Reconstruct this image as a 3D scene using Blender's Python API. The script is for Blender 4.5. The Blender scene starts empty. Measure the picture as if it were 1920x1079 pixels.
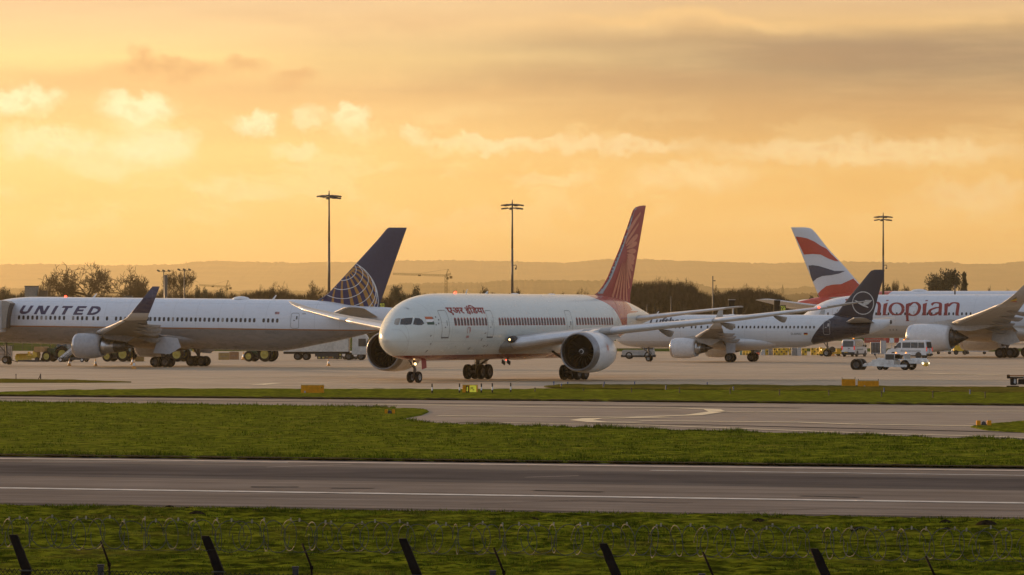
import bpy, bmesh, math, random
import numpy as np
from mathutils import Vector, Matrix, Euler
from mathutils.bvhtree import BVHTree
from mathutils.noise import noise as pnoise
random.seed(7); rng = np.random.default_rng(7)
C = bpy.context.scene.collection
S = bpy.context.scene
R = math.radians

# ------------------------------------------------------------------ camera
FPX, CH, YH = 8400.0, 6.0, 589.5          # focal length in photo pixels, eye height, horizon row
cam = bpy.data.cameras.new('camera'); co = bpy.data.objects.new('camera', cam); C.objects.link(co)
cam.sensor_width = 36; cam.lens = FPX / 1920 * 36
cam.shift_y = (YH - 539.5) / 1920
cam.clip_start = 1; cam.clip_end = 60000
co.location = (0, 0, CH); co.rotation_euler = (R(90), 0, 0)
S.camera = co
S.view_settings.view_transform = 'Standard'; S.view_settings.look = 'None'
S.view_settings.exposure = 0.0; S.view_settings.gamma = 1.0
S.cycles.volume_bounces = 1; S.cycles.max_bounces = 6; S.cycles.transparent_max_bounces = 12

SUN_AZ, SUN_EL = R(-42), R(9)          # left of the view, low
sv = Vector((math.sin(SUN_AZ) * math.cos(SUN_EL), math.cos(SUN_AZ) * math.cos(SUN_EL), math.sin(SUN_EL)))
sl = bpy.data.lights.new('sun', 'SUN'); sl.energy = 5.0; sl.angle = R(1.2); sl.color = (1.0, .62, .30)
so = bpy.data.objects.new('sun', sl); C.objects.link(so); so.rotation_euler = (-sv).to_track_quat('-Z', 'Y').to_euler()

def lin(c):
    return tuple(((v / 255) / 12.92 if v / 255 <= .04045 else ((v / 255 + .055) / 1.055) ** 2.4) for v in c) + (1,)

class NT:
    """tiny helper to write node trees"""
    def __init__(s, tree): s.t = tree; s.n = tree.nodes; s.l = tree.links
    def put(s, sock, v):
        if isinstance(v, bpy.types.NodeSocket): s.l.new(v, sock)
        elif v is not None: sock.default_value = v
    def m(s, op, a, b=None, c=None, clamp=False):
        n = s.n.new('ShaderNodeMath'); n.operation = op; n.use_clamp = clamp
        for i, v in enumerate((a, b, c)):
            if v is not None: s.put(n.inputs[i], v)
        return n.outputs[0]
    def comb(s, x, y, z=0.0):
        n = s.n.new('ShaderNodeCombineXYZ')
        for i, v in enumerate((x, y, z)): s.put(n.inputs[i], v)
        return n.outputs[0]
    def mix(s, f, a, b, mode='MIX'):
        n = s.n.new('ShaderNodeMix'); n.data_type = 'RGBA'; n.blend_type = mode
        s.put(n.inputs[0], f); s.put(n.inputs[6], a); s.put(n.inputs[7], b); return n.outputs[2]
    def noise(s, vec, scale, detail=4, rough=.5, out=0):
        n = s.n.new('ShaderNodeTexNoise'); s.put(n.inputs['Vector'], vec)
        n.inputs['Scale'].default_value = scale; n.inputs['Detail'].default_value = detail; n.inputs['Roughness'].default_value = rough
        return n.outputs[out]
    def ss(s, v, a, b, lo=0.0, hi=1.0):
        n = s.n.new('ShaderNodeMapRange'); n.interpolation_type = 'SMOOTHSTEP'
        s.put(n.inputs[0], v); n.inputs[1].default_value = a; n.inputs[2].default_value = b
        n.inputs[3].default_value = lo; n.inputs[4].default_value = hi
        return n.outputs[0]
    def ramp(s, f, stops):
        n = s.n.new('ShaderNodeValToRGB'); s.put(n.inputs[0], f); r = n.color_ramp
        while len(r.elements) < len(stops): r.elements.new(0.5)
        for e, (p, c) in zip(r.elements, stops): e.position = p; e.color = c
        return n.outputs[0]

# ------------------------------------------------------------------ sky
W = bpy.data.worlds.new('World'); S.world = W; W.use_nodes = True
w = NT(W.node_tree); w.n.clear()
g = w.n.new('ShaderNodeTexCoord').outputs['Generated']
sep = w.n.new('ShaderNodeSeparateXYZ'); w.l.new(g, sep.inputs[0])
dx, dy, dz = sep.outputs
az = w.m('ARCTAN2', dx, dy); el = w.m('ARCSINE', dz)
U = w.m('MULTIPLY_ADD', az, 8.4, .96); V = w.m('MULTIPLY_ADD', el, -8.4, .5895)
uv = w.comb(U, V)
def warp(scale, amt, det=5):
    nn = w.noise(uv, scale, det, .6, 1)
    v = w.n.new('ShaderNodeVectorMath'); v.operation = 'SUBTRACT'; w.l.new(nn, v.inputs[0]); v.inputs[1].default_value = (.5, .5, .5)
    v2 = w.n.new('ShaderNodeVectorMath'); v2.operation = 'SCALE'; w.l.new(v.outputs[0], v2.inputs[0]); v2.inputs[3].default_value = amt
    v3 = w.n.new('ShaderNodeVectorMath'); v3.operation = 'ADD'; w.l.new(v2.outputs[0], v3.inputs[0]); w.l.new(uv, v3.inputs[1])
    s_ = w.n.new('ShaderNodeSeparateXYZ'); w.l.new(v3.outputs[0], s_.inputs[0]); return s_.outputs[0], s_.outputs[1]
WU, WV = warp(20, .075, 9)          # fine billows
BU, BV = warp(2.6, .16, 4)        # slow banks
puffn = w.ss(w.noise(w.comb(WU, w.m('MULTIPLY', WV, 1.3)), 26, 6, .65), .34, .56, .55, 1.0)
def blob(cx, cy, rx, ry, a=0.4, b=1.0, big=False):
    u, v = (BU, BV) if big else (WU, WV)
    x = w.m('DIVIDE', w.m('SUBTRACT', u, cx), rx); y = w.m('DIVIDE', w.m('SUBTRACT', v, cy), ry)
    if not big: y = w.m('MAXIMUM', w.m('MULTIPLY', y, -1.15), w.m('MULTIPLY', y, .8))
    d = w.m('SQRT', w.m('ADD', w.m('MULTIPLY', x, x), w.m('MULTIPLY', y, y)))
    s_ = w.ss(d, a, b, 1.0, 0.0)
    return s_ if big else w.m('MULTIPLY', s_, puffn)
base_l = w.ramp(V, [(0, lin((226, 192, 150))), (.06, lin((238, 202, 148))), (.11, lin((249, 213, 146))), (.17, lin((234, 190, 130))), (.28, lin((255, 214, 138))), (.42, lin((254, 208, 126))), (.58, lin((254, 200, 112)))])
base_r = w.ramp(V, [(0, lin((208, 174, 136))), (.045, lin((214, 176, 124))), (.085, lin((152, 130, 108))), (.13, lin((150, 128, 104))), (.20, lin((190, 150, 104))), (.27, lin((215, 168, 104))), (.32, lin((230, 181, 106))), (.42, lin((245, 193, 112))), (.55, lin((251, 198, 112)))])
base = w.mix(w.ss(w.m('ADD', U, w.m('MULTIPLY', w.m('SUBTRACT', BU, U), 3.0)), .15, 1.75), base_l, base_r)
def over(col, mask, c, k): 
    return w.mix(w.m('MULTIPLY', mask, k), col, lin(c))
# grey-violet banks at the top right, dark shreds top left
base = over(base, blob(1.45, .10, .75, .05, .1, 1, True), (150, 122, 98), .45)
base = over(base, blob(1.85, .07, .5, .05, .1, 1, True), (146, 122, 100), .5)
base = over(base, blob(1.15, .16, .55, .035, .1, 1, True), (176, 140, 106), .5)
base = over(base, blob(.25, .15, .35, .035, .1, 1, True), (222, 172, 118), .45)
base = over(base, blob(.70, .03, .45, .03, .1, 1, True), (214, 176, 132), .5)
base = over(base, blob(1.3, .045, .38, .018, .1, 1, True), (232, 192, 134), .7)
for a in [(.268, .108, .035, .028), (.33, .128, .11, .025), (.46, .122, .055, .022), (.55, .15, .06, .02)]:
    base = over(base, blob(*a, .2, 1.1), (216, 166, 114), .75)
# billows catching the light, each with its own place
for a, k in [((.045, .188, .075, .032), .9), ((.262, .203, .078, .038), .95), ((.225, .182, .04, .022), .6), ((.472, .232, .048, .026), .9), ((.58, .215, .036, .022), .55),
             ((.655, .218, .045, .03), .85), ((.775, .252, .03, .018), .5), ((.29, .268, .09, .035), .75), ((.10, .262, .12, .032), .6), ((.22, .295, .16, .035), .45),
             ((.555, .28, .05, .02), .5), ((1.09, .27, .26, .02), .42), ((1.62, .282, .34, .028), .36), ((.44, .355, .10, .02), .3), ((1.30, .325, .14, .03), .28),
             ((1.83, .362, .12, .04), .3), ((.88, .268, .12, .016), .4), ((1.03, .335, .1, .012), .22)]:
    base = over(base, blob(a[0], a[1], a[2] * 1.12, a[3] * 1.1, .42, 1.0), (255, 238, 192), min(1, k * 1.05))
fine = w.noise(w.comb(w.m('MULTIPLY', WU, 1.0), w.m('MULTIPLY', WV, 2.4)), 5.5, 8, .62)
band_ = w.m('MULTIPLY', w.ss(V, .17, .27), w.ss(V, .50, .36))
base = w.mix(w.m('MULTIPLY', w.m('MULTIPLY', w.ss(fine, .50, .60), band_), w.ss(U, 1.9, .2, .14, .42)), base, lin((255, 230, 170)))
streak = w.noise(w.comb(w.m('MULTIPLY', U, .6), w.m('MULTIPLY', V, 5.0)), 3.0, 6, .6)
base = w.mix(w.ss(streak, .42, .7, 0, .16), base, lin((255, 224, 160)))
base = w.mix(w.ss(streak, .5, .25, 0, .14), base, lin((188, 146, 104)))
base = w.mix(1.0, base, (1.13, 1.12, 1.09, 1), 'MULTIPLY')
SKYK = 1.10
# the rest of the dome: golden towards the sun, cool grey-blue cloud behind the camera
sky = w.n.new('ShaderNodeTexSky'); sky.sky_type = 'NISHITA'; sky.sun_disc = False
sky.sun_elevation = SUN_EL; sky.sun_rotation = SUN_AZ; sky.dust_density = 3.0
dome = w.mix(w.ss(el, .0, 1.1), (.47, .51, .60, 1), (.30, .35, .46, 1))
dome = w.mix(w.ss(w.noise(g, 2.2, 4), .35, .7, 0, .45), dome, (.62, .64, .68, 1))
nis = w.mix(1.0, sky.outputs[0], (.10, .10, .10, 1), 'MULTIPLY')
dome = w.mix(.15, dome, nis)
front = w.m('MULTIPLY', w.ss(w.m('ABSOLUTE', w.m('ADD', az, .45)), .62, 1.5, 1, 0), w.ss(el, .09, .62, 1, 0))
col = w.mix(front, dome, base)
bg = w.n.new('ShaderNodeBackground'); w.l.new(col, bg.inputs[0]); bg.inputs[1].default_value = SKYK
ow = w.n.new('ShaderNodeOutputWorld'); w.l.new(bg.outputs[0], ow.inputs[0])

# ------------------------------------------------------------------ materials
MATS = {}
def mat(name, col, rough=.55, metal=0.0, var=.12, scale=3.0, bump=0.0, bscale=20, emit=None, estr=0, alpha=None, coat=0, spec=.5, stretch=None, dirt=None, dscale=.7):
    if name in MATS: return MATS[name]
    M = bpy.data.materials.new(name); M.use_nodes = True; t = NT(M.node_tree)
    b = t.n['Principled BSDF']
    tc = t.n.new('ShaderNodeTexCoord').outputs['Object']
    if stretch:
        mp = t.n.new('ShaderNodeMapping'); t.l.new(tc, mp.inputs[0]); mp.inputs['Scale'].default_value = stretch; tc = mp.outputs[0]
    c = tuple(col) + (1,)
    nz = t.noise(tc, scale, 5, .6)
    dark = tuple(max(0, v * (1 - var * 1.6)) for v in col) + (1,); lite = tuple(min(1, v * (1 + var)) for v in col) + (1,)
    cc = t.mix(t.ss(nz, .3, .7), dark, lite)
    if dirt:
        cc = t.mix(t.ss(t.noise(tc, dscale, 6, .65), .5, .78, 0, dirt[3]), cc, tuple(dirt[:3]) + (1,))
    t.l.new(cc, b.inputs['Base Color'])
    b.inputs['Roughness'].default_value = rough; b.inputs['Metallic'].default_value = metal
    b.inputs['Specular IOR Level'].default_value = spec
    if coat: b.inputs['Coat Weight'].default_value = coat; b.inputs['Coat Roughness'].default_value = .12
    if bump:
        bn = t.n.new('ShaderNodeBump'); bn.inputs['Strength'].default_value = 1; bn.inputs['Distance'].default_value = bump
        t.l.new(t.noise(tc, bscale, 4), bn.inputs['Height']); t.l.new(bn.outputs[0], b.inputs['Normal'])
    if emit:
        b.inputs['Emission Color'].default_value = tuple(emit) + (1,); b.inputs['Emission Strength'].default_value = estr
    MATS[name] = M; M['t'] = 1
    return M
def curve_node(t, z, pts, zs, xs):
    """x as a curve of z, for paint borders that wrap round the hull"""
    n = t.n.new('ShaderNodeFloatCurve'); t.l.new(t.m('DIVIDE', z, zs), n.inputs[1]); cu = n.mapping.curves[0]
    pts = sorted((b / zs, a / xs) for a, b in pts)
    while len(cu.points) < len(pts): cu.points.new(.5, .5)
    for q, (u, v) in zip(cu.points, pts): q.location = (u, v); q.handle_type = 'VECTOR' if len(pts) < 3 else 'AUTO'
    n.mapping.extend = 'HORIZONTAL'; n.mapping.update(); return t.m('MULTIPLY', n.outputs[0], xs)
def paint2(name, top, low, z0, rough=.3, soft=.01, band=None, zones=()):
    """aircraft paint: two colours parted at height z0 of the airframe, light streaky grime and panel joints"""
    M = bpy.data.materials.new(name); M.use_nodes = True; t = NT(M.node_tree); b = t.n['Principled BSDF']
    tc = t.n.new('ShaderNodeTexCoord').outputs['Object']; s_ = t.n.new('ShaderNodeSeparateXYZ'); t.l.new(tc, s_.inputs[0])
    x, y, z = s_.outputs
    c = t.mix(t.ss(z, z0 - soft, z0 + soft), tuple(low) + (1,), tuple(top) + (1,))
    if band: c = t.mix(t.m('LESS_THAN', t.m('ABSOLUTE', t.m('SUBTRACT', z, z0)), band[3]), c, tuple(band[:3]) + (1,))
    for ca, cb, kc in zones:
        f = t.m('GREATER_THAN', x, curve_node(t, z, ca, 12, 90))
        if cb: f = t.m('MULTIPLY', f, t.m('LESS_THAN', x, curve_node(t, z, cb, 12, 90)))
        c = t.mix(f, c, tuple(kc) + (1,))
    nz = t.noise(t.comb(t.m('MULTIPLY', x, .5), y, t.m('MULTIPLY', z, 1.6)), 1.5, 6, .65)
    c = t.mix(t.ss(nz, .45, .8, 0, .16), c, (.30, .27, .23, 1))
    # circumferential frame joints every 2.9 m
    fr = t.m('ABSOLUTE', t.m('SUBTRACT', t.m('FRACT', t.m('DIVIDE', x, 2.9)), .5))
    c = t.mix(t.m('MULTIPLY', t.m('LESS_THAN', fr, .008), .24), c, (.16, .16, .16, 1))
    for zz_ in (.32, .62): c = t.mix(t.m('MULTIPLY', t.m('LESS_THAN', t.m('ABSOLUTE', t.m('SUBTRACT', z, z0 + (zz_ - .1) * 5.5)), .02), .22), c, (.2, .2, .2, 1))
    b.inputs['Specular IOR Level'].default_value = .35; b.inputs['Coat Weight'].default_value = .3; b.inputs['Coat Roughness'].default_value = .06
    t.l.new(c, b.inputs['Base Color'])
    b.inputs['Roughness'].default_value = rough
    t.l.new(t.ss(nz, .3, .8, rough * .8, rough * 1.5), b.inputs['Roughness'])
    bn = t.n.new('ShaderNodeBump'); bn.inputs['Distance'].default_value = .0015; t.l.new(t.noise(tc, .9, 3), bn.inputs['Height']); t.l.new(bn.outputs[0], b.inputs['Normal'])
    return M

# ------------------------------------------------------------------ mesh helpers
class MB:
    def __init__(s): s.V = []; s.F = []; s.M = []; s.S = []
    def add(s, vs, fs, m=0, smooth=False, xf=None):
        o = len(s.V)
        if xf is not None: vs = [xf @ Vector(v) for v in vs]
        s.V += [tuple(v) for v in vs]; s.F += [tuple(i + o for i in f) for f in fs]
        s.M += [m] * len(fs); s.S += [smooth] * len(fs); return s
    def box(s, c, d, m=0, rot=None, bev=0.0, xf=None):
        x, y, z = d[0] / 2, d[1] / 2, d[2] / 2
        if bev:
            b = min(bev, x * .9, z * .9)
            p = [(-x + b, -z), (x - b, -z), (x, -z + b), (x, z - b), (x - b, z), (-x + b, z), (-x, z - b), (-x, -z + b)]
            vs = [(a, -y, q) for a, q in p] + [(a, y, q) for a, q in p]
            fs = [tuple(range(8)), tuple(range(15, 7, -1))] + [(i, i + 8, (i + 1) % 8 + 8, (i + 1) % 8) for i in range(8)]
        else:
            vs = [(-x, -y, -z), (x, -y, -z), (x, y, -z), (-x, y, -z), (-x, -y, z), (x, -y, z), (x, y, z), (-x, y, z)]
            fs = [(0, 3, 2, 1), (4, 5, 6, 7), (0, 1, 5, 4), (1, 2, 6, 5), (2, 3, 7, 6), (3, 0, 4, 7)]
        T = Matrix.Translation(c)
        if rot: T = T @ Euler(rot).to_matrix().to_4x4()
        if xf is not None: T = xf @ T
        return s.add(vs, fs, m, False, T)
    def rings(s, rs, m=0, smooth=True, cap=(True, True), closed=True):
        n = len(rs[0]); o = []
        for r in rs: o += list(r)
        fs = []
        for i in range(len(rs) - 1):
            for j in range(n if closed else n - 1):
                a = i * n + j; b = i * n + (j + 1) % n
                fs.append((a, b, b + n, a + n))
        s.add(o, fs, m, smooth)
        base = len(s.V) - len(o)
        if cap[0]: s.F.append(tuple(base + j for j in range(n - 1, -1, -1))); s.M.append(m); s.S.append(False)
        if cap[1]: s.F.append(tuple(base + (len(rs) - 1) * n + j for j in range(n))); s.M.append(m); s.S.append(False)
        return s
    def tube(s, p0, p1, r0, r1=None, n=8, m=0, cap=True, smooth=True):
        p0 = Vector(p0); p1 = Vector(p1); r1 = r0 if r1 is None else r1
        d = (p1 - p0).normalized(); a = d.orthogonal().normalized(); b = d.cross(a)
        rr = [[p + (a * math.cos(2 * math.pi * k / n) + b * math.sin(2 * math.pi * k / n)) * r for k in range(n)] for p, r in ((p0, r0), (p1, r1))]
        return s.rings(rr, m, smooth, (cap, cap))
    def lathe(s, prof, o=(0, 0, 0), ax=(1, 0, 0), n=32, m=0, cap=(False, False), smooth=True, sq=None):
        o = Vector(o); d = Vector(ax).normalized()
        a = Vector((0, 0, 1)) if abs(d.z) < .9 else Vector((1, 0, 0)); b = d.cross(a).normalized(); a = b.cross(d)
        rr = [[o + d * x + (a * math.cos(2 * math.pi * k / n) + b * math.sin(2 * math.pi * k / n)) * r for k in range(n)] for x, r in prof]
        return s.rings(rr, m, smooth, cap)
    def prism(s, poly, y0, y1, m=0, xf=None):
        n = len(poly)
        vs = [(x, y0, z) for x, z in poly] + [(x, y1, z) for x, z in poly]
        fs = [tuple(range(n)), tuple(range(2 * n - 1, n - 1, -1))] + [(i, i + n, (i + 1) % n + n, (i + 1) % n) for i in range(n)]
        return s.add(vs, fs, m, False, xf)
    def mesh(s, name):
        me = bpy.data.meshes.new(name); me.from_pydata(s.V, [], s.F); 
        me.polygons.foreach_set('material_index', s.M); me.polygons.foreach_set('use_smooth', s.S)
        me.validate(); me.update(); return me
    def obj(s, name, mats, parent=None, recalc=True):
        me = s.mesh(name)
        for k in (mats if isinstance(mats, (list, tuple)) else [mats]): me.materials.append(k)
        if recalc:
            bm = bmesh.new(); bm.from_mesh(me); bmesh.ops.recalc_face_normals(bm, faces=bm.faces); bm.to_mesh(me); bm.free()
        o = bpy.data.objects.new(name, me); C.objects.link(o)
        if parent is not None: o.parent = parent
        return o
def tag(o, label=None, cat=None, group=None, kind=None):
    if label: o['label'] = label
    if cat: o['category'] = cat
    if group: o['group'] = group
    if kind: o['kind'] = kind
    return o
def thing(name, label, cat, loc=(0, 0, 0), rz=0, group=None):
    o = bpy.data.objects.new(name, None); C.objects.link(o); o.empty_display_size = .3
    o.location = loc; o.rotation_euler = (0, 0, rz); return tag(o, label, cat, group)
def kids(o): return [c for c in bpy.data.objects if c.parent == o]
def dup(root, loc, rz, label, group=None, scale=None, cache={}):
    if root.name not in cache: cache[root.name] = [(c, kids(c)) for c in kids(root)]
    r = root.copy(); C.objects.link(r); r.location = loc; r.rotation_euler = (0, 0, rz)
    if scale is not None: r.scale = scale
    r['label'] = label
    if group: r['group'] = group
    for c, gs in cache[root.name]:
        k = c.copy(); C.objects.link(k); k.parent = r
        for q in gs:
            d = q.copy(); C.objects.link(d); d.parent = k
    return r
def G(px, py):
    D = FPX * CH / (py - YH); return ((px - 960) / FPX * D, D)
def atD(px, D): return ((px - 960) / FPX * D, D)
def zat(py, D): return CH - (py - YH) * D / FPX

# common paints
white = mat('white_paint', (.72, .73, .74), .35, var=.05, dirt=(.4, .36, .3, .2))
grey = mat('grey_paint', (.38, .39, .41), .45, var=.08)
dgrey = mat('dark_grey', (.05, .05, .05), .6, spec=.3)
black = mat('black_rubber', (.012, .011, .011), .85, var=.2, scale=6, spec=.15)
blackp = mat('black_paint', (.014, .014, .015), .6, spec=.12)
steel = mat('steel', (.5, .5, .5), .35, 1.0)
alum = mat('bare_aluminium', (.62, .63, .65), .25, 1.0, var=.06)
glass = mat('dark_glass', (.02, .024, .028), .08, var=.05, coat=.5)
yellow = mat('yellow_paint', (.62, .40, .03), .45, dirt=(.2, .12, .04, .4))
orange = mat('orange_paint', (.65, .22, .03), .5)
red = mat('red_paint', (.42, .03, .03), .4)
green = mat('green_paint', (.014, .05, .02), .4)
# ------------------------------------------------------------------ ground
def ground_mat(name, c1, c2, scale, rough, dirs=0.0, joints=0.0, streak=0.0, bump=.004, stain=None, spec=.0):
    M = bpy.data.materials.new(name); M.use_nodes = True; t = NT(M.node_tree); b = t.n['Principled BSDF']
    tc = t.n.new('ShaderNodeTexCoord').outputs['Object']
    mp = t.n.new('ShaderNodeMapping'); t.l.new(tc, mp.inputs[0]); mp.inputs['Rotation'].default_value = (0, 0, -dirs)
    p = mp.outputs[0]; s_ = t.n.new('ShaderNodeSeparateXYZ'); t.l.new(p, s_.inputs[0]); x, y, z = s_.outputs
    c = t.mix(t.ss(t.noise(p, scale, 6, .6), .3, .7), tuple(c1) + (1,), tuple(c2) + (1,))
    c = t.mix(t.ss(t.noise(p, 14, 4, .7), .3, .7, 0, .35), c, tuple(v * .7 for v in c1) + (1,))
    if streak:
        nz = t.noise(t.comb(t.m('MULTIPLY', x, .02), t.m('MULTIPLY', y, 1.0)), 1.0, 6, .7)
        c = t.mix(t.ss(nz, .42, .68, 0, streak), c, tuple(v * .42 for v in c1) + (1,))
        nz2 = t.noise(t.comb(t.m('MULTIPLY', x, .01), t.m('MULTIPLY', y, 3.0)), 1.0, 5, .7)
        c = t.mix(t.ss(nz2, .55, .72, 0, streak), c, tuple(min(1, v * 1.5) for v in c2) + (1,))
    if joints:
        for ax, sp in ((x, joints), (y, joints)):
            f = t.m('ABSOLUTE', t.m('SUBTRACT', t.m('FRACT', t.m('DIVIDE', ax, sp)), .5))
            c = t.mix(t.m('MULTIPLY', t.m('LESS_THAN', f, .012), .5), c, (.06, .055, .05, 1))
    if stain: c = t.mix(t.ss(t.noise(p, .06, 5, .6), .48, .75, 0, stain), c, tuple(v * .5 for v in c1) + (1,))
    t.l.new(c, b.inputs['Base Color']); b.inputs['Specular IOR Level'].default_value = spec
    t.l.new(t.ss(t.noise(p, .35, 5), .3, .75, rough * .85, min(1, rough * 1.25)), b.inputs['Roughness'])
    bn = t.n.new('ShaderNodeBump'); bn.inputs['Distance'].default_value = bump; t.l.new(t.noise(p, 18, 4), bn.inputs['Height']); t.l.new(bn.outputs[0], b.inputs['Normal'])
    return M
RD = -.345                                           # heading of the runway
m_apron = ground_mat('apron_concrete', (.37, .29, .205), (.49, .385, .27), .12, .62, RD, 7.6, .22, stain=.35, spec=.05)
m_run = ground_mat('runway_asphalt', (.19, .155, .125), (.26, .215, .175), .2, .58, RD, 0, .45)
m_taxi = ground_mat('taxiway_asphalt', (.25, .20, .155), (.34, .275, .21), .15, .6, RD, 0, .4, stain=.4, spec=.03)
def grass_mat(name, a, b_, c_, sc=1.0, dry=.3):
    M = bpy.data.materials.new(name); M.use_nodes = True; t = NT(M.node_tree); b = t.n['Principled BSDF']
    p = t.n.new('ShaderNodeTexCoord').outputs['Object']
    c = t.mix(t.ss(t.noise(p, 1.6 * sc, 6, .65), .38, .62), a + (1,), b_ + (1,)); c = t.mix(t.ss(t.noise(t.comb(0, 0, 0) if False else p, .5 * sc, 5, .6), .42, .62, 0, .55), c, tuple(v * .8 for v in a) + (1,))
    c = t.mix(t.ss(t.noise(p, .22 * sc, 5, .6), .5, .75, 0, dry), c, c_ + (1,))
    c = t.mix(t.ss(t.noise(p, 9 * sc, 4, .7), .55, .75, 0, .5), c, tuple(v * .45 for v in a) + (1,))
    t.l.new(c, b.inputs['Base Color']); b.inputs['Roughness'].default_value = .9; b.inputs['Specular IOR Level'].default_value = .0
    bn = t.n.new('ShaderNodeBump'); bn.inputs['Distance'].default_value = .05; t.l.new(t.noise(p, 7 * sc, 5, .7), bn.inputs['Height']); t.l.new(bn.outputs[0], b.inputs['Normal'])
    return M
m_grass = grass_mat('grass', (.052, .064, .005), (.185, .20, .014), (.24, .19, .035))
m_grassv = grass_mat('verge_grass', (.022, .030, .002), (.15, .165, .010), (.16, .11, .022))
m_grass2 = grass_mat('dry_grass', (.075, .066, .009), (.15, .125, .018), (.11, .085, .03), 1.0, .6)
m_field = grass_mat('field_grass', (.04, .06, .015), (.07, .10, .02), (.10, .08, .03), .1)
def sheet(name, pts, z, m, sub=0):
    mb = MB(); mb.add([(x, y, z) for x, y in pts], [tuple(range(len(pts)))]); o = mb.obj(name, m); tag(o, kind='structure')
    for p in o.data.polygons:
        if p.normal.z < 0: o.data.flip_normals()
    return o
sheet('ground', [(-6900, -400), (6900, -400), (6900, 27400), (-6900, 27400)], -.06, m_field)
sheet('apron', [(-220, 40), (220, 40), (220, 700), (160, 712), (0, 722), (-130, 738), (-220, 745)], 0.0, m_apron)
sheet('far_apron', [(10, 790), (260, 790), (260, 1010), (10, 1010)], -.02, m_apron)
sheet('taxiway', [G(-1200, 744.5), G(-300, 743), G(0, 743), G(960, 751), G(1920, 761), G(2700, 768), G(3400, 850), G(1920, 832), G(900, 803), G(700, 800), G(0, 790), G(-1200, 775)], .006, m_taxi)
sheet('runway', [G(-900, 845), G(0, 857), G(1920, 880), G(2800, 892), G(2800, 992), G(1920, 979), G(0, 951), G(-900, 938)], .012, m_run)

m_rub = ground_mat('runway_rubbered', (.12, .102, .088), (.17, .146, .126), .2, .5, RD, 0, .5)
sheet('runway_wheel_band', [G(-900, 858), G(0, 867.5), G(1920, 895.5), G(2800, 908), G(2800, 935), G(1920, 921), G(0, 893), G(-900, 880)], .016, m_rub)
m_rub2 = ground_mat('runway_rubber_core', (.092, .079, .07), (.14, .118, .104), .25, .5, RD, 0, .6)
sheet('runway_wheel_core', [G(-900, 863), G(0, 872), G(1920, 899.5), G(2800, 912), G(2800, 930), G(1920, 917), G(0, 889), G(-900, 877)], .020, m_rub2)
def interp(pts, x):
    xs = [p[0] for p in pts]; ys = [p[1] for p in pts]; return float(np.interp(x, xs, ys))
def grass_area(name, top, bot, x0, x1, nx, ny, amp, m, z0=.02, nscale=.9, lip=.05):
    """a real turf surface with humps between two edges (photo rows turned into ground positions)"""
    mb = MB(); vs = []
    for i in range(nx + 1):
        px = x0 + (x1 - x0) * i / nx
        a = G(px, interp(top, px)); b = G(px, interp(bot, px))
        for j in range(ny + 1):
            t = j / ny; X = a[0] + (b[0] - a[0]) * t; Y = a[1] + (b[1] - a[1]) * t
            if j in (0, ny): Y += .35 * pnoise(Vector((X * 1.3, Y, 5))) + .2 * pnoise(Vector((X * 5, Y, 7)))
            e = min(1.0, min(t, 1 - t) * (a[1] - b[1]) / .5)
            z = z0 + e * (lip + amp * (pnoise(Vector((X * nscale, Y * nscale, 0))) + .6 * pnoise(Vector((X * nscale * 3, Y * nscale * 3, 3))) + .5 * pnoise(Vector((X * .15, Y * .15, 9)))))
            vs.append((X, Y, z if e > 0 else z0 - .015))
    fs = [(i * (ny + 1) + j, (i + 1) * (ny + 1) + j, (i + 1) * (ny + 1) + j + 1, i * (ny + 1) + j + 1) for i in range(nx) for j in range(ny)]
    mb.add(vs, fs, 0, True); o = mb.obj(name, m); tag(o, kind='structure')
    if sum(p.normal.z for p in o.data.polygons[:50]) < 0: o.data.flip_normals()
    return o
VT, VB = [(-900, 937), (0, 950), (1920, 977), (2800, 991)], [(-900, 1290), (2800, 1420)]
grass_area('grass_verge', VT, VB, -500, 2400, 480, 300, .07, m_grassv, nscale=1.1)
MT = [(-900, 747), (0, 755), (700, 765), (742, 766.5), (744, 786.5), (800, 795), (850, 798), (1200, 807), (1920, 828), (2600, 848)]
MBt = [(-900, 845), (0, 856), (1920, 879), (2800, 891)]
grass_area('grass_strip', [(-900, 747), (0, 755), (700, 765), (760, 766.5)], MBt, -500, 741, 260, 90, .05, m_grass, nscale=.7, lip=.06)
grass_area('grass_strip', [(741, 786), (800, 795), (850, 798), (1200, 807), (1920, 828), (2600, 848)], MBt, 741, 2400, 340, 70, .05, m_grass, nscale=.7, lip=.06)
grass_area('grass_point', [(735, 766), (785, 767.2), (799, 769.5), (804, 773)], [(735, 787), (760, 785.5), (790, 780), (804, 773.6)], 735, 804, 30, 16, .04, m_grass, z0=.03, nscale=.7)
grass_area('grass_island', [(-900, 733), (0, 737), (110, 733), (300, 730.5), (900, 731), (1040, 730), (2500, 743)], [(-900, 740), (0, 743), (960, 751.5), (1920, 761), (2500, 766)], -500, 2400, 500, 26, .05, m_grass, nscale=.5, lip=.07)
grass_area('dry_grass_island', [(1020, 727), (1060, 723), (1300, 723.5), (1920, 728.5), (2500, 733)], [(1020, 727.6), (1060, 730), (1920, 738), (2500, 742)], 1020, 2400, 300, 12, .05, m_grass2, z0=.10, nscale=.5)
grass_area('grass_tongue', [(-600, 706), (0, 711), (130, 713), (245, 717)], [(-600, 714), (0, 718.5), (130, 718.5), (246, 717.8)], -500, 246, 120, 10, .04, m_grass2, nscale=.4)
grass_area('grass_corner', [(1820, 801), (1850, 797), (1920, 791), (2400, 770)], [(1820, 802), (1850, 808), (1920, 812.5), (2400, 835)], 1820, 2400, 160, 40, .05, m_grass, nscale=.7)

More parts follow.
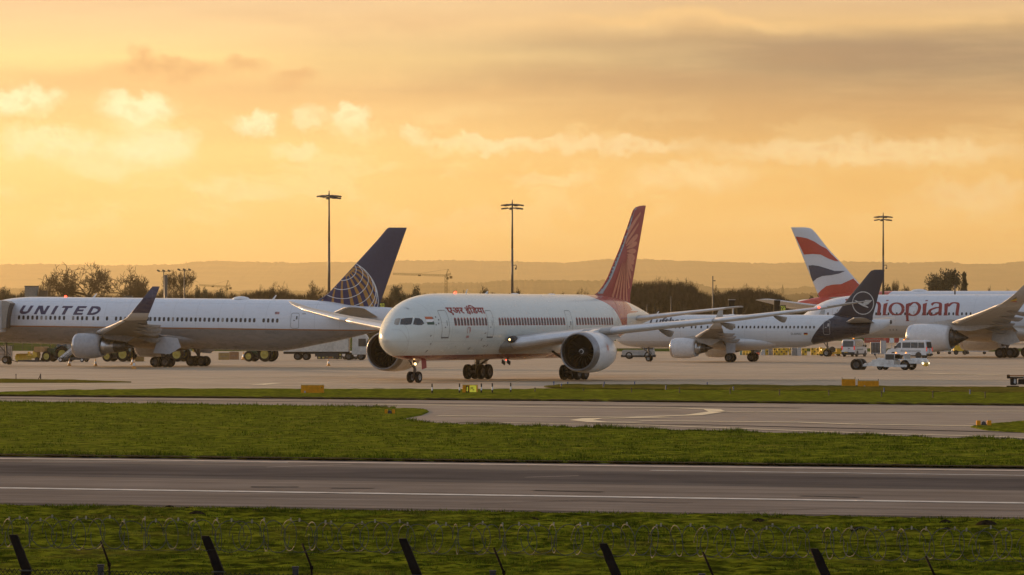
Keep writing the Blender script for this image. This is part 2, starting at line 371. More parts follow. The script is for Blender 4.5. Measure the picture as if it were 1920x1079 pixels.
# grass blades standing up from the turf: nobody could count them
def blades(name, label, top, bot, x0, x1, n, h, wd, m, edge=False):
    px = rng.uniform(x0, x1, n); t = rng.uniform(0, 1, n) if not edge else np.where(rng.random(n) < .5, rng.uniform(.0, .03, n), rng.uniform(.97, 1.0, n))
    ty = np.interp(px, [p[0] for p in top], [p[1] for p in top]); by = np.interp(px, [p[0] for p in bot], [p[1] for p in bot])
    Da = FPX * CH / (ty - YH); Db = FPX * CH / (by - YH)
    D = Da + (Db - Da) * t; X = (px - 960) / FPX * D
    keep = np.array([pnoise(Vector((a * .5, b * .5, 2))) + .6 * pnoise(Vector((a * 1.7, b * 1.7, 4))) for a, b in zip(X, D)])
    hh = h * rng.uniform(.4, 1.0, n) * np.clip(.75 + 1.1 * keep, .25, 1.6); ww = wd * rng.uniform(.6, 1.3, n)
    an = rng.uniform(0, math.pi, n); lx = rng.normal(0, .35, n) * hh; ly = rng.normal(0, .35, n) * hh
    z = .04 + 0 * X
    V_ = np.empty((n, 3, 3)); V_[:, 0] = np.stack([X - np.cos(an) * ww, D - np.sin(an) * ww, z], 1)
    V_[:, 1] = np.stack([X + np.cos(an) * ww, D + np.sin(an) * ww, z], 1); V_[:, 2] = np.stack([X + lx, D + ly, z + hh], 1)
    me = bpy.data.meshes.new(name); me.vertices.add(3 * n); me.vertices.foreach_set('co', V_.ravel())
    me.loops.add(3 * n); me.loops.foreach_set('vertex_index', np.arange(3 * n)); me.polygons.add(n)
    me.polygons.foreach_set('loop_start', np.arange(n) * 3); me.update(); me.validate()
    me.materials.append(m); o = bpy.data.objects.new(name, me); C.objects.link(o); return tag(o, label, 'grass', kind='stuff')
m_blade = grass_mat('grass_blades', (.045, .066, .004), (.18, .22, .01), (.26, .21, .04), 1.0, .5)
m_bladev = grass_mat('verge_blades', (.042, .058, .004), (.18, .22, .012), (.30, .25, .06), 1.0, .5)
blades('grass_blades', 'short green grass blades on the verge by the perimeter fence', VT, VB, -300, 2200, 150000, .11, .018, m_bladev)
blades('grass_blades', 'short green grass between the runway and the taxiway', MT, MBt, -300, 2200, 110000, .14, .03, m_blade)
blades('grass_fringe', 'ragged longer grass along the runway side edges of the strip', MT, MBt, -300, 2200, 26000, .24, .03, m_blade, True)
blades('grass_fringe', 'ragged grass along the edge of the runway verge', VT, VB, -300, 2200, 14000, .14, .016, m_bladev, True)

# painted markings
m_line = mat('white_marking', (.46, .44, .40), .55, var=.2, scale=1.5, dirt=(.2, .18, .16, .5), dscale=2)
m_yel = mat('yellow_marking', (.64, .52, .30), .4, var=.15, scale=1.2, dirt=(.25, .2, .15, .4), dscale=1.5)
m_edge = mat('pale_edge_strip', (.40, .33, .27), .6, var=.15, scale=1.5, spec=.1)
m_soil2 = mat('bare_soil', (.060, .048, .026), .95, var=.5, scale=2.5, spec=0)
def line(name, pts, wpx, m, z=.02):
    """painted line through ground points given as photo positions, width in metres"""
    g_ = [Vector(G(*p)) for p in pts]; vs = []
    for i, p in enumerate(g_):
        d = (g_[min(i + 1, len(g_) - 1)] - g_[max(i - 1, 0)]).normalized(); n_ = Vector((-d.y, d.x)) * wpx / 2
        vs += [(p.x + n_.x, p.y + n_.y, z), (p.x - n_.x, p.y - n_.y, z)]
    mb = MB().add(vs, [(2 * i, 2 * i + 1, 2 * i + 3, 2 * i + 2) for i in range(len(g_) - 1)])
    return tag(mb.obj(name, m), kind='structure')
line('runway_edge_marking', [(-500, 908.5), (0, 916.5), (1920, 945), (2500, 953)], .9, m_line, .028)
line('runway_marking', [(-500, 855), (0, 861), (1920, 884), (2500, 891)], 1.3, m_edge, .028)
line('runway_marking', [(1220, 883.5), (1920, 893), (2500, 900)], .45, m_line, .028)
line('runway_marking', [(60, 866), (540, 869)], .2, m_line, .028)
line('taxiway_marking', [(820, 781), (1000, 782), (1180, 783.5), (1300, 779.5), (1345, 773), (1335, 768.5), (1280, 766.5), (1060, 764.5), (700, 759)], 1.1, m_yel, .03)
line('taxiway_marking', [(1345, 773), (1420, 774), (1600, 772.5), (2300, 772)], 1.0, m_yel, .03)
line('taxiway_marking', [(1250, 783.5), (1180, 785), (1110, 786), (1090, 789), (1120, 792.5), (1200, 793.5)], 1.3, m_yel, .034)
line('taxiway_marking', [(1200, 790), (1500, 793), (1600, 796.5), (1830, 800)], .9, m_yel, .03)
line('taxiway_marking', [(940, 794), (1200, 798), (1550, 811), (1920, 822), (2400, 836)], .6, m_yel, .034)
line('apron_marking', [(0, 712.5), (350, 710), (700, 704), (1100, 701)], 1.2, m_yel, .02)
line('apron_marking', [(482, 722), (520, 719), (800, 716), (1900, 712)], 1.3, m_yel, .024)
line('apron_marking', [(482, 722), (520, 723.5), (760, 727)], .9, m_yel, .024)
line('apron_marking', [(1100, 702), (1920, 706)], .9, m_yel, .02)
line('apron_marking', [(1735, 701), (1780, 702), (1880, 703.5)], 2.2, m_yel, .03)
line('apron_marking', [(300, 728), (900, 730)], 1.0, m_yel, .02)
line('apron_marking', [(0, 690), (600, 693), (1300, 697), (1920, 692)], .8, m_yel, .02)
line('apron_marking', [(0, 726), (240, 722), (480, 720)], .9, m_yel, .02)

def soil(pts, w_, z=.03):
    g_ = [Vector(G(float(px), interp(pts, px))) for px in range(-500, 2401, 6)]; vs = []
    for i, p in enumerate(g_):
        a = w_ * (.75 + .9 * pnoise(Vector((i * .31, w_, 0)))); vs += [(p.x, p.y + a * .7, z), (p.x, p.y - a * .3, z)]
    tag(MB().add(vs, [(2 * i, 2 * i + 1, 2 * i + 3, 2 * i + 2) for i in range(len(g_) - 1)]).obj('soil_edge', m_soil2), kind='structure')
soil([(p[0], p[1] + .8) for p in MBt], 2.2, .10); soil([(-900, 740), (0, 743.3), (960, 751.8), (1920, 761.3), (2500, 766)], 4.0, .10); soil([(p[0], p[1] - .5) for p in VT], .8, .03)
m_patch = mat('tar_patch', (.11, .095, .08), .8, var=.3, scale=.6, spec=0)
m_seam = mat('tar_seam', (.035, .030, .027), .8, var=.4, scale=.6, spec=0)
line('tar_seam', [(-500, 939), (0, 946.2), (1920, 973), (2400, 980)], .28, m_seam, .034)
line('tar_seam', [(-500, 920), (0, 925), (900, 938), (1300, 944.5)], .10, m_seam, .034)
line('tar_seam', [(880, 948), (1090, 940), (1290, 946)], .10, m_seam, .036)
line('tar_seam', [(1380, 962), (1560, 955), (1920, 960)], .12, m_seam, .036)
for a_, b_, w_ in (((470, 914.5), (560, 914.5), .8), ((620, 916.5), (700, 917), .7), ((1000, 921), (1130, 924), .6), ((1500, 931), (1610, 934), .7)): line('patch_repair', [a_, b_], w_ * .7, m_patch, .026)
line('runway_scuff', [(500, 878), (590, 875), (660, 872.5)], .18, m_edge, .036); line('runway_scuff', [(600, 927), (680, 924.5), (730, 925.5)], .12, m_edge, .036); line('runway_scuff', [(985, 897), (1085, 894)], .15, m_edge, .036)
line('taxiway_seam', [(0, 748), (900, 758), (1500, 766)], .8, m_seam, .02); line('taxiway_seam', [(860, 793), (1300, 797), (1920, 812)], .7, m_seam, .02)
# molehills on the verge
m_soil = mat('molehill_soil', (.022, .017, .010), .95, spec=0, var=.4, scale=9, bump=.03, bscale=15)
def molehill(px, py, r):
    x, y = G(px, py); mb = MB(); n = 14
    rr = []
    for k, (a, zz) in enumerate([(1.15, -.02), (1, .10), (.75, .28), (.42, .42), (.1, .48)]):
        rr.append([(a * r * math.cos(2 * math.pi * j / n) * (1 + .25 * pnoise(Vector((px + j * .7, k, 1)))), a * r * math.sin(2 * math.pi * j / n) * (1 + .25 * pnoise(Vector((px + j * .7, k, 4)))), zz * r + .04 * r * pnoise(Vector((j, k, px)))) for j in range(n)])
    mb.rings(rr, cap=(False, True)); o = mb.obj('molehill', m_soil); o.location = (x, y, .05); return o
for (px, py, r), lb in zip([(369, 969, .26), (318, 955, .15), (352, 958, .14), (480, 961, .12), (1001, 978, .15), (1422, 982, .22), (1609, 999, .24), (1773, 983, .17), (1850, 988, .30), (1776, 997, .15), (575, 963, .10)],
        ['dark molehill on the verge below the runway, right of the left frame corner', 'small earth mound at the verge edge, leftmost of them', 'small flat earth mound just behind the dark molehill on the left', 'low earth mound right of the big left molehill', 'small earth mound near the middle of the verge',
         'low broad earth mound on the verge right of middle', 'brownish earth mound on the verge above the fourth fence post gap', 'small earth mound near the runway edge at the right', 'biggest dark molehill on the verge at the far right', 'small earth mound just below its neighbour at the right', 'tiny earth mound on the verge left of middle']):
    tag(molehill(px, py, r), lb, 'molehill', 'molehills on the verge')
# ------------------------------------------------------------------ aircraft kit (local axes: X aft from the nose, Y to starboard, Z up)
def pchip(xs, ys):
    xs = np.array(xs, float); ys = np.array(ys, float); h = np.diff(xs); d = np.diff(ys) / h; m = np.zeros(len(xs))
    for i in range(1, len(xs) - 1):
        if d[i - 1] * d[i] > 0:
            w1 = 2 * h[i] + h[i - 1]; w2 = h[i] + 2 * h[i - 1]; m[i] = (w1 + w2) / (w1 / d[i - 1] + w2 / d[i])
    m[0] = d[0]; m[-1] = d[-1]
    def f(x):
        i = int(np.clip(np.searchsorted(xs, x) - 1, 0, len(xs) - 2)); t = (x - xs[i]) / h[i]
        return float((1 + 2 * t) * (1 - t) ** 2 * ys[i] + t * (1 - t) ** 2 * h[i] * m[i] + t * t * (3 - 2 * t) * ys[i + 1] + t * t * (t - 1) * h[i] * m[i + 1])
    return f
class Hull:
    """top / bottom / half-width curves of a fuselage"""
    def __init__(s, L, top, bot, hw):
        s.L = L; s.t = pchip(*zip(*top)); s.b = pchip(*zip(*bot)); s.w = pchip(*zip(*hw))
    def ring(s, x, n):
        t, b, w_ = s.t(x), s.b(x), s.w(x); zc = (t + b) / 2; h = (t - b) / 2
        return [(x, w_ * math.cos(a), zc + h * math.sin(a)) for a in [2 * math.pi * k / n for k in range(n)]]
def airfoil(tc, n=14):
    up = []
    for i in range(n + 1):
        x = .5 * (1 - math.cos(math.pi * i / n)); y = 5 * tc * (.2969 * math.sqrt(x) - .126 * x - .3516 * x * x + .2843 * x ** 3 - .1036 * x ** 4)
        up.append((x, y + .02 * math.sin(math.pi * x)))
    lo = [(x, -(y - .02 * math.sin(math.pi * x)) * .9 + .01 * math.sin(math.pi * x)) for x, y in up[1:-1]]
    return up[::-1] + lo       # from trailing edge over the top to the nose and back below
def wing_rings(secs, side, grow=0.0):
    """secs: (x_le, y, z, chord, t/c, cant, twist) cant 0 flat, 90 upright"""
    out = []
    for s_ in secs:
        xl, y, z, c, tc = s_[:5]; cant = R(s_[5]) if len(s_) > 5 else 0; tw = R(s_[6]) if len(s_) > 6 else 0
        ring = []
        for u, v in airfoil(tc):
            X = u * c; Zl = v * c
            X, Zl = X * math.cos(tw) + Zl * math.sin(tw), -X * math.sin(tw) + Zl * math.cos(tw)
            ring.append((xl + X, side * (y - Zl * math.sin(cant)), z + Zl * math.cos(cant)))
        out.append(ring)
    return out
def lerp_sec(secs, y):
    for a, b in zip(secs, secs[1:]):
        if a[1] <= y <= b[1]:
            t = (y - a[1]) / (b[1] - a[1]); return [p + (q - p) * t for p, q in zip(a, b)]
    return list(secs[-1])
def dens(secs, k=5):
    o = []
    for a, b in zip(secs, secs[1:]):
        n = max(len(a), len(b)); a = list(a) + [0] * (n - len(a)); b = list(b) + [0] * (n - len(b))
        for i in range(k): o.append([p + (q - p) * i / k for p, q in zip(a, b)])
    return o + [list(secs[-1])]
def slat_band(secs, side, y0, y1, frac=.17, off=.05):
    """leading-edge slat: the nose of the aerofoil, standing proud of the wing"""
    mb = MB(); rs = []
    for k in range(9):
        s_ = lerp_sec(secs, y0 + (y1 - y0) * k / 8); r = wing_rings([s_], side)[0]; xl, c, z = s_[0], s_[3], s_[2]
        pts = [p for p in r if (p[0] - xl) < frac * c]
        ctr = Vector((xl + frac * c * .8, side * s_[1], z))
        rs.append([tuple(Vector(p) + (Vector(p) - ctr).normalized() * off) for p in pts])
    mb.rings(rs, 0, True, (True, True), closed=True); return mb
def tyre_mb(mb, c, r, wd, m=0, ax=(0, 1, 0)):
    h = wd / 2
    mb.lathe([(-h * .55, r * .5), (-h * .9, r * .62), (-h, r * .85), (-h * .75, r * .97), (-h * .3, r), (h * .3, r), (h * .75, r * .97), (h, r * .85), (h * .9, r * .62), (h * .55, r * .5)], c, ax, 22, m)
def wheel(parent, c, r, wd, hubm=None):
    mb = MB(); tyre_mb(mb, c, r, wd, 0)
    for s_ in (-1, 1):
        mb.lathe([(s_ * wd * .42, r * .56), (s_ * wd * .40, r * .40), (s_ * wd * .30, r * .34), (s_ * wd * .30, r * .16), (s_ * wd * .45, r * .14), (s_ * wd * .45, .001)], c, (0, 1, 0), 18, 1)
    return mb.obj('wheel', [black, hubm or m_hub], parent)
m_hub = mat('wheel_hub', (.05, .047, .045), .6, .1)
m_gear = mat('gear_metal', (.09, .085, .08), .55, .1)
m_inlet = mat('inlet_metal', (.58, .58, .60), .22, 1.0, var=.05)
m_duct = mat('inlet_duct', (.018, .014, .012), .6, spec=.1)
m_fan = mat('fan_blades', (.015, .015, .016), .5, .3)
m_noz = mat('exhaust_metal', (.10, .09, .08), .4, .9, var=.3)
m_core = mat('core_cowl', (.50, .50, .50), .28, 1.0, var=.2)
m_fair = mat('fairing_paint', (.27, .25, .23), .5, spec=.2)
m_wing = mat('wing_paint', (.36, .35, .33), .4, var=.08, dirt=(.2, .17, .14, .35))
m_wingl = mat('slat_metal', (.66, .67, .69), .3, .25, var=.05, dirt=(.3, .25, .2, .2))
m_navred = mat('red_lamp', (.8, .02, .01), .3, emit=(1, .05, .02), estr=6)
m_lamp = mat('white_lamp', (.9, .8, .6), .3, emit=(1, .62, .25), estr=4)
m_grnlamp = mat('white_nav_lamp', (.9, .9, .8), .3, emit=(.7, 1, .6), estr=3)
m_line_d = mat('door_outline', (.13, .13, .13), .5)
m_line_l = mat('door_outline_pale', (.42, .40, .38), .5)
m_win = mat('cabin_window', (.04, .04, .045), .2, var=.3, scale=.8, spec=.3)
m_winl = mat('shaded_window', (.26, .24, .22), .3)

def nacelle(parent, c, r, Lf, Lc, paint, core=True, fanr=.84, side=-1, plug=True, lipm=None, lipf=.10):
    """engine: cowl, polished lip, dark duct, fan, spinner, core and plug"""
    x0, y, z = c
    mb = MB()
    mb.lathe([(Lf * lipf, r * .985), (Lf * .2, r * 1.0), (Lf * .45, r * 1.02), (Lf * .7, r * .985), (Lf * .9, r * .88), (Lf, r * .80), (Lf * .98, r * .77), (Lf * .7, r * .70), (Lf * .6, 0.01)], c, (1, 0, 0), 44)
    cowl = mb.obj('engine_cowl', [paint], parent)
    mb = MB().lathe([(Lf * lipf, r * .99), (Lf * .05, r * .962), (Lf * .018, r * .93), (0, r * .89), (Lf * .012, r * .855), (Lf * .05, r * .825), (Lf * .10, r * .81)], c, (1, 0, 0), 44)
    mb.obj('inlet_lip', [lipm or m_inlet], cowl)
    mb = MB().lathe([(Lf * .09, r * .812), (Lf * .2, r * .81), (Lf * .34, r * .84), (Lf * .35, .01)], c, (1, 0, 0), 44); mb.obj('inlet_duct', [m_duct], cowl)
    mb = MB(); nb = 20; xf_ = x0 + Lf * .25
    for k in range(nb):
        a = 2 * math.pi * k / nb; vs = []
        for q in range(5):
            rr = r * (.22 + .60 * q / 4); tw = R(25 + 35 * q / 4); wdt = r * (.12 + .10 * q / 4); aa = a + .12 * math.sin(q / 4 * math.pi)
            for s_ in (-.5, .5):
                ta = aa + s_ * wdt / rr * math.cos(R(90) - tw); vs.append((xf_ + s_ * wdt * math.cos(tw), y + rr * math.cos(ta), z + rr * math.sin(ta)))
        mb.add(vs, [(2 * q, 2 * q + 1, 2 * q + 3, 2 * q + 2) for q in range(4)], 0, True)
    mb.obj('fan', [m_fan], cowl, recalc=False)
    mb = MB().lathe([(Lf * .13, .005), (Lf * .15, r * .07), (Lf * .19, r * .15), (Lf * .25, r * .22), (Lf * .27, r * .225)], c, (1, 0, 0), 28)
    # white comma on the spinner
    vs = []
    for k in range(19):
        a = R(k * 17); q = k / 18; rr = r * (.055 + .10 * (1 - q) * .9); xx = x0 + Lf * (.135 + .05 * (rr / (r * .15)))
        wd_ = .02 + .035 * math.sin(math.pi * q)
        for s_ in (-1, 1): vs.append((xx - .03 - .0, y + (rr + s_ * wd_) * math.cos(a), z + (rr + s_ * wd_) * math.sin(a)))
    mb.add(vs, [(2 * q, 2 * q + 1, 2 * q + 3, 2 * q + 2) for q in range(18)], 1)
    mb.obj('spinner', [dgrey, mat('spinner_mark', (.7, .7, .7), .5)], cowl, recalc=False)
    if core:
        xe = x0 + Lf * .8
        MB().lathe([(0, r * .70), (Lf * .2, r * .64), (Lf * .2 + Lc * .5, r * .52), (Lf * .2 + Lc * .5, r * .3)], (xe, y, z), (1, 0, 0), 36).obj('core_cowl', [m_core], cowl)
        MB().lathe([(Lf * .2 + Lc * .48, r * .50), (Lf * .2 + Lc * .75, r * .46), (Lf * .2 + Lc, r * .37), (Lf * .2 + Lc * .98, r * .33), (Lf * .2 + Lc * .4, r * .3)], (xe, y, z), (1, 0, 0), 36).obj('exhaust_nozzle', [m_noz], cowl)
    if plug:
        xe = x0 + Lf + (Lc if core else 0)
        MB().lathe([(-.8, r * .26), (0, r * .24), (.5, r * .13), (.95, .01)], (xe, y, z), (1, 0, 0), 24).obj('exhaust_plug', [m_noz], cowl)
    return cowl

class Plane:
    def __init__(s, name, label, x, y, yaw, pitch=0, gearx=28):
        s.root = thing(name, label, 'airliner', (x, y, gearx * math.sin(pitch)), 0); s.root.rotation_euler = (0, pitch, yaw)
        s.M = Matrix.Translation(s.root.location) @ Euler((0, pitch, yaw)).to_matrix().to_4x4(); s.I = s.M.inverted(); s.bvh = {}
    def fuselage(s, hull, paint, x0=0, n=64, step=.5):
        xs = [0, .03, .08, .16, .3, .5, .75, 1, 1.3, 1.7, 2.1, 2.6, 3.2, 3.8, 4.5, 5.2, 6, 7, 8, 9]; x = 9 + step
        while x < hull.L - .6: xs.append(x); x += step
        xs += [hull.L - .4, hull.L - .15, hull.L]
        mb = MB().rings([hull.ring(x, n) for x in xs], 0, True, (True, True))
        s.hull = hull; s.fus = mb.obj('fuselage', [paint], s.root); s.reg('fus', s.fus); return s.fus
    def reg(s, key, o):
        bm = bmesh.new(); bm.from_mesh(o.data); s.bvh[key] = BVHTree.FromBMesh(bm); bm.free()
    def P(s, px, py, key='fus', Y=None):
        """where the line of sight to a spot of the photo meets the hull: gives (x, z) on the airframe"""
        o = s.I @ Vector((0, 0, CH)); d = (s.I.to_3x3() @ Vector(((px - 960) / FPX, 1, -(py - YH) / FPX))).normalized()
        if Y is None:
            h = s.bvh[key].ray_cast(o, d)
            if h[0] is not None: return (h[0].x, h[0].z)
            Y = 0
        t = (Y - o.y) / d.y; p = o + d * t; return (p.x, p.z)
    def decal(s, name, polys, m, parent=None, key='fus', off=.012, side=-1, dz=.3, dx=1.2, label=None, dirv=None):
        """painted or flush panel: outline(s) in (x, z) laid onto the skin from abeam"""
        if not isinstance(m, (list, tuple)): m = [m]
        bm = bmesh.new()
        for k, pl in enumerate(polys):
            mi = 0
            if isinstance(pl, tuple) and isinstance(pl[0], list): pl, mi = pl
            vs = [bm.verts.new((p[0], 0, p[1])) for p in pl]
            try: f = bm.faces.new(vs); f.material_index = mi
            except ValueError: pass
        bmesh.ops.triangulate(bm, faces=[f for f in bm.faces if len(f.verts) > 4])
        xs = [v.co.x for v in bm.verts]; zs = [v.co.z for v in bm.verts]
        if not xs: bm.free(); return
        def cut(axis, lo, hi, st):
            k = math.floor(lo / st) + 1
            while k * st < hi:
                nrm = (1, 0, 0) if axis == 0 else (0, 0, 1); c_ = (k * st, 0, 0) if axis == 0 else (0, 0, k * st)
                bmesh.ops.bisect_plane(bm, geom=bm.verts[:] + bm.edges[:] + bm.faces[:], plane_co=c_, plane_no=nrm); k += 1
        cut(2, min(zs), max(zs), dz); cut(0, min(xs), max(xs), dx)
        T = s.bvh[key]
        for v in bm.verts:
            h = T.ray_cast(Vector((v.co.x, side * 40, v.co.z)), Vector((0, -side, 0)))
            if h[0] is None: h = T.find_nearest(Vector((v.co.x, side * 1.0, v.co.z)))
            nn = h[1]
            if nn.y * side < 0: nn = -nn
            v.co = h[0] + nn * off
        bmesh.ops.recalc_face_normals(bm, faces=bm.faces)
        me = bpy.data.meshes.new(name); bm.to_mesh(me); bm.free()
        for k in m: me.materials.append(k)
        for p in me.polygons: p.use_smooth = True
        o = bpy.data.objects.new(name, me); C.objects.link(o); o.parent = parent or s.fus
        return tag(o, label)
    def wings(s, secs, paint, slats, fair, winglet=None, wpaint=None):
        s.w = {}
        s.w = {}
        for side in (-1, 1):
            mb = MB().rings(wing_rings(dens(secs, 3), side), 0, True, (True, True)); wg = mb.obj('wing', [paint], s.root); s.w[side] = wg
            for a, b in slats: slat_band(secs, side, a, b).obj('slat', [m_wingl], wg)
            for y in fair:
                q = lerp_sec(secs, y); c = q[3]; z = q[2] - .05 * c
                k = min(.95, c / 7 + .3); rs = []
                for u, dp, hw_ in [(0, .03, .02), (.5, .22, .13), (1.1, .36, .19), (1.9, .52, .21), (2.6, .62, .20), (3.1, .60, .15), (3.45, .42, .08), (3.75, .16, .02)]:
                    X = q[0] + c * .60 + u * k; zz = z + .02 + .035 * c * (1 - u / 3.75); dp *= k; hw_ *= k
                    rs.append([(X, side * y + hw_ * a_, zz - dp * b_) for a_, b_ in [(-1, 0), (-1, .35), (-.75, .75), (-.3, 1), (.3, 1), (.75, .75), (1, .35), (1, 0)]])
                MB().rings(rs).obj('flap_fairing', [m_fair], wg)
            if winglet: 
                mb = MB().rings(wing_rings(winglet, side), 0, True, (False, True)); wl = mb.obj('winglet', [wpaint or paint], wg); s.reg('winglet%d' % side, wl); s.wl = wl
    def fin(s, secs, paint, name='tail_fin'):
        """secs: (x_le, z, chord, t/c)"""
        rs = []
        for xl, z, c, tc in secs: rs.append([(xl + u * c, v * c - .02 * math.sin(math.pi * u) * c * 0, z) for u, v in airfoil(tc)])
        mb = MB().rings(rs, 0, True, (False, True)); o = mb.obj(name, [paint], s.root); s.reg('fin', o); s.f = o; return o
    def fin_px(s, le, te, paint, tcs=.09, nsec=14):
        """fin from its outline in side view (photo rows turned into heights in the plane of symmetry)"""
        le = sorted(le, key=lambda q: -q[0]); te = sorted(te, key=lambda q: q[0]); y0, y1 = le[0][0], le[-1][0]; secs = []
        ys = sorted({q[0] for q in le} | {y0 + (y1 - y0) * k / nsec for k in range(nsec)}, reverse=True)
        le2 = sorted(le)
        for i, py in enumerate(ys):
            a = s.P(float(np.interp(py, [q[0] for q in le2], [q[1] for q in le2])), py, Y=0); b = s.P(float(np.interp(py, [q[0] for q in te], [q[1] for q in te])), py, Y=0)
            x0, x1 = min(a[0], b[0]), max(a[0], b[0]); t = i / (len(ys) - 1)
            secs.append((x0, a[1], x1 - x0, tcs * (.35 + .65 * min(1, t * 3)) * (1 if py > y1 + 3 else .6)))
        a = secs[0]; secs.insert(0, (a[0] - .3, a[1] - 1.2, a[2] + .3, a[3]))
        return s.fin(secs, paint)
    def htp(s, secs, paint, slatm=None):
        for side in (-1, 1):
            o = MB().rings(wing_rings(dens(secs, 2), side), 0, True, (True, True)).obj('tailplane', [paint], s.root)
            if slatm: slat_band(secs, side, secs[0][1] + .5, secs[-1][1] - .1, .16, .015).obj('leading_edge', [slatm], o)
    def main_gear(s, x, yt, r, wd, axles, ht, gap, lean=0, six=False):
        for side in (-1, 1):
            mb = MB(); y = side * yt
            mb.tube((x, y, r), (x + lean, y * 1.02, ht), .17, .24, 12).tube((x, y, r + .5), (x, y * .55, ht), .09, .12, 8).tube((x, y, r + .6), (x - 1.2, y * .9, ht), .07, .08, 8)
            L_ = (axles - 1) * (2 * r + .12)
            if axles > 1: mb.box((x, y, r), (L_ + .3, .26, .24), 0, bev=.05)
            for k in range(axles):
                ax_ = x - L_ / 2 + k * (2 * r + .12) if axles > 1 else x
                mb.tube((ax_, y - gap / 2, r), (ax_, y + gap / 2, r), .09, n=8)
            g_ = mb.obj('main_gear', [m_gear], s.root)
            for k in range(axles):
                ax_ = x - L_ / 2 + k * (2 * r + .12) if axles > 1 else x
                for q in (-1, 1): wheel(g_, (ax_, y + q * gap / 2, r), r, wd)
            s.gears = getattr(s, 'gears', []) + [g_]
    def nose_gear(s, x, r, wd, ht, gap, lamp=True):
        mb = MB().tube((x, 0, r), (x - .1, 0, ht), .10, .14, 10).tube((x, -gap / 2, r), (x, gap / 2, r), .06, n=8).tube((x, 0, r + .7), (x - 1.3, 0, ht), .06, .07).tube((x, 0, r + .25), (x + .35, 0, r + .6), .04).tube((x + .35, 0, r + .6), (x + .05, 0, r + .95), .04)
        g_ = mb.obj('nose_gear', [m_gear], s.root)
        for q in (-1, 1): wheel(g_, (x, q * gap / 2, r), r, wd, mat('bright_hub', (.22, .22, .21), .4, .5))
        if lamp:
            for q, on in ((-1, 1), (1, 0)): MB().lathe([(0, .01), (.02, .10), (.10, .12), (.16, .05)], (x - .32, q * .2, r + 1.15), (1, 0, 0), 14).obj('taxi_light', [m_lamp if on else glass], g_)
        return g_
    def belly(s, x0, x1, w_, zb, zt, paint):
        rs = []; n = 24
        for k in range(25):
            t = k / 24; e = max(.02, math.sin(math.pi * t) ** .55); x = x0 + (x1 - x0) * t
            rs.append([(x, w_ * e * math.cos(a), (zb + zt) / 2 + (zt - zb) / 2 * e * (1 if math.sin(a) > 0 else 1) * math.sin(a)) for a in [2 * math.pi * j / n for j in range(n)]])
        o = MB().rings(rs).obj('belly_fairing', [paint], s.root); s.reg('belly', o); return o
    def windows(s, xs, z, w_, h, m=None, rim=None, label=None, tilt=0, shaded=()):
        for i, x in enumerate(xs):
            def oval(w2, h2): return [(x + w2 / 2 * math.copysign(abs(math.cos(a)) ** .6, math.cos(a)), z + h2 / 2 * math.copysign(abs(math.sin(a)) ** .6, math.sin(a))) for a in [2 * math.pi * k / 12 for k in range(12)]]
            if rim:
                fr = s.decal('window', [[(x - w_ * .70, z - h * .52), (x - w_ * .45, z - h * .60), (x + w_ * .45, z - h * .60), (x + w_ * .70, z - h * .52), (x + w_ * .70, z + h * .48), (x + w_ * .3, z + h * .64), (x, z + h * .76), (x - w_ * .3, z + h * .64), (x - w_ * .70, z + h * .48)]], rim, off=.012)
                s.decal('pane', [oval(w_, h)], m or m_win, parent=fr, off=.02)
            else: s.decal('window', [oval(w_, h)], m_winl if i in shaded else (m or m_win), off=.012)
    def door(s, x, z0, z1, w_, ml=None, sill=False, slit=True, panel=None):
        ml = ml or m_line_d; t = .045; r = .22
        def rr(g_, k=4):
            o = []
            for cx, cz, a0 in ((x + w_ / 2 - r, z1 - r, 0), (x - w_ / 2 + r, z1 - r, 90), (x - w_ / 2 + r, z0 + r, 180), (x + w_ / 2 - r, z0 + r, 270)):
                for j in range(k + 1): a = R(a0 + 90 * j / k); o.append((cx + (r - g_) * math.cos(a), cz + (r - g_) * math.sin(a)))
            return o
        a, b = rr(0), rr(t); n = len(a); polys = [[a[i], a[(i + 1) % n], b[(i + 1) % n], b[i]] for i in range(n)]
        if sill: polys.append([(x - w_ / 2, z0 - .06), (x + w_ / 2, z0 - .06), (x + w_ / 2, z0 + .06), (x - w_ / 2, z0 + .06)])
        if slit: polys.append([(x + .12, z0 + 1.02), (x + .3, z0 + 1.02), (x + .3, z0 + 1.4), (x + .12, z0 + 1.4)] if not sill else [(x + .22, z0 + 1.05), (x + .3, z0 + 1.05), (x + .3, z0 + 1.5), (x + .22, z0 + 1.5)])
        polys.append([(x - .18, z0 + .85), (x + .02, z0 + .85), (x + .02, z0 + .95), (x - .18, z0 + .95)])
        return s.decal('door', polys, ml, off=.013, dx=.6)
    def band(s, pts, w_):
        """strip outline(s) along a polyline"""
        o = []; p = [Vector(q) for q in pts]
        ws = w_ if isinstance(w_, (list, tuple)) else [w_] * len(p)
        L = []; 
        for i in range(len(p)):
            d = (p[min(i + 1, len(p) - 1)] - p[max(i - 1, 0)]).normalized(); n_ = Vector((-d.y, d.x)) * ws[i] / 2; L.append((tuple(p[i] + n_), tuple(p[i] - n_)))
        return [[L[i][0], L[i + 1][0], L[i + 1][1], L[i][1]] for i in range(len(L) - 1)]

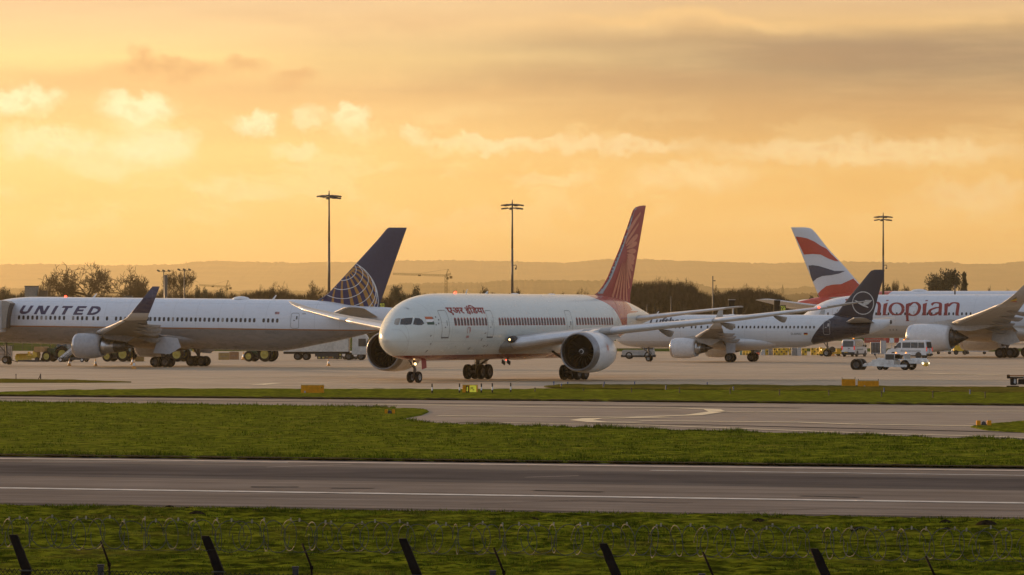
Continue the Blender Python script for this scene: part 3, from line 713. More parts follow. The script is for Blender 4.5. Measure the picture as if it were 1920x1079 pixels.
def text_polys(txt, size=1.0, shear=0, off=0, sx=1, spacing=1):
    """the glyph outlines as filled faces, unit cap height, as (x, z) polygons"""
    cu = bpy.data.curves.new('tmp', 'FONT'); cu.body = txt; cu.size = 1; cu.shear = shear; cu.offset = off; cu.space_character = spacing; cu.resolution_u = 3; cu.fill_mode = 'FRONT'
    o = bpy.data.objects.new('tmp', cu); C.objects.link(o); dg = bpy.context.evaluated_depsgraph_get(); dg.update()
    me = bpy.data.meshes.new_from_object(o.evaluated_get(dg)); bpy.data.objects.remove(o); bpy.data.curves.remove(cu)
    vs = [v.co for v in me.vertices]; fs = [[(vs[i].x * size * sx, vs[i].y * size) for i in p.vertices] for p in me.polygons]
    bpy.data.meshes.remove(me); return fs
def place_polys(polys, x, z, w_=None, h=None, hy=None):
    xs = [p[0] for q in polys for p in q]; zs = [p[1] for q in polys for p in q]; x0, x1, z0, z1 = min(xs), max(xs), min(zs), max(zs)
    kx = w_ / (x1 - x0) if w_ else 1; kz = h / (z1 - z0) if h else kx
    if not w_: kx = kz
    return [[(x + (a - x0) * kx, z + (b - z0) * kz) for a, b in q] for q in polys]
def smooth_line(pts, k=4):
    o = []; n = len(pts)
    for i in range(n - 1):
        p0, p1, p2, p3 = (Vector(pts[max(0, min(n - 1, i + d))]) for d in (-1, 0, 1, 2))
        for j in range(k):
            t = j / k; o.append(tuple(.5 * ((2 * p1) + (p2 - p0) * t + (2 * p0 - 5 * p1 + 4 * p2 - p3) * t * t + (3 * p1 - p0 - 3 * p2 + p3) * t ** 3)))
    return o + [tuple(pts[-1])]
def antenna(pl, x, h=.45, c=.35, off=0, rake=.25):
    z = pl.hull.t(x) - .03; return MB().add([(x, -.02, z), (x + c, -.02, z), (x + c + rake, -.01, z + h), (x + c * .5 + rake, -.01, z + h), (x, .02, z), (x + c, .02, z), (x + c + rake, .01, z + h), (x + c * .5 + rake, .01, z + h)], [(0, 1, 2, 3), (7, 6, 5, 4), (0, 4, 5, 1), (1, 5, 6, 2), (2, 6, 7, 3), (3, 7, 4, 0)]).obj('antenna', [white], pl.fus)
def dome_ant(pl, x, L, w_, h):
    z = pl.hull.t(x + L / 2) - .05; rs = []
    for k in range(13):
        t = k / 12; e = max(.02, math.sin(math.pi * t) ** .5); rs.append([(x + L * t, w_ * e * math.cos(a), z + h * e * math.sin(a)) for a in [math.pi * j / 10 for j in range(11)]])
    return MB().rings(rs, closed=False, cap=(False, False)).obj('antenna_dome', [white], pl.fus)
def beacon(pl, x, below=False, r=.12):
    z = (pl.hull.b(x) - .02) if below else pl.hull.t(x)
    s_ = -1 if below else 1
    return MB().lathe([(0, r), (r * .7, r * .95), (r * 1.2, r * .6), (r * 1.5, .01)], (x, 0, z), (0, 0, s_), 12).obj('beacon', [m_navred], pl.fus)

# ------------------------------------------------------------------ 1: the taxiing airliner in the middle
AI = Plane('taxiing_airliner', 'white twin jet with red tail and red belly stripe taxiing in the middle', -10.86, 387.0, 1.126, 0)
hull = Hull(56.7,
    [(0, 3.85), (.3, 4.42), (.8, 4.95), (1.5, 5.5), (2.3, 6.1), (3.2, 6.66), (4.2, 7.1), (5.5, 7.45), (7, 7.68), (9, 7.82), (12, 7.86), (40, 7.86), (44, 7.82), (48, 7.55), (51, 7.1), (54, 6.5), (56.7, 5.9)],
    [(0, 3.75), (.3, 3.25), (.8, 2.85), (1.5, 2.5), (2.5, 2.2), (4, 2.0), (6, 1.92), (9, 1.9), (36, 1.9), (40, 2.15), (45, 3.1), (50, 4.2), (54, 5.0), (56.7, 5.45)],
    [(0, .05), (.3, .62), (.8, 1.08), (1.5, 1.5), (2.5, 1.95), (3.5, 2.27), (5, 2.58), (7, 2.8), (9, 2.88), (38, 2.885), (42, 2.75), (46, 2.25), (50, 1.5), (54, .75), (56.7, .28)])
p_ai = paint2('main_airliner_base', (.70, .705, .69), (.36, .035, .03), 2.28, .24)
AI.fuselage(hull, p_ai)
def Z4(x, y): return (940 + x / 5.14, 520 + y / 5.14)
za_ = [AI.P(*Z4(*p)) for p in [(1165, 468), (1150, 425), (1112, 350), (1065, 290), (1010, 250), (960, 226), (905, 205), (860, 188)]]
zb_ = [AI.P(*Z4(*p)) for p in [(1214, 468), (1213, 400), (1224, 352), (1245, 325), (1280, 318), (1322, 330)]]
p_ai = paint2('main_airliner_tail_paint', (.595, .635, .60), (.20, .014, .014), 2.40, .22, zones=[(za_, zb_, (.36, .040, .033))])
AI.fus.data.materials[0] = p_ai
m_ai_red = mat('tail_red', (.36, .040, .033), .42, var=.06, )
m_ai_ray = mat('sunburst_orange', (.62, .21, .12), .35, var=.06)
m_ai_txt = mat('lettering_red', (.27, .01, .014), .5, spec=.2)
AI.belly(16.5, 35.5, 3.12, 1.80, 4.6, p_ai)
W7 = [(17.4, 1.5, 3.05, 12.0, .14), (22.0, 9.7, 4.35, 7.7, .105), (29.0, 20, 5.55, 4.75, .095), (33.6, 26.2, 6.45, 2.95, .09), (35.9, 28.6, 6.95, 1.75, .09), (38.0, 30.05, 7.25, .45, .09)]
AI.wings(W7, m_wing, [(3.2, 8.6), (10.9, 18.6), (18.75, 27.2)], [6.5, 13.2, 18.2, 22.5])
# fin with its pale leading edge and the sunburst
AI.fin_px([(553, 1115), (547, 1122), (535, 1131), (520, 1139.6), (465, 1162.5), (430, 1175), (400, 1185), (394, 1187.5), (389, 1192), (386.5, 1199), (385.6, 1206)], [(385.5, 1211), (569, 1179)], m_ai_red)
m_ai_le = mat('fin_leading_edge', (.36, .40, .42), .35)
def Q5(x, y): return (1080 + x / 3.27, 370 + y / 3.27)
f5 = lambda pts: [AI.P(*Q5(*p), Y=-.12) for p in pts]
LE_ = [(551, 1115), (547, 1122), (535, 1131), (520, 1139.6), (495, 1150), (465, 1162.5), (430, 1175), (400, 1185), (394, 1187.5), (389, 1192)]
AI.decal('leading_edge', [[AI.P(x - 1.5, y, Y=0) for y, x in LE_] + [AI.P(x + d, y, Y=0) for (y, x), d in zip(LE_[::-1], [0, 1.2, 1.8, 2.6, 3.2, 4, 5, 6, 8, 14])]], m_ai_le, parent=AI.f, key='fin', off=.03, dz=.3, dx=.15)
rays = []
c5 = (290, 345)
for pts, w0, w1 in [(((280, 400), (228, 615)), .08, .55), (((285, 402), (252, 625)), .08, .42), (((290, 402), (275, 630)), .08, .42), (((296, 400), (298, 635)), .08, .42), (((302, 396), (318, 640)), .08, .36),
                    (((306, 390), (330, 560)), .08, .42), (((308, 384), (342, 500)), .08, .5), (((309, 376), (352, 450)), .08, .55), (((310, 364), (358, 405)), .1, .6), (((310, 350), (364, 375)), .12, .6), (((308, 332), (370, 330)), .12, .5), (((307, 315), (376, 280)), .12, .5), (((304, 300), (382, 232)), .12, .55)]:
    a, b = [Vector(v) for v in f5(pts)]
    mid = a.lerp(b, .62); rays += AI.band([a, a.lerp(b, .3), mid, a.lerp(b, .9), b], [w0 * .5, w0 + (w1 - w0) * .55, w1, w1 * .8, w1 * .25 if (pts[1][1] < 540) else w1])
# the tall petals that run up the fin
rays.append(f5([(300, 285), (318, 245), (350, 200), (388, 152), (384, 172), (356, 218), (326, 258), (306, 290)]))
rays.append(f5([(296, 278), (308, 232), (330, 180), (362, 130), (398, 88), (398, 104), (368, 150), (338, 200), (312, 246), (300, 282)]))
AI.decal('sunburst', rays, m_ai_ray, parent=AI.f, key='fin', off=.03, dz=.8, dx=.3)
def Z4(x, y): return (940 + x / 5.14, 520 + y / 5.14)
# red band round the rear fuselage, joined to the fin
AI.decal('band_pinstripe', AI.band([AI.P(*Z4(*p)) for p in [(1065, 205), (1120, 300), (1160, 400), (1180, 460)]], .07) + AI.band([AI.P(*Z4(*p)) for p in [(1150, 215), (1185, 290), (1190, 380), (1185, 450)]], .05), m_ai_ray, off=.02, dz=.3, dx=.4)
AI.htp([(49.3, .9, 5.5, 5.4, .10), (54.7, 9.5, 6.65, 1.95, .09), (55.5, 9.95, 6.75, 1.0, .08)], m_wing, m_wingl)
# engines
p_nac = mat('nacelle_white', (.66, .67, .68), .25, var=.04, dirt=(.4, .35, .3, .2), coat=.3)
for side in (-1, 1):
    en = nacelle(AI.root, (18.3, side * 9.75, 2.62), 1.83, 5.4, 1.6, p_nac, side=side, lipf=.17, lipm=mat('grey_lip', (.25, .25, .26), .3, .9, var=.08))
    AI.reg('nac%d' % side, en)
    MB().add([(20.2, side * 9.75 - .22, 4.35), (20.2, side * 9.75 + .22, 4.35), (23.2, side * 9.75 + .3, 4.75), (23.2, side * 9.75 - .3, 4.75), (27.5, side * 9.75 - .18, 3.9), (27.5, side * 9.75 + .18, 3.9), (24.0, side * 9.75 + .3, 3.3), (24.0, side * 9.75 - .3, 3.3), (21, side * 9.75 - .3, 3.9), (21, side * 9.75 + .3, 3.9)],
             [(0, 1, 2, 3), (3, 2, 5, 4), (4, 5, 6, 7), (7, 6, 9, 8), (8, 9, 1, 0), (0, 3, 4, 7, 8), (1, 9, 6, 5, 2)], 0).obj('engine_pylon', [p_nac], AI.root)
sun_polys = []; cx, cz = 20.9, 3.0
for k in range(15):
    a = R(k * 24); L_ = .62 if k % 2 else .42; sun_polys.append([(cx + .1 * math.cos(a - .25), cz + .1 * math.sin(a - .25)), (cx + L_ * math.cos(a), cz + L_ * math.sin(a)), (cx + .1 * math.cos(a + .25), cz + .1 * math.sin(a + .25))])
AI.decal('sun_emblem', sun_polys, m_ai_ray, key='nac-1', off=.02, dz=.5, dx=.5, parent=[c for c in kids(AI.root) if c.name.startswith('engine_cowl')][0])
AI.main_gear(28.2, 4.9, .69, .50, 2, 2.6, 1.35)
AI.nose_gear(5.4, .50, .38, 2.2, .75)
MB().add([(5.75, -.55, 1.15), (6.7, -.55, 1.3), (6.7, -.5, 2.1), (5.75, -.5, 2.1)], [(0, 1, 2, 3)]).obj('nose_gear_door', [m_ai_red], AI.root)
for s_ in (-1, 1): MB().box((29.5, s_ * 5.15, 2.0), (2.6, .06, 1.3), 0, (R(s_ * 8), 0, 0)).obj('main_gear_door', [m_wing], AI.root)
# cockpit glass
def Z3(x, y): return (680 + x / 5.14, 520 + y / 5.14)
def glass3(name, pts, m, par=None, off=.015, face=None):
    """a pane on the nose: corners traced on the skin along the line of sight, then laid flush on it"""
    bm = bmesh.new(); o = AI.I @ Vector((0, 0, CH)); vs = []
    P_ = [Vector(p) for p in pts]; c_ = sum(P_, Vector((0, 0))) / len(P_)
    grid = []
    for ringk in (1.0, .66, .33): grid.append([c_ + (p - c_) * ringk for p in P_])
    def hit(p):
        px, py = Z3(p.x, p.y); d = (AI.I.to_3x3() @ Vector(((px - 960) / FPX, 1, -(py - YH) / FPX))).normalized(); h = AI.bvh['fus'].ray_cast(o, d)
        if h[0] is None: h = AI.bvh['fus'].find_nearest(o + d * 388)
        nn = h[1] if h[1].dot(d) < 0 else -h[1]; return h[0] + nn * off
    V_ = [[bm.verts.new(hit(p)) for p in r] for r in grid]; cv = bm.verts.new(hit(c_)); n = len(pts)
    for a in range(2):
        for i in range(n): bm.faces.new((V_[a][i], V_[a][(i + 1) % n], V_[a + 1][(i + 1) % n], V_[a + 1][i]))
    for i in range(n): bm.faces.new((V_[2][i], V_[2][(i + 1) % n], cv))
    bmesh.ops.recalc_face_normals(bm, faces=bm.faces); me = bpy.data.meshes.new(name); bm.to_mesh(me); bm.free(); me.materials.append(m)
    for p in me.polygons: p.use_smooth = True
    ob = bpy.data.objects.new(name, me); C.objects.link(ob); ob.parent = par or AI.fus; return ob
m_frame = mat('window_frame_grey', (.30, .30, .30), .4)
glass3('cockpit_window', [(372, 402), (425, 394), (482, 392), (478, 425), (466, 456), (420, 461), (360, 458), (364, 430)], glass)
glass3('cockpit_window', [(503, 394), (545, 396), (572, 412), (594, 446), (570, 462), (530, 463), (486, 456), (492, 425)], glass)
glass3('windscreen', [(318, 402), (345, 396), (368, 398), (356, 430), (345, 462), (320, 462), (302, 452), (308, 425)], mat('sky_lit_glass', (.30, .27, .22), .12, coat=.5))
def ring3(pts, w_):
    p = smooth_line(pts + [pts[0]], 4); return p
for seg in [[(278, 508), (320, 503), (360, 512), (395, 540), (425, 590), (438, 640), (430, 690), (405, 725), (370, 742)]]:
    sm = smooth_line(seg, 4)
    for a, b in zip(sm, sm[1:]): pass
    bm = bmesh.new(); o_ = AI.I @ Vector((0, 0, CH)); row = []
    for i, p in enumerate(sm):
        d2 = (Vector(sm[min(i + 1, len(sm) - 1)]) - Vector(sm[max(i - 1, 0)])).normalized(); nrm = Vector((-d2.y, d2.x)) * 1.3
        for q in (Vector(p) + nrm, Vector(p) - nrm):
            px, py = Z3(q.x, q.y); d = (AI.I.to_3x3() @ Vector(((px - 960) / FPX, 1, -(py - YH) / FPX))).normalized(); h = AI.bvh['fus'].ray_cast(o_, d)
            if h[0] is None: h = AI.bvh['fus'].find_nearest(o_ + d * 388)
            row.append(bm.verts.new(h[0] + h[1] * .012))
    for i in range(len(sm) - 1): bm.faces.new((row[2 * i], row[2 * i + 1], row[2 * i + 3], row[2 * i + 2]))
    me = bpy.data.meshes.new('radome_joint'); bm.to_mesh(me); bm.free(); me.materials.append(m_line_l); ob = bpy.data.objects.new('radome_joint', me); C.objects.link(ob); ob.parent = AI.fus
# doors and windows, measured on the hull
def xs_on(pl, p0, p1, n):
    a = pl.P(*p0); b = pl.P(*p1); return [a[0] + (b[0] - a[0]) * i / (n - 1) for i in range(n)], (a[1] + b[1]) / 2
d1 = AI.P(835, 604)[0]; d2 = AI.P(920, 603)[0]; d3 = AI.P(1067, 598)[0]; d4 = AI.P(1155, 590)[0]
for x in (d1, d2, d3): AI.door(x, 3.95, 6.35, 1.25, sill=(x != d3))
AI.door(d4, 4.3, 6.5, 1.1, m_line_l)
m_rim = mat('window_surround_red', (.27, .02, .022), .5, spec=.2)
for p0, p1, n in [((854, 603), (911, 602), 11), ((937, 601.5), (1057, 599), 24), ((1081, 597), (1147, 595.5), 14)]:
    xs, z = xs_on(AI, p0, p1, n); AI.windows(xs, 5.32, .30, .54, rim=m_rim)
# name in Devanagari letters over the forward windows (the short i sign written before its letter)
import os
dev = text_polys('\u090f\u0905\u0930 \u0907\u0902\u093f\u0921\u092f\u093e', off=.028)
xa, za = AI.P(841, 590); xb, zb = AI.P(910, 586)
AI.decal('lettering', place_polys(dev, xa, 5.90, xb - xa, .90), m_ai_txt, off=.014, dz=.2, dx=1.0)
# flag and star ring behind the cockpit, crest and small fittings below
fx, fz = AI.P(798, 599); 
AI.decal('flag', [([(fx, 5.55), (fx + .9, 5.55), (fx + .9, 5.78), (fx, 5.78)], 0), ([(fx, 5.32), (fx + .9, 5.32), (fx + .9, 5.55), (fx, 5.55)], 1), ([(fx, 5.09), (fx + .9, 5.09), (fx + .9, 5.32), (fx, 5.32)], 2)], [mat('flag_saffron', (.5, .12, .04), .5), mat('flag_white', (.8, .8, .8), .5), mat('flag_green', (.02, .07, .04), .5)], dx=.4)
sx, sz = AI.P(817.5, 602); stars = []
for k in range(6):
    a = R(60 * k + 15); q = (sx + .42 * math.cos(a), sz + .34 * math.sin(a)); stars.append([(q[0] + .10 * math.cos(R(t)) * (1 if t % 72 == 0 else .5), q[1] + .10 * math.sin(R(t)) * (1 if t % 72 == 0 else .5)) for t in range(0, 360, 36)])
AI.decal('star_ring', stars, m_line_d, off=.014, dx=2)
gx, gz = AI.P(879, 620); crest = AI.band(smooth_line([(gx + .3 * math.cos(R(t)), gz + .28 * math.sin(R(t))) for t in range(-60, 250, 30)], 2), .09) + [[(gx - .35, gz - .65), (gx + .25, gz - .65), (gx + .2, gz - .45), (gx - .3, gz - .45)], [(gx + .1, gz - .1), (gx + .4, gz - .1), (gx + .35, gz + .3), (gx + .15, gz + .25)]]
AI.decal('crest', crest, mat('crest_pink', (.42, .2, .18), .5), off=.014)
bits = []
for p, w_, h in [((808, 630), .12, .14), ((807.5, 645), .12, .14), ((800, 659), .16, .2), ((903, 637), .14, .22), ((880, 653.5), .2, .22), ((907.5, 649), .16, .2), ((913.5, 648.5), .16, .2), ((764.5, 579), .08, .12), ((854, 650), .08, .08), ((910.5, 625), .3, .1)]:
    x, z = AI.P(*p); bits.append([(x - w_, z - h / 2), (x, z - h / 2), (x + w_ * .6, z + h / 2), (x - w_ * .4, z + h / 2)])
AI.decal('vents_and_probes', bits, m_line_d, off=.014, dx=3)
beacon(AI, 13.5, r=.13); beacon(AI, 24, True, .06)
antenna(AI, 15.5, .4, .25); antenna(AI, 19.5, .25, .5)
for x in (25, 33): dome_ant(AI, x, 1.6, .3, .12)
for x, r_ in ((28.6, .1), (29.7, .1)): MB().box((x - 6, -.4, 1.62), (.7, .05, .35), 0, (0, .3, 0)).obj('drain_mast', [dgrey], AI.fus)
# lamp in the port wing root, lamp on the port wing tip
MB().lathe([(-.08, .01), (-.04, .09), (.08, .12)], (18.05, -3.2, 3.72), (1, 0, 0), 16).obj('landing_light', [m_lamp], AI.root)
MB().lathe([(-.20, .02), (-.12, .24), (.3, .34), (.8, .36)], (18.2, -3.2, 3.72), (1, 0, 0), 16).obj('landing_light_housing', [dgrey], AI.root)
MB().lathe([(0, .01), (.1, .09), (.25, .09), (.35, .01)], (33.2, -26.9, 6.62), (1, 0, 0), 10).obj('navigation_light', [m_navred], AI.w[-1])
def gen_hull(L, r, zt_, zb, noseL, tailL, tail_z, nz, zend=None, k=1.0, pl=None, tb=None, tt=None):
    """generic airliner hull: nose and tail curves scaled to the given lengths"""
    H_ = zt_ - zb; q = noseL / 9.0; T0 = L - tailL
    top = [(0, nz + .06)] + [(x * q, nz + (zt_ - nz) * f) for x, f in [(.3, .15), (.8, .28), (1.5, .42), (2.3, .57), (3.2, .71), (4.2, .82), (5.5, .905), (7, .96), (9, .995)]] + [(9 * q + 3, zt_), (T0 + tailL * .25, zt_), (T0 + tailL * .5, zt_ - H_ * .03 * k), (T0 + tailL * .7, zt_ - H_ * .12 * k), (T0 + tailL * .88, zt_ - (zt_ - tail_z) * .62), (L, tail_z + .35)]
    bot = [(0, nz - .06)] + [(x * q, nz - (nz - zb) * f) for x, f in [(.3, .26), (.8, .48), (1.5, .67), (2.5, .83), (4, .94), (6, .99), (9, 1.0)]] + [(T0, zb), (T0 + tailL * .2, zb + H_ * .05), (T0 + tailL * .45, zb + (tail_z - zb) * .33), (T0 + tailL * .7, zb + (tail_z - zb) * .66), (T0 + tailL * .88, zb + (tail_z - zb) * .86), (L, tail_z - .3)]
    if tb:      # lower tail line taken from the photographed outline
        q_ = [pl.P(*p, Y=0) for p in tb]; bot = [b for b in bot if b[0] < q_[0][0] - 3 and b[0] <= T0] + q_ + [(L, tail_z - .3)]
    hw = [(0, .05)] + [(x * q, r * f) for x, f in [(.3, .22), (.8, .375), (1.5, .52), (2.5, .675), (3.5, .785), (5, .895), (7, .97), (9, .998)]] + [(T0, r), (T0 + tailL * .22, r * .96), (T0 + tailL * .45, r * .78), (T0 + tailL * .7, r * .5), (T0 + tailL * .88, r * .26), (L, .3)]
    return Hull(L, top, bot, hw)

# ------------------------------------------------------------------ 2: parked airliner on the left, blue globe tail
UA = Plane('parked_airliner', 'grey and white twin jet with gold globe grid on navy tail, parked left', -63.3, 522.0, -.38, .0105, 27.4)
p_ua = paint2('grey_white_paint', (.66, .69, .74), (.21, .19, .175), 4.42, .28, .01, (.30, .12, .03, .07))
UA.fuselage(gen_hull(54.4, 2.515, 7.82, 2.42, 8.2, 17.5, 6.6, 4.6, pl=UA, tb=[(520, 658.5), (560, 654), (583, 649), (615, 643), (652, 635), (692, 625), (720, 616)]), p_ua)
m_navy = mat('navy_paint', (.030, .032, .075), .35, var=.08, coat=.2)
m_navyt = mat('lettering_navy', (.035, .03, .085), .4)
UA.belly(15.8, 33.5, 2.62, 2.0, 4.3, mat('fairing_grey', (.21, .19, .175), .4))
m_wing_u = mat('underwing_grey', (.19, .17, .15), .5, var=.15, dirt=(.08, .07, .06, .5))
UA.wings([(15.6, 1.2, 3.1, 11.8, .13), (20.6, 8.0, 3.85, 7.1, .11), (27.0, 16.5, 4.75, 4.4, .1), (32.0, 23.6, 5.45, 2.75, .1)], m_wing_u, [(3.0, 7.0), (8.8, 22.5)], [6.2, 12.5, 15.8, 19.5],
    winglet=[(32.0, 23.6, 5.45, 2.75, .09, 0), (32.7, 24.4, 5.62, 2.6, .08, 30), (33.3, 24.85, 6.0, 2.3, .08, 62), (34.8, 25.15, 7.5, 1.6, .08, 80), (36.3, 25.4, 9.1, .9, .08, 84)], wpaint=paint2('winglet_paint', (.030, .032, .075), (.42, .40, .37), 6.2))
UA.fin_px([(571, 574), (568, 584), (564, 594), (558, 605), (550, 616), (537, 628), (495, 667), (450, 708), (432, 723), (428.5, 726.5), (427, 730)], [(427, 763), (585, 707)], m_navy)
UA.htp([(45.6, .6, 5.9, 6.6, .1), (51.4, 8.6, 6.9, 2.6, .09), (52.2, 9.3, 7.0, 1.4, .08)], mat('tailplane_grey', (.36, .33, .29), .45, dirt=(.15, .12, .1, .4)), m_wingl)
for side in (-1, 1):
    nacelle(UA.root, (18.1, side * 7.9, 2.35), 1.42, 3.5, 2.9, mat('nacelle_grey', (.33, .34, .36), .3, var=.08), side=side)
    MB().add([(18.2, side * 7.9 - .2, 3.7), (18.2, side * 7.9 + .2, 3.7), (20.8, side * 7.9 + .25, 4.1), (20.8, side * 7.9 - .25, 4.1), (25.6, side * 7.9 - .15, 3.4), (25.6, side * 7.9 + .15, 3.4), (24.2, side * 7.9 + .25, 2.6), (24.2, side * 7.9 - .25, 2.6), (20, side * 7.9 - .25, 3.2), (20, side * 7.9 + .25, 3.2)],
             [(0, 1, 2, 3), (3, 2, 5, 4), (4, 5, 6, 7), (7, 6, 9, 8), (8, 9, 1, 0), (0, 3, 4, 7, 8), (1, 9, 6, 5, 2)], 0).obj('engine_pylon', [m_wing_u], UA.root)
UA.main_gear(27.4, 4.65, .60, .45, 2, 2.9, 1.14); UA.nose_gear(5.0, .46, .32, 2.4, .6, False)
for s_ in (-1, 1):
    MB().add([(27.0, s_ * 4.95, 3.5), (29.4, s_ * 4.95, 3.3), (29.9, s_ * 5.1, 2.3), (28.6, s_ * 5.3, 1.5), (26.5, s_ * 5.25, 1.6)], [(0, 1, 2, 3, 4)]).obj('main_gear_door', [grey], UA.root)
# globe grid traced on the fin
Zg = lambda x, y: (580 + x / 6.0, 420 + y / 6.0)
fg = lambda pts: [UA.P(*Zg(*p), Y=-.15) for p in pts]
m_gold = mat('gold_paint', (.42, .22, .05), .4, var=.08); m_wl = mat('grid_white', (.75, .76, .78), .4)
gold = []
for pts, ws in [([(372, 640), (367, 740), (368, 840), (366, 945)], [20, 24, 30, 36]), ([(408, 580), (432, 660), (455, 760), (492, 975)], [8, 20, 32, 46]), ([(440, 560), (490, 660), (545, 780), (600, 975)], [9, 24, 38, 52]),
                ([(455, 540), (530, 620), (610, 730), (700, 950)], [9, 26, 40, 56]), ([(298, 690), (272, 800), (256, 922)], [14, 22, 32]), ([(470, 520), (560, 575), (650, 680), (745, 900)], [9, 24, 34, 44]),
                ([(480, 500), (570, 530), (660, 610), (745, 760)], [9, 20, 24, 26]), ([(490, 480), (560, 490), (640, 555), (705, 640)], [8, 14, 14, 12]), ([(155, 850), (118, 900)], [14, 26]), ([(415, 590), (520, 500)], [24, 24]), ([(430, 560), (490, 480)], [16, 22])]:
    gold += UA.band(fg(pts), [v / 6 / 16.6 for v in ws])
globe_bg = fg([(527, 447), (590, 490), (650, 545), (710, 630), (750, 720), (768, 820), (770, 900), (755, 960), (735, 1003), (600, 985), (400, 960), (250, 930), (80, 905), (140, 860), (200, 800), (290, 705), (410, 580)])
UA.decal('globe_field', [globe_bg], mat('globe_navy', (.03, .027, .10), .4), parent=UA.f, key='fin', off=.02, dz=.6, dx=.4)
UA.decal('globe_stripes', gold, m_gold, parent=UA.f, key='fin', off=.03, dz=.6, dx=.4)
grid = []
for pts in [[(515, 470), (530, 510), (520, 560), (480, 605), (420, 632), (355, 640)], [(560, 475), (600, 530), (600, 600), (560, 670), (490, 715), (400, 738), (330, 738), (278, 722)],
            [(600, 500), (650, 560), (665, 630), (645, 700), (590, 765), (520, 808), (430, 838), (340, 840), (270, 828), (203, 803)], [(650, 545), (700, 620), (715, 690), (705, 760), (660, 830), (590, 885), (520, 915), (440, 937), (350, 942)],
            [(125, 868), (160, 890), (230, 918)], [(700, 630), (735, 700), (745, 770), (725, 850), (680, 920), (610, 972)], [(735, 690), (755, 780), (750, 860), (720, 940), (685, 992)],
            [(525, 450), (590, 490), (650, 545), (710, 630), (750, 720), (768, 820), (770, 900), (755, 960), (735, 1003)]]:
    grid += UA.band([Vector(p) for p in smooth_line(fg(pts), 3)], .075)
UA.decal('globe_grid', grid, m_wl, parent=UA.f, key='fin', off=.04, dz=.6, dx=.4)
# windows, doors, title
def Z1(x, y): return (x / 11.99, 540 + y / 11.99)
zw = 5.42
def WUA(pl, pxs, z, w_, h, shaded=()): wins(pl, pxs, z, .31, .48, shaded)
def wins(pl, pxs, z, w_, h, shaded=(), py=600):
    xs = [pl.P(px, py)[0] for px in pxs]; pl.windows(xs, z, w_, h, shaded=shaded)
WUA(UA, [35.5 + 8.45 * i for i in range(11)], zw, .27, .42, (5, 6)); WUA(UA, [137, 145.5, 154, 162.5], zw, .27, .42, (0,)); WUA(UA, [175, 183.5], zw, .27, .42); WUA(UA, [200.5], zw, .27, .42)
WUA(UA, [217.5, 226, 234.5, 243, 251.5, 260, 268.5, 277], zw, .27, .42, (2,)); WUA(UA, [282 + 8.47 * i for i in range(24)], zw, .27, .42, (5, 16)); WUA(UA, [494.5, 503, 511.5, 520], zw, .27, .42)
UA.door(UA.P(552.5, 605)[0], 4.55, 6.3, .98); UA.door(UA.P(8, 590)[0], 4.55, 6.35, 1.06)
xa, _ = UA.P(36, 590); xb, _ = UA.P(187, 592)
def letters(strokes, wd): 
    o = []
    for st in strokes: o += st
    return o
def box_(x0, z0, x1, z1): return [(x0, z0), (x1, z0), (x1, z1), (x0, z1)]
T_ = .22; UN = []
def arc(cx, cz, rx, rz, a0, a1, t, n=10): 
    o = []
    for i in range(n):
        a, b = R(a0 + (a1 - a0) * i / n), R(a0 + (a1 - a0) * (i + 1) / n)
        o.append([(cx + rx * math.cos(a), cz + rz * math.sin(a)), (cx + rx * math.cos(b), cz + rz * math.sin(b)), (cx + (rx - t) * math.cos(b), cz + (rz - t) * math.sin(b)), (cx + (rx - t) * math.cos(a), cz + (rz - t) * math.sin(a))])
    return o
# U N I T E D drawn as broad strokes on a unit height
UN += [box_(0, .42, .31, 1), box_(.78, .42, 1.09, 1)] + arc(.545, .42, .545, .42, 180, 360, .30)
UN += [box_(1.60, 0, 1.90, 1), box_(2.48, 0, 2.78, 1), [(1.66, 1), (2.04, 1), (2.72, 0), (2.34, 0)]]
UN += [box_(3.32, 0, 3.65, 1)]
UN += [box_(4.08, .77, 5.12, 1), box_(4.44, 0, 4.77, .77)]
UN += [box_(5.58, 0, 5.9, 1), box_(5.9, .77, 6.52, 1), box_(5.9, .39, 6.42, .61), box_(5.9, 0, 6.52, .23)]
UN += [box_(6.98, 0, 7.3, 1), box_(7.3, .77, 7.55, 1), box_(7.3, 0, 7.55, .23)] + arc(7.52, .5, .60, .5, -90, 90, .28)
UN = [[(x + .32 * z, z) for x, z in p] for p in UN]
UA.decal('lettering', place_polys(UN, xa, 5.80, xb - xa, 1.0), m_navyt, off=.014, dz=.2, dx=1.2)
reg = text_polys('N684UA', off=.02)
xa, _ = UA.P(499, 628); xb, _ = UA.P(523, 628); UA.decal('registration', place_polys(reg, xa, 3.92, xb - xa, .33), m_line_d, off=.014, dx=1)
xa, za = UA.P(515.5, 588); UA.decal('flag', [(box_(xa, 6.12, xa + .55, 6.4), 0), (box_(xa, 6.22, xa + .22, 6.4), 1)], [mat('flag_rose', (.42, .22, .22), .5), m_navyt], off=.014)
xa, za = UA.P(566, 590); UA.decal('fleet_number', place_polys(text_polys('6684', off=.02), xa, 6.15, .45, .13), m_line_d, off=.014)
beacon(UA, UA.P(108, 575)[0], r=.14); antenna(UA, UA.P(158, 575)[0], .5, .3, rake=.35); antenna(UA, UA.P(496, 580)[0], .5, .3, rake=.3); dome_ant(UA, UA.P(421, 580)[0], 2.2, .6, .35)
for px in (278, 497): pass
MB().lathe([(0, .01), (.1, .07), (.2, .01)], (32.4, -23.7, 5.5), (1, 0, 0), 8).obj('navigation_light', [m_navred], UA.w[-1])

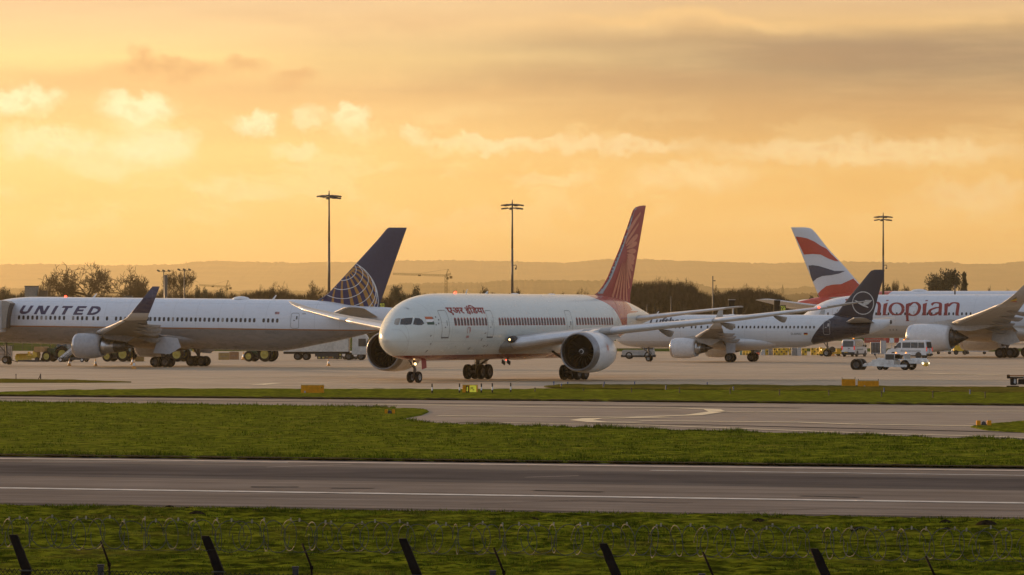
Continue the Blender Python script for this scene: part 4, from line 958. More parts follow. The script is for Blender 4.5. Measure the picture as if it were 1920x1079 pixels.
# ------------------------------------------------------------------ 3: smaller airliner with dark tail and crane emblem
LH = Plane('parked_airliner', 'smaller white jet with near-black tail and a crane emblem in a ring', 12.8, 570.5, -.43, 0, 17.7)
p_lh = paint2('white_airliner_base', (.66, .68, .70), (.62, .63, .64), 2.5, .3)
LH.fuselage(gen_hull(37.5, 1.975, 5.93, 1.75, 6.2, 12.5, 5.0, 3.5, pl=LH, tb=[(1500, 652), (1530, 646), (1580, 637), (1632, 626), (1655, 618)]), p_lh)
Z6 = lambda x, y: (1500 + x / 8.99, 520 + y / 8.99)
p_lh = paint2('white_airliner_tail_paint', (.60, .63, .66), (.50, .49, .48), 2.6, .3, zones=[([LH.P(*Z6(*p)) for p in [(185, 1075), (215, 1005), (300, 880), (395, 775), (480, 715), (560, 678)]], [LH.P(*Z6(*p)) for p in [(1215, 730), (1195, 790), (1178, 880), (1170, 950)]], (.013, .014, .030))])
LH.fus.data.materials[0] = p_lh
m_lhn = mat('midnight_paint', (.013, .014, .030), .3, var=.1, coat=.2)
LH.belly(10.8, 24.4, 2.12, 1.42, 3.4, p_lh)
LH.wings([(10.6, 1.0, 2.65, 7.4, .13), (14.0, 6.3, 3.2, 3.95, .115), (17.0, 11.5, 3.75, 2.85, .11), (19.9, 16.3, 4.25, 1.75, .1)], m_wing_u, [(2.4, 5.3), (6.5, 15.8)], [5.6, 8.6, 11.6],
    winglet=[(19.9, 16.3, 4.25, 1.75, .09, 0), (20.3, 16.9, 4.42, 1.5, .08, 35), (20.8, 17.25, 4.85, 1.25, .08, 65), (21.7, 17.6, 6.55, .55, .08, 82)], wpaint=m_wing)
LH.fin_px([(593, 1551), (591, 1561), (585.6, 1571), (575.6, 1578), (557, 1592.7), (533.4, 1612), (512, 1629.5), (508, 1633.5), (506, 1640)], [(506, 1658.5), (520, 1657), (550, 1648), (568, 1643.5), (598, 1635)], m_lhn)
LH.htp([(31.6, .3, 4.95, 3.9, .1), (34.6, 5.6, 5.5, 1.75, .09), (35.0, 6.2, 5.55, 1.0, .08)], m_wing, m_wingl)
for side in (-1, 1):
    nacelle(LH.root, (10.7, side * 5.75, 1.78), 1.27, 3.3, 1.3, mat('nacelle_pale', (.58, .59, .60), .3, var=.06), side=side)
    MB().add([(11.5, side * 5.75 - .15, 3.0), (11.5, side * 5.75 + .15, 3.0), (13.5, side * 5.75 + .18, 3.3), (13.5, side * 5.75 - .18, 3.3), (17.2, side * 5.75 - .1, 2.8), (17.2, side * 5.75 + .1, 2.8), (16, side * 5.75 + .18, 2.1), (16, side * 5.75 - .18, 2.1), (12.8, side * 5.75 - .18, 2.6), (12.8, side * 5.75 + .18, 2.6)],
             [(0, 1, 2, 3), (3, 2, 5, 4), (4, 5, 6, 7), (7, 6, 9, 8), (8, 9, 1, 0), (0, 3, 4, 7, 8), (1, 9, 6, 5, 2)], 0).obj('engine_pylon', [m_wing], LH.root)
LH.main_gear(17.7, 3.8, .58, .42, 1, 2.6, .93); LH.nose_gear(5.07, .38, .24, 1.9, .5, False)
for s_ in (-1, 1): MB().add([(17.1, s_ * 4.1, 2.9), (18.5, s_ * 4.1, 2.9), (18.5, s_ * 4.2, 1.2), (17.3, s_ * 4.2, 1.1)], [(0, 1, 2, 3)]).obj('main_gear_door', [grey], LH.root)
f6 = lambda pts: [LH.P(*Z6(*p), Y=-.12) for p in pts]
cc = Vector(f6([(1062, 437)])[0]); rx_ = abs(f6([(1245, 437)])[0][0] - cc.x); rz_ = (f6([(1062, 240)])[0][1] - cc.y)
ring_ = []
for k in range(40):
    a, b = R(9 * k), R(9 * (k + 1)); ri = .92; ring_.append([(cc.x + rx_ * math.cos(a), cc.y + rz_ * math.sin(a)), (cc.x + rx_ * math.cos(b), cc.y + rz_ * math.sin(b)), (cc.x + rx_ * ri * math.cos(b), cc.y + rz_ * ri * math.sin(b)), (cc.x + rx_ * ri * math.cos(a), cc.y + rz_ * ri * math.sin(a))])
crane_ = [f6([(915, 388), (945, 390), (1040, 440), (1062, 443), (1098, 386), (1215, 388), (1185, 425), (1150, 445), (1170, 450), (1110, 470), (1085, 478), (1155, 508), (1140, 517), (1060, 488), (1010, 462), (960, 425)])]
m_em = mat('emblem_grey', (.52, .52, .50), .4)
LH.decal('emblem_ring', ring_, m_em, parent=LH.f, key='fin', off=.03, dz=.5, dx=.3); LH.decal('crane_emblem', crane_, m_em, parent=LH.f, key='fin', off=.03, dz=.5, dx=.3)
wins(LH, [1297, 1304.5, 1315, 1327, 1335] , 4.38, .24, .34, py=612); wins(LH, [1362.5 + 7.45 * i for i in range(23)], 4.38, .24, .34, py=612)
wins(LH, [1216 + 7.3 * i for i in range(10)], 4.38, .24, .34, py=612)
LH.door(LH.P(1549.5, 615)[0], 3.45, 5.2, .85, m_line_l); LH.door(LH.P(1335, 612)[0], 3.9, 4.9, .5, m_line_l, slit=False)
lt = text_polys('Lufthansa', off=.025); xa, _ = LH.P(1220, 600); xb, _ = LH.P(1306, 600)
LH.decal('lettering', place_polys(lt, xa, 4.72, xb - xa, .88), m_lhn, off=.014, dz=.2, dx=1)
rg = text_polys('D-AINU', off=.015); xa, _ = LH.P(1483, 624); xb, _ = LH.P(1502, 624); LH.decal('registration', place_polys(rg, xa, 3.42, xb - xa, .27), m_line_d, off=.014)
xa, _ = LH.P(1507, 624); LH.decal('flag', [(box_(xa, 3.60, xa + .5, 3.70), 0), (box_(xa, 3.50, xa + .5, 3.60), 1), (box_(xa, 3.40, xa + .5, 3.50), 2)], [blackp, red, mat('flag_gold', (.6, .4, .05), .5)], off=.014)
dome_ant(LH, LH.P(1362, 592)[0], 1.0, .3, .12); antenna(LH, LH.P(1222, 598)[0], .5, .25)
MB().lathe([(0, .28), (.25, .26), (.3, .15)], (37.35, 0, 5.02), (1, 0, 0), 16, cap=(False, True)).obj('tail_exhaust', [dgrey], LH.fus)

# ------------------------------------------------------------------ 4: wide-body with green yellow red winglet
ET = Plane('parked_airliner', 'white wide-body jet with big red serif title at the right edge', 40.55, 636.4, -.45, 0, 33.3)
p_et = paint2('widebody_white_paint', (.60, .63, .67), (.50, .47, .43), 4.4, .3)
ET.fuselage(gen_hull(66.6, 2.98, 8.75, 2.65, 10.2, 21, 7.1, 4.7), p_et)
ET.belly(20, 40, 3.25, 2.1, 4.9, p_et)
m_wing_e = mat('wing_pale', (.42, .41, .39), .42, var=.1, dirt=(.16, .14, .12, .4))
ET.wings([(19.0, 1.5, 3.5, 14.6, .125), (27.0, 10.8, 4.75, 8.6, .1), (34.5, 20.5, 6.1, 5.5, .095), (40.6, 28.6, 7.35, 3.2, .09)], m_wing_e, [(3.6, 9.0), (12.2, 27.8)], [7.5, 13.5, 18.5, 23],
    winglet=[(40.6, 28.6, 7.35, 3.2, .09, 0), (42.0, 30.2, 7.85, 2.6, .08, 28), (43.3, 31.3, 8.5, 1.8, .08, 50), (44.5, 31.9, 9.4, 1.1, .08, 65), (45.5, 32.2, 10.2, .3, .08, 72)], wpaint=m_wing)
ET.fin([(51, 8.6, 12.5, .05), (54, 9.8, 10, .09), (61.5, 16.9, 4.2, .09)], mat('tail_green', (.02, .2, .06), .4))
ET.htp([(57.5, .8, 7.0, 6.2, .1), (64, 9.4, 7.9, 2.6, .09)], m_wing)
for side in (-1, 1):
    nacelle(ET.root, (21.0, side * 10.5, 2.75), 1.92, 6.2, .01, mat('nacelle_white_wide', (.62, .63, .64), .3, var=.05, dirt=(.35, .3, .25, .2)), core=False, side=side, plug=False)
    MB().lathe([(-1.2, 1.35), (0, 1.22), (.35, 1.1), (.6, .95), (.6, .7)], (27.3, side * 10.5, 2.75), (1, 0, 0), 30).obj('core_nozzle', [m_noz], ET.root)
    MB().lathe([(0, .85), (.4, .82), (1.1, .5), (2.0, .02)], (27.6, side * 10.5, 2.75), (1, 0, 0), 24).obj('exhaust_plug', [m_noz], ET.root)
    MB().add([(22.5, side * 10.5 - .2, 4.6), (22.5, side * 10.5 + .2, 4.6), (27, side * 10.5 + .3, 5.3), (27, side * 10.5 - .3, 5.3), (33.5, side * 10.5 - .18, 4.4), (33.5, side * 10.5 + .18, 4.4), (30, side * 10.5 + .3, 3.7), (30, side * 10.5 - .3, 3.7), (24, side * 10.5 - .3, 4), (24, side * 10.5 + .3, 4)],
             [(0, 1, 2, 3), (3, 2, 5, 4), (4, 5, 6, 7), (7, 6, 9, 8), (8, 9, 1, 0), (0, 3, 4, 7, 8), (1, 9, 6, 5, 2)], 0).obj('engine_pylon', [m_wing_e], ET.root)
ET.main_gear(33.3, 5.3, .70, .52, 2, 3.2, 1.7); ET.nose_gear(4.6, .52, .4, 3, .8, False)
for s_ in (-1, 1): MB().add([(31.4, s_ * 5.7, 3.9), (34.2, s_ * 5.7, 3.9), (35.4, s_ * 5.95, 2.2), (33.6, s_ * 6.0, 1.75), (32.6, s_ * 5.95, 1.9), (31.2, s_ * 5.9, 2.4)], [(0, 1, 2, 3, 4, 5)]).obj('main_gear_door', [m_wing_e], ET.root)
# serif title: broad-nib strokes drawn from the photographed letters
Zt = lambda x, y: (1620 + x / 9.6, 540 + y / 9.6)
def nib(pts, wmax, wmin, k=5):
    """pen strokes: thick where the stroke runs downwards, thin across"""
    p = [Vector(ET.P(*Zt(*q))) for q in pts]; p = [Vector(q) for q in smooth_line(p, k)] if len(p) > 2 else p
    ws = []
    for i in range(len(p)):
        d = (p[min(i + 1, len(p) - 1)] - p[max(i - 1, 0)]).normalized(); ws.append(wmin + (wmax - wmin) * abs(d.y) ** 1.3)
    return ET.band(p, ws)
k_ = 1 / 9.6 / 13.3; TH, TN = 62 * k_, 22 * k_; ti = []
poly_ = lambda pts: [[ET.P(*Zt(*q)) for q in pts]]
def oo(cx, cy, rx, ry): return [(cx + rx * math.cos(R(a)), cy + ry * math.sin(R(a))) for a in range(0, 375, 24)]
ti += nib([(150, 330), (200, 270), (250, 270), (278, 330), (262, 480)], TH, TN) + poly_([(228, 497), (236, 478), (295, 478), (303, 497)])
ti += poly_([(395, 240), (402, 222), (446, 218), (440, 238)]) + poly_([(355, 290), (432, 268), (392, 485), (340, 485)]) + poly_([(325, 497), (340, 478), (420, 478), (430, 497)])
ti += nib(oo(588, 382, 118, 105), TH, TN)
ti += poly_([(757, 292), (832, 270), (802, 585), (762, 585)]) + poly_([(748, 600), (762, 578), (806, 578), (816, 600)]) + nib([(815, 320), (880, 272), (950, 275), (1000, 340), (975, 440), (910, 492), (840, 490), (805, 465)], TH, TN)
ti += poly_([(1100, 243), (1108, 225), (1153, 220), (1146, 240)]) + poly_([(1060, 292), (1138, 268), (1118, 485), (1062, 485)]) + poly_([(1030, 498), (1045, 480), (1120, 480), (1130, 498)])
ti += nib([(1215, 310), (1260, 275), (1330, 272), (1378, 310), (1368, 485)], TH, TN) + nib([(1368, 352), (1290, 362), (1200, 400), (1180, 450), (1215, 492), (1290, 478), (1350, 440)], TH * .95, TN) + poly_([(1340, 498), (1345, 475), (1385, 475), (1402, 498)])
ti += poly_([(1450, 292), (1528, 268), (1500, 485), (1452, 485)]) + poly_([(1425, 499), (1440, 480), (1502, 480), (1515, 499)]) + nib([(1515, 330), (1580, 280), (1650, 272), (1695, 310), (1672, 485)], TH, TN) + poly_([(1645, 500), (1650, 478), (1700, 478), (1715, 502)])
# the first letters, half hidden by the dark tail
ti += [[ET.P(*Z6(*q)) for q in [(760, 375), (790, 365), (815, 370), (790, 420), (775, 400)]]]
ET.decal('lettering', ti, mat('title_red', (.24, .022, .022), .4), off=.014, dz=.3, dx=2)
wins(ET, [1643 + 7.75 * i for i in range(8)], 6.05, .27, .42, py=584); wins(ET, [1731 + 8.1 * i for i in range(12)], 6.05, .27, .42, py=585); wins(ET, [1894, 1902.5, 1911, 1919.5, 1928], 6.05, .27, .42, py=586)
wins(ET, [1545, 1553, 1583, 1592], 6.05, .27, .42, py=584)
ET.door(ET.P(1711, 585)[0], 5.0, 7.1, 1.15, m_line_l); ET.door(ET.P(1568, 580)[0], 5.3, 7.2, 1.1, m_line_l)
for k, (pts, m_) in enumerate([([(1180, 312), (1165, 325), (1120, 345), (1168, 330)], green), ([(1168, 330), (1120, 345), (1100, 355), (1150, 350), (1170, 340)], mat('emblem_gold', (.6, .42, .05), .5)), ([(1095, 360), (1150, 350), (1160, 352), (1150, 358)], red)]):
    ET.decal('winglet_emblem', [[ET.P(1620 + x / 4.15, 480 + y / 4.15, Y=-31.6) for x, y in pts]], m_, parent=ET.wl, key='winglet-1', off=.03, dz=2, dx=2)
for px in (1669, 1675, 1681): x_, z_ = ET.P(px, 619); ET.decal('static_port', [box_(x_ - .1, z_ - .08, x_ + .1, z_ + .08)], m_line_d)
dome_ant(ET, ET.P(1690, 560)[0], 1.6, .5, .12); antenna(ET, ET.P(1717, 560)[0], -.01, .3)

# ------------------------------------------------------------------ 5: double-decker behind, tail to the left
BA = Plane('parked_airliner', 'giant double-deck jet behind the others, white fin with red and blue ribbon stripes', 124.0, 901.0, math.pi - .37, 0, 36)
p_ba = paint2('double_deck_base', (.64, .66, .70), (.06, .08, .20), 4.2, .3)
BA.fuselage(gen_hull(72.0, 3.57, 10.75, 2.35, 11.5, 27, 7.6, 5.2), p_ba, n=48, step=.8)
m_br = mat('ribbon_red', (.46, .045, .03), .35, var=.08); m_bb = mat('ribbon_navy', (.035, .05, .10), .35)
BA.fin_px([(560, 1641), (553, 1631), (533, 1612), (505, 1588), (491, 1575.5), (466, 1552), (438, 1530.5), (431, 1524), (428, 1519), (426.5, 1510)], [(425, 1482.4), (551, 1533), (562, 1538)], mat('fin_white', (.60, .62, .66), .35, var=.02))
BA.htp([(61.5, 1.0, 7.2, 9.6, .1), (70.2, 14.6, 8.9, 3.9, .09), (71.0, 15.2, 9.0, 2.2, .08)], mat('tailplane_white', (.70, .72, .74), .4))
BA.wings([(19, 2, 4.2, 17.6, .12), (30, 14.5, 6.6, 11.5, .1), (47, 39, 9.2, 4.0, .09)], m_wing, [], [])
for side in (-1, 1):
    for yy, xx in ((14.8, 25), (25.5, 34)): nacelle(BA.root, (xx, side * yy, 3.2), 1.75, 5, 1.6, p_nac, side=side)
BA.main_gear(36, 6.2, .7, .52, 2, 4.0, 1.6); BA.nose_gear(5, .6, .4, 3, .9, False)
Zb = lambda x, y: (1400 + x / 3.373, 400 + y / 3.373)
SB = 1       # this side shows the starboard skin
def fb(pts): return [BA.P(*Zb(*p), Y=.15) for p in pts]
red1 = fb([(308, 148), (345, 152), (385, 160), (430, 180), (470, 207), (506, 226), (538, 262), (584, 306), (560, 303), (520, 288), (470, 262), (420, 258), (362, 262), (335, 205)])
blue1 = fb([(390, 332), (420, 329), (460, 335), (510, 350), (560, 366), (625, 366), (590, 382), (540, 392), (480, 398), (445, 412), (418, 435), (408, 408), (398, 388), (415, 385)])
red2 = fb([(450, 510), (470, 488), (505, 462), (550, 452), (600, 450), (640, 435), (668, 418), (685, 412), (715, 442), (720, 545), (600, 545), (465, 542)])
for n_, p_, m_ in (('upper_red_ribbon', red1, m_br), ('blue_ribbon', blue1, m_bb), ('lower_red_ribbon', red2, m_br)): BA.decal(n_, [p_], m_, parent=BA.f, key='fin', off=.05, side=SB, dz=.8, dx=.5)
p_ba = paint2('double_deck_tail_paint', (.64, .66, .70), (.06, .08, .20), 4.2, .3, zones=[([(66, 3.5), (60, 5), (55, 7.5), (50.5, 9.5), (49, 10.8)], None, (.46, .045, .03))]); BA.fus.data.materials[0] = p_ba
dome_ant(BA, BA.P(1718, 549)[0] - 2, 3.6, .7, .45)
for k in range(24):
    x = 12 + k * 1.6; BA.decal('window', [[(x, 7.9), (x + .3, 7.9), (x + .3, 8.35), (x, 8.35)]], m_win, side=SB)
# ------------------------------------------------------------------ far country: hills, wood, trees, masts, cranes
m_hill = mat('hill_woods', (.12, .085, .036), .95, var=.4, scale=.004, spec=.0)
m_bark = mat('bark', (.040, .030, .020), .9, var=.3, scale=.8)
m_twig = mat('twigs', (.060, .044, .030), .9, var=.35, scale=.4, spec=.1)
m_wood = mat('winter_wood', (.050, .038, .024), .95, var=.45, scale=.25, spec=.0)
m_ever = mat('evergreen_leaves', (.022, .030, .014), .8, var=.5, scale=.9)
def hills(D, prof, depth, rough, seed):
    mb = MB(); n = 2000; rs = []
    for i in range(n + 1):
        px = -700 + 3300 * i / n; y = float(np.interp(px, [p[0] for p in prof], [p[1] for p in prof])); s_ = D / FPX
        nz = pnoise(Vector((px * .035, seed, 0))) * rough + pnoise(Vector((px * .15, seed, 3))) * rough * 1.2 + abs(pnoise(Vector((px * .35, seed, 5)))) * rough * 1.8 + abs(pnoise(Vector((px * .8, seed, 6)))) * rough * 1.4
        z = zat(y, D) + nz * s_; X = (px - 960) * s_
        rs.append([(X, D - depth, -1), (X, D - depth * .4, z * .55), (X, D - 40, z - 2.5 * s_), (X, D, z), (X, D + 300, z * .5)])
    vs = [v for r in rs for v in r]; k = 5
    fs = [(i * k + j, (i + 1) * k + j, (i + 1) * k + j + 1, i * k + j + 1) for i in range(n) for j in range(k - 1)]
    mb.add(vs, fs, 0, True); return tag(mb.obj('hills', m_hill), kind='structure')
hills(25000, [(-700, 500), (0, 497), (60, 496), (140, 497), (200, 498.5), (330, 497), (348, 495), (365, 492), (400, 490), (480, 492), (560, 494), (620, 492), (700, 493), (740, 490), (850, 489), (960, 491), (1060, 494), (1130, 487), (1200, 487), (1260, 489), (1350, 492), (1450, 495), (1560, 491), (1640, 492), (1700, 494), (1780, 491), (1806, 496), (1860, 496), (1920, 491), (2600, 493)], 5000, 1.6, 1.0)
hills(13500, [(-700, 545), (0, 541), (250, 546), (640, 546), (760, 532), (900, 531), (960, 526), (1060, 527), (1250, 528), (1300, 531), (1340, 541), (1480, 543), (1510, 538), (1620, 542), (1920, 552), (2600, 545)], 2500, 2.0, 7.0)
hills(7000, [(-700, 566), (0, 560), (640, 564), (900, 556), (1280, 556), (1500, 553), (1560, 548), (1640, 556), (2600, 560)], 1000, 3.0, 11.0)
# church spires
def spire(px, py, D, label):
    x, y = atD(px, D); zt_ = zat(py, D); t = thing('church', label, 'church', (x, y, 0)); s_ = D / FPX
    MB().box((0, 0, (zt_ - 14 * s_) / 2), (5 * s_, 5 * s_, zt_ - 14 * s_)).obj('tower', m_hill, t)
    MB().lathe([(0, 3.2 * s_), (14 * s_, .1)], (0, 0, zt_ - 14 * s_), (0, 0, 1), 8).obj('spire', m_hill, t)
spire(1467.5, 533, 9500, 'faint grey church spire rising over the haze left of the striped fin')
spire(349, 488, 24000, 'tiny pointed tower on the skyline of the far ridge at the left')

class Tree:
    def __init__(s, seed, H_, spread, depth=7, up=.35, trunk=.2, fork=(2, 3), twigr=.022, lean=0, W=10, cz=.56, cmax=3800):
        s.W = W; s.cz = cz * H_; s.n = 0; s.cmax = cmax
        s.r = random.Random(seed); s.tv = MB(); s.cv = MB(); s.tw = twigr; s.H = H_; s.sp = spread; s.up = up; s.fork = fork; s.maxd = depth
        from collections import deque
        s.q = deque([(Vector((0, 0, 0)), Vector((lean, 0, 1)).normalized(), H_ * trunk, H_ * .021 + .12, 0)])
        while s.q and s.n < s.cmax: s.grow(*s.q.popleft())
    def seg(s, mb, a, b, ra, rb, n):
        d = (b - a); 
        if d.length < 1e-4: return
        d.normalize(); u = d.orthogonal().normalized(); v = d.cross(u); o = len(mb.V)
        for p, r in ((a, ra), (b, rb)):
            for k in range(n): q = p + (u * math.cos(2 * math.pi * k / n) + v * math.sin(2 * math.pi * k / n)) * r; mb.V.append((q.x, q.y, q.z))
        for k in range(n): mb.F.append((o + k, o + (k + 1) % n, o + n + (k + 1) % n, o + n + k)); mb.M.append(0); mb.S.append(True)
    def grow(s, p, d, L_, r, dep):
        R_ = s.r; mb = s.tv if dep < 2 else s.cv; n = 7 if dep < 2 else (4 if dep < 4 else 3); segs = 3 if dep < 5 else 2
        for k in range(segs):
            w_ = .10 + .05 * dep; d = (d + Vector((R_.gauss(0, w_), R_.gauss(0, w_), R_.gauss(0, w_ * .6))) + Vector((0, 0, .05 * s.up * (2 if dep > 3 else 1)))).normalized()
            q = p + d * (L_ / segs)
            e = (q.x ** 2 + q.y ** 2) / (s.W / 2) ** 2 + ((q.z - s.cz) / (s.H - s.cz if q.z > s.cz else s.cz * 1.05)) ** 2
            if dep > 0 and e > R_.uniform(.86, 1.06): return
            s.n += 1; r2 = max(s.tw, r * (.88 if dep else .92)); s.seg(mb, p, q, r, r2, n); p, r = q, r2
            if dep >= 1 and dep < s.maxd - 1 and k < segs - 1 and R_.random() < .55: s.child(p, d, L_, r * .6, dep + 1, 1.0)
        if dep < s.maxd:
            for _ in range(s.fork[0] if R_.random() < .55 else s.fork[1]): s.child(p, d, L_, r, dep, .85)
    def child(s, p, d, L_, r, dep, k):
        R_ = s.r; ax = d.orthogonal().normalized(); ax.rotate(Matrix.Rotation(R_.uniform(0, 2 * math.pi), 3, d)); a = R(R_.uniform(18, 46)) * s.sp * (1.15 if dep == 0 else 1)
        dd = d.copy(); dd.rotate(Matrix.Rotation(a, 3, ax)); dd = (dd + Vector((0, 0, (.22 if dep == 0 else .34 if dep < 3 else .15) + s.up * .28))).normalized()
        s.q.append((p, dd, L_ * R_.uniform(.70, .95) * (k if dep else 1.35), max(s.tw, r * R_.uniform(.55, .74)), dep + 1))
def fit(mb_list, H_, W_=None):
    zs = max(v[2] for m in mb_list for v in m.V); k = H_ / zs
    xs = sorted(v[0] for m in mb_list for v in m.V); ww = (xs[int(len(xs) * .995)] - xs[int(len(xs) * .005)]) * k; kx = k * (W_ / ww if W_ else 1)
    for m in mb_list: m.V = [(v[0] * kx, v[1] * kx, v[2] * k) for v in m.V]
def bare_tree(seed, H_, W_, label, **kw):
    t = Tree(seed, H_, kw.pop('spread', 1.0), W=W_, **kw); fit([t.tv, t.cv], H_, W_)
    e = thing('bare_tree', label, 'tree'); t.tv.obj('trunk', m_bark, e, False); t.cv.obj('crown', m_twig, e, False); return e
def ever_tree(seed, H_, W_, label, conifer=False, n=8000):
    r = random.Random(seed); e = thing('conifer_tree' if conifer else 'evergreen_tree', label, 'tree'); mb = MB()
    MB().tube((0, 0, 0), (0, 0, H_ * .9), .35, .08).obj('trunk', m_bark, e)
    lumps = []
    for k in range(34):
        z = r.uniform(.12, .97) if not conifer else r.uniform(.15, 1.0); w_ = (1 - ((z - .38) / .64) ** 2) ** .5 if not conifer else (1.08 - z) * .85
        a = r.uniform(0, 6.28); q = r.uniform(.15, .85); lumps.append((Vector((math.cos(a) * w_ * q * W_ / 2, math.sin(a) * w_ * q * W_ / 2, z * H_)), (r.uniform(.13, .24) * W_) if not conifer else r.uniform(.05, .14) * W_ * (1.3 - z)))
    if conifer: lumps += [(Vector((0, 0, H_ * (.3 + .7 * k / 14))), .16 * W_ * (1.15 - k / 14) + .1) for k in range(15)]
    for k in range(n):
        c, rad = r.choice(lumps); v = Vector((r.gauss(0, 1), r.gauss(0, 1), r.gauss(0, .8))).normalized() * rad * r.uniform(.5, 1.08); p = c + v
        if p.z < .2: continue
        s_ = r.uniform(.28, .60); a = Vector((r.gauss(0, 1), r.gauss(0, 1), r.gauss(0, 1))).normalized() * s_; b = Vector((r.gauss(0, 1), r.gauss(0, 1), r.gauss(0, 1))).normalized() * s_
        o = len(mb.V); mb.V += [tuple(p), tuple(p + a), tuple(p + b)]; mb.F.append((o, o + 1, o + 2)); mb.M.append(0); mb.S.append(False)
    mb.obj('crown', m_ever, e, False); return e
TG = 'bare trees beyond the airfield'
protos = {
 'oak': bare_tree(3, 19.5, 20, 'x', spread=1.45, depth=8, up=.10, trunk=.16, fork=(3, 3), twigr=.028, cz=.46, cmax=5600),
 'round': bare_tree(11, 13, 9, 'x', spread=1.15, depth=8, up=.3, trunk=.2, fork=(3, 3)),
 'round2': bare_tree(21, 13, 10, 'x', spread=1.25, depth=8, up=.25, trunk=.16, fork=(3, 3), cz=.5),
 'fan': bare_tree(5, 15, 9, 'x', spread=1.0, depth=8, up=.45, trunk=.22, fork=(3, 3), cz=.62),
 'bushy': bare_tree(8, 11, 11, 'x', spread=1.4, depth=8, up=.2, trunk=.12, fork=(3, 3), cz=.45, twigr=.024),
 'ever': ever_tree(4, 14, 9, 'x'), 'ever2': ever_tree(9, 11, 10, 'x'), 'con': ever_tree(6, 13, 6, 'x', True, 5000)}
HB = {'oak': (19.5, 20), 'round': (13, 9), 'round2': (13, 10), 'fan': (15, 9), 'bushy': (11, 11), 'ever': (14, 9), 'ever2': (11, 10), 'con': (13, 6)}
trees = [('oak', 172, 489, 185, 'great bare oak with a broad rounded crown, largest tree at the left'), ('round', 87, 515, 34, 'slim bare tree just left of the great oak'), ('fan', 122, 522, 46, 'leaning bare tree touching the left side of the great oak'),
 ('round2', 255, 517, 56, 'pale round bare tree right of the great oak, behind the raised winglet'), ('fan', 337, 503, 56, 'tall fan-shaped bare tree beside the small three-lamp masts'), ('bushy', 66, 538, 40, 'low bare shrub tree by the grey box building'),
 ('ever2', 8, 541, 36, 'dark bushy evergreen at the left edge of the photo'), ('ever2', 40, 548, 30, 'small dark evergreen left of the grey box building'), ('round', 300, 540, 36, 'low bare tree between the pale round tree and the fan-shaped tree'),
 ('ever2', 372, 538, 22, 'first small dark evergreen right of the three-lamp masts'), ('ever2', 383, 541, 20, 'second small dark evergreen right of the three-lamp masts'), ('ever2', 411, 544, 34, 'rounded dark evergreen clump above the roof dome of the left jet'),
 ('bushy', 445, 546, 44, 'fine-twigged bare tree right of the rounded evergreen clump'), ('oak', 514, 526, 64, 'bare tree with the highest crown between the left jet and its globe tail'), ('bushy', 482, 538, 34, 'bare tree on the left flank of the crown beside the globe tail'),
 ('bushy', 548, 540, 36, 'bare tree on the right flank of the crown beside the globe tail'), ('round2', 597, 525, 44, 'pale bare tree touching the first tall light mast'), ('ever', 745, 538, 34, 'dark evergreen just right of the navy tail'), ('ever2', 778, 539, 34, 'dark evergreen behind the nose of the taxiing jet'),
 ('bushy', 720, 550, 30, 'low bare tree under the gate number board'), ('round', 812, 546, 24, 'thin bare tree left of the crane mast'), ('bushy', 845, 541, 30, 'small bare tree in front of the crane mast'), ('round2', 866, 543, 26, 'small bare tree right of the crane mast'),
 ('bushy', 916, 534, 40, 'rounded bare tree alone above the white cabin roof'), ('bushy', 960, 537, 34, 'bare tree standing behind the middle light mast'), ('bushy', 1030, 546, 30, 'low bare shrub above the cabin roof right of the middle mast'), ('bushy', 1068, 545, 36, 'second low bare shrub above the cabin roof right of the middle mast'),
 ('oak', 1098, 538, 44, 'bare tree left of the red fin'), ('oak', 1226, 517, 74, 'tall bare tree right of the red fin'), ('oak', 1278, 519, 66, 'tall bare tree next to the one right of the red fin'), ('bushy', 1316, 540, 30, 'small bare tree left of the thin camera pole'),
 ('round2', 1350, 534, 36, 'bare tree right of the thin camera pole'), ('oak', 1388, 530, 56, 'broad bare tree between the camera pole and the far white wing'), ('oak', 1436, 534, 54, 'round-topped bare tree above the far white wing'), ('bushy', 1472, 551, 30, 'low bare tree at the foot of the church spire'),
 ('bushy', 1528, 543, 50, 'hazy bare tree left of the striped fin'), ('ever2', 1662, 537, 34, 'dark evergreen right of the third light mast'), ('fan', 1679, 522, 14, 'thin twisted bare tree rising right of the third light mast'), ('bushy', 1700, 531, 36, 'bare tree over the roof of the giant jet'),
 ('bushy', 1722, 536, 34, 'low bare tree left of the dark pine group'), ('ever', 1754, 517, 46, 'smaller dark evergreen in the group over the red title'), ('ever', 1778, 508, 62, 'tallest dark evergreen over the red title'), ('con', 1808, 514, 40, 'pointed conifer with ragged branches right of the tallest evergreen'),
 ('bushy', 1795, 530, 22, 'low dark-twigged tree between the evergreens'), ('bushy', 1860, 534, 22, 'small bare tree left of the curved winglet'), ('bushy', 1898, 539, 30, 'bare tree just behind the curved winglet tip'), ('oak', 1170, 530, 60, 'bare tree hidden partly by the foot of the red fin'),
 ('bushy', 640, 548, 50, 'low bare tree behind the foot of the globe tail'), ('oak', -60, 520, 120, 'bare tree beyond the left edge'), ('oak', 1980, 525, 100, 'bare tree beyond the right edge')]
used = set()
